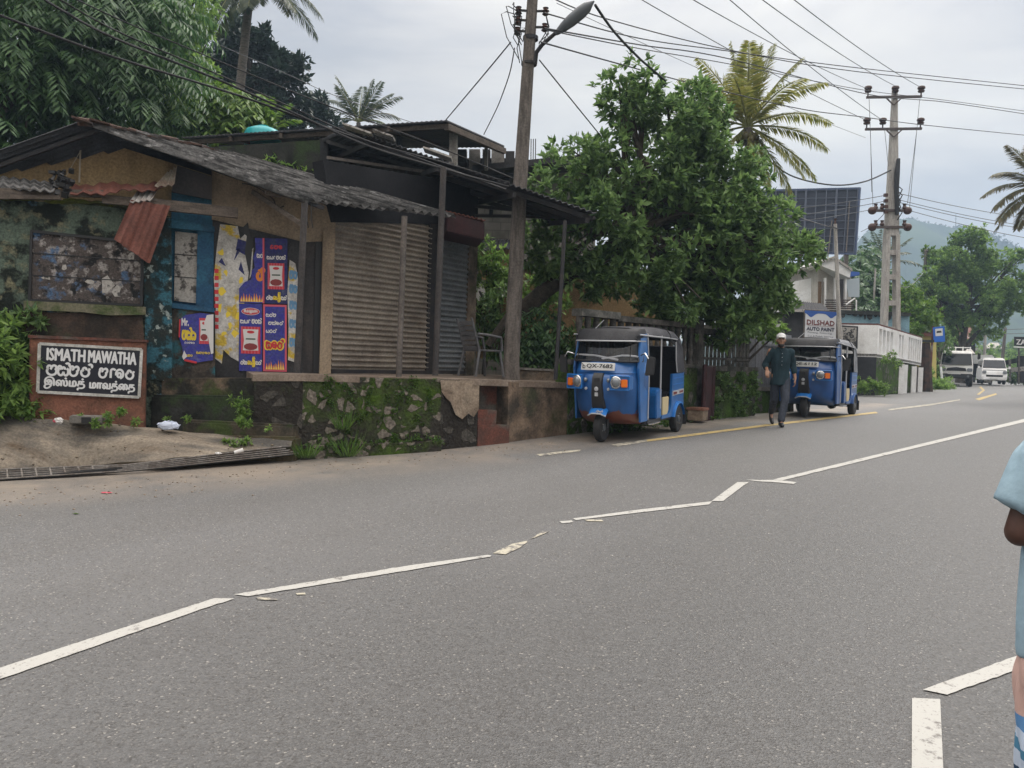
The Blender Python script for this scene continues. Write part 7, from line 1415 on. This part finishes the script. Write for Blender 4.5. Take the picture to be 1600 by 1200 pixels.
wire('thick cable pair running just above the lowest one at upper left', [(40, -20, 9.3), (100, 18, 9.6), (180, 60, 10), (335, 122, 10.8), (462, 178, 11.4), (575, 228, 11.8), (700, 266, 12), (795, 292, 12.1)], .017)
wire('thin black cable running alongside the thick pair at upper left', [(45, -30, 9.3), (105, 6, 9.6), (190, 52, 10), (340, 116, 10.8), (465, 172, 11.4), (580, 222, 11.8), (700, 256, 12), (797, 286, 12.1)], .011)
wire('uppermost thin cable over the big tree at upper left', [(100, -10, 9.6), (190, 32, 10), (300, 78, 10.8), (420, 128, 11.3), (520, 168, 11.8), (640, 212, 12), (720, 244, 12.1), (800, 278, 12.1)], .009)
wire('hair-thin line passing above the small spiky palm', [(300, 52, 20), (440, 112, 20), (520, 148, 20), (640, 190, 20), (700, 205, 20)], .008, 'wiregrey')
wire('service cable from the pole top to the ridge of the upper roof', [(798, 66, 12), (760, 112, 13), (697, 187, 15.5)], .010)
wire('crooked service cable from the pole to the right end of the upper roof', [(804, 75, 12), (797, 112, 12.6), (786, 145, 13.3), (775, 172, 14.5), (756, 210, 16.5)], .009)
wire('service cable falling from the pole into the left side of the broad-leaved tree', [(843, 94, 12), (880, 140, 12.8), (940, 214, 14.5)], .010)
wire('twisted thick cable hanging from the lamp head to the top of the tree', [(930, 8, 11.6), (960, 50, 12.5), (1000, 92, 13.6), (1040, 126, 14.8)], .020)
wire('top line from the pole insulator to the right edge of the photo', [(848, -10, 12), (950, 30, 15), (1140, 78, 20), (1340, 112, 24), (1640, 143, 30)], .012, s=.1)
wire('second line, from the lower right insulator towards the right edge', [(850, 20, 12), (1000, 60, 16), (1140, 80, 20), (1340, 106, 24), (1640, 138, 30)], .012)
wire('third line, sagging beneath the second beside the yellow palm crown', [(850, 44, 12), (1000, 70, 16), (1140, 92, 20), (1360, 148, 26), (1480, 160, 30), (1640, 184, 34)], .013)
wire('fourth line, just below the third near the pole', [(850, 46, 12), (1000, 76, 16), (1140, 100, 20), (1345, 140, 26), (1480, 157, 30), (1640, 179, 34)], .010)
wire('lowest line, passing through the yellow palm to the right edge', [(846, 66, 12), (950, 95, 14.5), (1080, 130, 18), (1250, 170, 23), (1350, 183, 26), (1450, 196, 30), (1640, 215, 35)], .013)
for i, (x0_, y0_, x1_, y1_, lab) in enumerate(((1075, -5, 1356, 139, 'leftmost of the parallel lines coming down to the upper crossarm'), (1185, -5, 1398, 134, 'middle line coming down to the pole top insulator'), (1235, -5, 1438, 136, 'rightmost line coming down to the upper crossarm'), (995, -5, 1354, 188, 'leftmost of the lines coming down to the second crossarm'), (1135, -5, 1379, 188, 'middle line coming down to the second crossarm'), (870, 5, 1352, 215, 'faint long line from the first pole to the second crossarm'))):
    wire(lab, [(x0_, y0_, 20), (x1_, y1_, 35.8)], .013 if i < 5 else .009, 'wiregrey', .12)
wire('heavy drooping cable between the yellow palm and the far power pole', [(1200, 250, 30), (1240, 276, 32), (1300, 289, 33.5), (1350, 284, 35), (1392, 266, 35.8)], .032)
for i, (a, b_, lab) in enumerate((((1384, 305, 35.7), (1180, 330, 44), 'first bracket line left from the far pole across the billboard'), ((1384, 314, 35.7), (1180, 342, 44), 'second bracket line left from the far pole across the billboard'), ((1384, 323, 35.7), (1180, 352, 44), 'third bracket line left from the far pole across the billboard'), ((1384, 331, 35.7), (1345, 362, 40), 'lowest bracket line dropping left from the far pole'), ((1404, 302, 35.7), (1640, 345, 40), 'upper line right from the far pole in front of the hill'), ((1404, 312, 35.7), (1640, 358, 40), 'second line right from the far pole in front of the hill'), ((1404, 316, 35.7), (1640, 363, 40), 'third line right from the far pole in front of the hill'), ((1404, 324, 35.7), (1640, 378, 40), 'lowest line right from the far pole in front of the hill'))):
    wire(lab, [a, b_], .014, 'wiregrey', .12)
for x0_, x1_, y1_, lab in ((1358, 1364, 322, 'dropper wire hanging left of the far pole, outer one'), (1360, 1362, 300, 'dropper wire hanging left of the far pole, inner one'), (1437, 1421, 326, 'dropper wire slanting down right of the far pole, outer one'), (1433, 1418, 318, 'dropper wire slanting down right of the far pole, inner one'), (1382, 1388, 260, 'short dropper beside the far pole shaft')):
    wire(lab, [(x0_, 200 if x0_ not in (1358, 1437) else 155, 35.8), (x1_, y1_, 35.7)], .012, 'wiregrey', 0)
wire('slack wire from the slim grey pole towards the big tree', [(1250, 340, 27), (1280, 350, 26.6), (1305, 357, 26.4)], .014, 'wiregrey')
wire('low wire from the far pole to the dark leaning pole', [(1395, 440, 36), (1420, 448, 46), (1444, 425, 59)], .02, 'wiregrey')
wire('upper distant wire against the blue hill at the far right', [(1500, 505, 74), (1540, 515, 74), (1640, 512, 78)], .03, 'wiregrey'); wire('lower distant wire against the blue hill at the far right', [(1500, 520, 74), (1545, 522, 74), (1640, 520, 78)], .03, 'wiregrey')
# ================================================================== litter
def crumple(name, label, cat, p, size, m, seed, m2=None):
    g = random.Random(seed); mb = MB().ball(p+Z*size[2]*.5, size, 14, 8); mb.v = [tuple(Vector(v)+Vector((g.uniform(-1, 1)*size[0]*.25, g.uniform(-1, 1)*size[1]*.25, g.uniform(-.6, 1)*size[2]*.4))) for v in mb.v]
    o = tag(mb.build(name, m), label, cat)
    if m2:
        mb = MB().ball(p+Vector((-size[0]*.8, -.01, size[2]*.5)), [q*.6 for q in size], 10, 6); mb.build('torn_end', m2, o)
    return o
crumple('plastic_bag', 'crumpled white plastic bag lying at the foot of the dark base wall', 'plastic bag', P(264, 668, 10.25), (.13, .07, .05), plain('bagwhite', (.50, .55, .66), .4), 1)
crumple('wrapper', 'small red and white wrapper at the edge of the creeper', 'wrapper', P(92, 660, 9.9), (.05, .04, .035), M['posterwhite'], 2, M['posterpink'])
for x, y, lab, c in ((374, 704.5, 'white paper cup lying beside the drain grating', 'cup'),): MB_ = MB().tube([P(366, 707, 9.82), P(380, 703, 9.86)], [.02, .026], 10); tag(MB_.build('paper_cup', M['posterwhite']), lab, c)
crumple('paper_scrap', 'tiny white paper scrap left of the paper cup', 'paper scrap', P(341, 709, 9.75), (.04, .02, .012), M['posterwhite'], 4)
crumple('wrapper', 'flat pink wrapper lying on the asphalt in front of the drain grating', 'wrapper', gnd(166, 771, .005), (.06, .02, .006), M['posterpink'], 5)
o = leaf_mesh('fallen_leaf', [leaf_arrays(np.array([gnd(112, 804, .012)]), np.array([[1., .3, 0]]), np.array([[0, 0, 1.]]), np.array([.07]), np.array([.035]))], M['grassblade']); tag(o, 'single fallen green leaf on the asphalt at the left', 'leaf')
cn = thing('concrete_pipe_end', 'small broken concrete block with a dark hole under the street name sign', 'concrete block', P(128, 658, 10.0)); MB().slab([P(108, 650, 10.0), P(160, 651, 10.05), P(160, 663, 10.05), P(108, 662, 10.0)], GN*-.25).build('block', M['concrete'], cn, bevel=.01); MB().slab([P(127, 652, 9.99), P(142, 652, 9.99), P(142, 661, 9.99), P(127, 661, 9.99)], GN*-.02).build('hole', M['black'], cn)
# ================================================================== people
def remeshed(name, mb, m, parent, voxel, sm=3, fold=0):
    me = bpy.data.meshes.new(name); me.from_pydata(mb.v, [], mb.f); bm = bmesh.new(); bm.from_mesh(me); bmesh.ops.recalc_face_normals(bm, faces=bm.faces); bm.to_mesh(me); bm.free()
    o = bpy.data.objects.new(name, me); COL.objects.link(o); md = o.modifiers.new('r', 'REMESH'); md.mode = 'VOXEL'; md.voxel_size = voxel
    dg = bpy.context.evaluated_depsgraph_get(); m2 = bpy.data.meshes.new_from_object(o.evaluated_get(dg)); o.modifiers.clear(); o.data = m2; bpy.data.meshes.remove(me)
    bm = bmesh.new(); bm.from_mesh(m2)
    for _ in range(sm): bmesh.ops.smooth_vert(bm, verts=bm.verts, factor=.5, use_axis_x=True, use_axis_y=True, use_axis_z=True)
    bm.to_mesh(m2); bm.free()
    for p in m2.polygons: p.use_smooth = True
    if fold:
        rf = random.Random(len(name)+int(voxel*1e4)); W_ = [(Vector((rf.gauss(0, 1)*20, rf.gauss(0, 1)*20, rf.gauss(0, 1)*7)), rf.uniform(0, 6)) for _ in range(7)]
        nv = len(m2.vertices); co = np.empty(nv*3, np.float32); m2.vertices.foreach_get('co', co); no = np.empty(nv*3, np.float32); m2.vertices.foreach_get('normal', no); co = co.reshape(-1, 3); no = no.reshape(-1, 3); q = np.zeros(nv)
        for k, p_ in W_: dd = co @ np.array(k); q += np.abs(np.sin(dd+p_+2*np.sin(dd*.37)))
        co = co+no*((q/7-.62)*fold)[:, None]; m2.vertices.foreach_set('co', co.astype(np.float32).reshape(-1)); m2.update()
    m2.name = name; m2.materials.append(m); o.parent = parent; return o
def limb(mb, pts, seg=12):
    for (a, ra), (b_, rb) in zip(pts, pts[1:]): mb.tube([a, b_], [ra, rb], seg)
    for a, ra in pts: mb.ball(a, ra*.99, seg, 8)
def ell(z, rx, ry, cx=0, cy=0, n=20): return [Vector((cx+rx*math.cos(2*math.pi*k/n), cy+ry*math.sin(2*math.pi*k/n), z)) for k in range(n)]
def hand(mb, w, d, side, palm_n, curl=.5, L_=1.0):
    """palm at the wrist w pointing along d, four curled fingers of unequal length and a thumb off the palm's side"""
    w, d, side, pn = Vector(w), Vector(d).normalized(), Vector(side).normalized(), Vector(palm_n).normalized()
    for k in (-1, -.33, .33, 1): limb(mb, [(w+side*k*.018, .015), (w+d*.085*L_+side*k*.028, .0125)], 8)
    for k, ln in ((-1, .055), (-.33, .07), (.33, .076), (1, .066)):
        p = w+d*.088*L_+side*k*.029; q = p+(d*math.cos(curl*.5)+pn*math.sin(curl*.5))*ln*.5; r = q+(d*math.cos(curl*1.3)+pn*math.sin(curl*1.3))*ln*.32; s_ = r+(d*math.cos(curl*2)+pn*math.sin(curl*2))*ln*.26
        limb(mb, [(p, .0095), (q, .0088), (r, .008), (s_, .0068)], 7)
    p = w+d*.022*L_+side*1.1*.026; limb(mb, [(p, .0125), (p+side*.026+d*.028+pn*.01, .011), (p+side*.034+d*.058+pn*.022, .0088)], 7)
def head(mb, c, f=Vector((0, -1, 0))):
    """skull, jaw, nose, brow, lips and ears; the face looks along f"""
    c = Vector(c); r = Vector((-f.y, f.x, 0)); rot = Matrix(((r.x, -f.x, 0), (r.y, -f.y, 0), (0, 0, 1)))
    T = lambda x, y, z: c+rot @ Vector((x, y, z))
    mb.ball(T(0, .01, .03), (.076, .095, .092), 18, 12, rot); mb.ball(T(0, -.025, -.035), (.062, .066, .085), 16, 10, rot); mb.ball(T(0, -.052, -.095), (.034, .03, .028), 12, 8, rot)
    mb.tube([T(0, -.088, .022), T(0, -.108, -.022)], [.009, .016], 8); mb.ball(T(0, -.104, -.022), (.018, .014, .012), 10, 6, rot)
    for s in (-1, 1): mb.ball(T(s*.078, .005, -.005), (.010, .022, .034), 10, 8, rot); mb.ball(T(s*.032, -.078, .034), (.026, .016, .010), 10, 6, rot); mb.ball(T(s*.044, -.066, -.02), (.022, .02, .02), 10, 6, rot)
    mb.ball(T(0, -.084, -.058), (.024, .014, .007), 10, 6, rot); mb.ball(T(0, -.082, -.070), (.022, .013, .008), 10, 6, rot)
    return T, rot
def eyes(T, rot, parent, skin):
    for s in (-1, 1):
        e = LB().ball(T(s*.031, -.082, .012), (.0125, .008, .007), 10, 6, rot).build('eye', plain('eyewhite', (.5, .48, .45), .3), parent, smooth=60); LB().ball(T(s*.031, -.089, .012), (.006, .004, .006), 8, 6, rot).build('iris', M['black'], e)
        LB().tube([T(s*.014, -.094, .030), T(s*.032, -.094, .036), T(s*.050, -.082, .030)], .0042, 6).build('eyebrow', plain('hairblack', (.014, .011, .009), .7), parent)
skin1 = mat('brown_skin', (.30, .165, .105), .55, (.26, .14, .09), 9, spec=.4, grain=.08); skin2 = mat('dark_brown_skin', (.085, .040, .028), .5, (.065, .03, .02), 9, spec=.4, grain=.08)
# --- man walking along the road edge
fp0 = gnd(1219, 667); mo = Vector((fp0.x+.03, fp0.y+.2, gz(fp0)))
MAN = thing('person', 'man in a dark green long shirt, dark jeans and white cap walking towards the viewer', 'person', mo, R(-6))
hc = Vector((-.02, -.045, 1.585)); b = LB(); T, rot = head(b, hc, Vector((-.10, -.995, 0)))
b.tube([(-.005, -.0, 1.36), (-.012, -.025, 1.52)], [.062, .056], 14); b.loft([ell(.88, .135, .10), ell(1.02, .125, .092), ell(1.25, .15, .105), ell(1.38, .15, .09), ell(1.43, .08, .07)])
aR = [((-.19, 0, 1.385), .052), ((-.265, .045, 1.13), .043), ((-.275, -.16, 1.03), .028)]; aL = [((.19, 0, 1.385), .052), ((.235, .05, 1.12), .043), ((.262, -.03, .89), .028)]
limb(b, aR); limb(b, aL); hand(b, (-.275, -.165, 1.025), (-.06, -.6, -.75), (1, -.1, 0), (.3, .6, -.6), .7); hand(b, (.262, -.032, .885), (.03, -.10, -1), (-.25, -1, 0), (-1, .2, -.05), .6)
lF = [((.085, 0, .92), .085), ((.07, -.15, .50), .058), ((.0, -.23, .10), .038)]; lB = [((-.085, 0, .92), .085), ((-.085, .03, .50), .056), ((-.055, .36, .22), .036)]
limb(b, lF); limb(b, lB); limb(b, [((.0, -.23, .08), .038), ((-.01, -.34, .045), .03)]); limb(b, [((-.055, .36, .20), .036), ((-.055, .29, .07), .03)])
remeshed('body', b, skin1, MAN, .0075, 2); eyes(T, rot, MAN, skin1)
gr = mat('dark_green_cotton', (.012, .032, .042), .85, (.009, .024, .032), 7, bump=.3, bscale=14, grain=.1)
b = LB(); b.loft([ell(.76, .185, .135, .0, .0), ell(.86, .175, .128), ell(1.02, .160, .118), ell(1.2, .172, .124), ell(1.33, .178, .115), ell(1.40, .158, .096), ell(1.455, .085, .078, -.005, -.005)])
limb(b, [((-.155, 0, 1.38), .066), ((-.178, 0, 1.372), .063), ((-.268, .045, 1.13), .057), ((-.272, -.06, 1.085), .050)]); limb(b, [((.155, 0, 1.38), .066), ((.178, 0, 1.372), .063), ((.236, .05, 1.12), .057), ((.250, .01, 1.02), .050)])
sh = remeshed('shirt', b, gr, MAN, .009, 3, fold=.05); pk = LB()
for z in (1.34, 1.27, 1.20, 1.13): pk.ball((-.008, -.128-.001*(1.34-z), z), .007, 8, 5)
pk.build('button', M['trim'], sh); LB().tube([(-.07, -.075, 1.45), (-.035, -.112, 1.41), (-.008, -.125, 1.36), (.02, -.112, 1.41), (.06, -.075, 1.45)], .011, 6).build('collar', gr, sh, smooth=60)
b = LB(); b.loft([ell(.80, .165, .118), ell(.9, .160, .115), ell(.98, .145, .105)]); limb(b, [((.085, 0, .90), .092), ((.068, -.15, .50), .072), ((-.0, -.228, .13), .062)]); limb(b, [((-.085, 0, .90), .092), ((-.085, .03, .50), .072), ((-.055, .355, .24), .058)])
remeshed('jeans', b, mat('dark_denim', (.028, .034, .048), .85, (.045, .052, .068), 5, stretch=(1, 1, .6), bump=.25, bscale=18), MAN, .009, 2, fold=.035)
for pts in ([((.0, -.20, .055), .048), ((-.005, -.30, .045), .046), ((-.012, -.385, .034), .034)], [((-.055, .37, .185), .044), ((-.055, .32, .10), .044), ((-.055, .25, .045), .036)]):
    b = LB(); limb(b, pts); remeshed('shoe', b, plain('shoeblack', (.012, .012, .014), .5), MAN, .009, 2)
b = LB(); b.ball(T(0, .012, .062), (.088, .106, .078), 18, 10, rot); b.ball(T(0, -.10, .055), (.062, .062, .012), 16, 6, rot); remeshed('cap', b, plain('capwhite', (.62, .62, .62), .8), MAN, .008, 2)
b = LB(); b.ball(T(0, -.040, -.092), (.056, .058, .040), 14, 8, rot); b.ball(T(0, -.020, -.055), (.069, .055, .030), 14, 8, rot); remeshed('beard', b, M['hairblack'], MAN, .008, 1)
b = LB(); b.ball(T(0, .03, .0), (.083, .082, .06), 14, 8, rot); remeshed('hair', b, M['hairblack'], MAN, .009, 1)
# --- bystander at the right edge, seen from behind
bp = P(1733, 900, 2.30); bz_ = gz(bp); BY = thing('person', 'bystander in pale blue shirt and striped sarong at the right edge', 'person', Vector((bp.x, bp.y, bz_)), R(-8)); BY.scale = (1.04, 1.04, 1.04)
b = LB(); T, rot = head(b, Vector((.01, .04, 1.47)), Vector((.1, .995, 0))); b.tube([(0, .0, 1.25), (.005, .02, 1.42)], [.062, .056], 14)
b.loft([ell(.78, .15, .10), ell(.95, .14, .095), ell(1.18, .16, .105), ell(1.29, .155, .09), ell(1.34, .08, .07)])
limb(b, [((-.175, 0, 1.275), .040), ((-.238, -.008, 1.04), .040), ((-.11, .20, 1.015), .029)]); limb(b, [((.175, 0, 1.275), .040), ((.238, -.008, 1.04), .040), ((.11, .20, 1.015), .029)])
hand(b, (-.108, .203, 1.014), (.8, .5, .1), (0, .1, 1), (.3, -1, 0), .9); hand(b, (.108, .203, 1.014), (-.8, .5, .1), (0, .1, 1), (-.3, -1, 0), .9)
for sx in (-1, 1): limb(b, [((sx*.085, 0, .80), .085), ((sx*.09, .01, .44), .058), ((sx*.09, 0, .09), .038)]); limb(b, [((sx*.09, -.03, .05), .038), ((sx*.095, .10, .035), .036), ((sx*.10, .17, .028), .024)])
remeshed('body', b, skin2, BY, .008, 2); eyes(T, rot, BY, skin2)
b = LB(); b.ball(T(0, .018, .045), (.084, .098, .088), 16, 10, rot); b.ball(T(0, .045, -.01), (.076, .066, .06), 14, 8, rot); remeshed('hair', b, M['hairblack'], BY, .009, 1)
b = LB(); b.loft([ell(.685, .228, .155), ell(.80, .225, .152), ell(.97, .216, .142), ell(1.15, .200, .130), ell(1.25, .192, .115), ell(1.31, .165, .095), ell(1.345, .088, .078)])
for sx in (-1, 1): b.ball((sx*.165, 0, 1.285), .066, 14, 8); b.tube([(sx*.15, 0, 1.30), (sx*.195, 0, 1.235), (sx*.252, -.003, 1.108)], [.062, .066, .064], 16)
remeshed('shirt', b, mat('pale_blue_cotton', (.31, .43, .50), .85, (.26, .37, .44), 5, bump=.5, bscale=9, grain=.05), BY, .009, 3, fold=.036)
m, n, l, bs = nodes('striped_sarong_cloth'); bs.inputs['Roughness'].default_value = .9; t = n.new('ShaderNodeTexCoord'); s_ = n.new('ShaderNodeSeparateXYZ'); l.new(t.outputs['Object'], s_.inputs[0])
z = n.new('ShaderNodeTexNoise'); z.inputs['Scale'].default_value = 7; l.new(t.outputs['Object'], z.inputs[0]); k_ = n.new('ShaderNodeMath'); k_.operation = 'MULTIPLY_ADD'; k_.inputs[1].default_value = .05; l.new(z.outputs[0], k_.inputs[0]); l.new(s_.outputs[2], k_.inputs[2])
r = n.new('ShaderNodeMapRange'); r.inputs['From Min'].default_value = .0; r.inputs['From Max'].default_value = .75; l.new(k_.outputs[0], r.inputs[0]); cr_ = n.new('ShaderNodeValToRGB'); cr_.color_ramp.interpolation = 'CONSTANT'; l.new(r.outputs[0], cr_.inputs[0]); el = cr_.color_ramp.elements
el[0].position = 0; el[0].color = (.45, .50, .58, 1); el[1].position = .74; el[1].color = (.55, .36, .31, 1)
for p_, c_ in ((.12, (.03, .08, .22)), (.2, (.5, .55, .62)), (.3, (.05, .16, .36)), (.42, (.45, .52, .62)), (.47, (.02, .05, .10)), (.52, (.48, .55, .66)), (.58, (.06, .20, .32)), (.62, (.50, .58, .70)), (.68, (.10, .24, .46))): e_ = el.new(p_); e_.color = (*c_, 1)
l.new(cr_.outputs[0], bs.inputs['Base Color'])
b = LB(); b.loft([ell(.10, .20, .16), ell(.3, .212, .165), ell(.5, .215, .165), ell(.62, .222, .158), ell(.75, .205, .14), ell(.84, .16, .115)]); remeshed('sarong', b, m, BY, .010, 2, fold=.05)
# loose gravel and grit where the ramp and the road edge meet
g = np.random.default_rng(77); mb = MB()
for k in range(260):
    if g.random() < .6: x = g.uniform(-20, 470); p = gnd(x, np.interp(x, [0, 200, 460], [770, 750, 726])+abs(g.normal())*16, .0)
    else: x = g.uniform(470, 900); p = gnd(x, np.interp(x, [470, 750, 900], [727, 700, 688])+abs(g.normal())*9, .0)
    r = g.uniform(.004, .016); mb.ball(p+Z*r*.3, (r, r*g.uniform(.6, 1), r*.6), 5, 4)
o = mb.build('road_grit', mat('pale_grit', (.30, .25, .20), .95, (.18, .15, .12), 9)); tag(o, 'loose grit along the road edge', kind='stuff')
mb = MB()
for k in range(60):
    i = g.integers(0, len(FR)-1); f = g.random(); v = g.uniform(.02, .98)
    p = FR[i].lerp(FR[i+1], f).lerp(BK[i].lerp(BK[i+1], f), v)+Z*.02; r = g.uniform(.006, .022); mb.ball(p, (r, r*g.uniform(.6, 1), r*.6), 5, 4)
o = mb.build('ramp_grit', mat('dark_grit', (.12, .095, .07), .95, (.22, .18, .13), 9)); tag(o, 'pebbles and crumbs on the concrete ramp', kind='stuff')
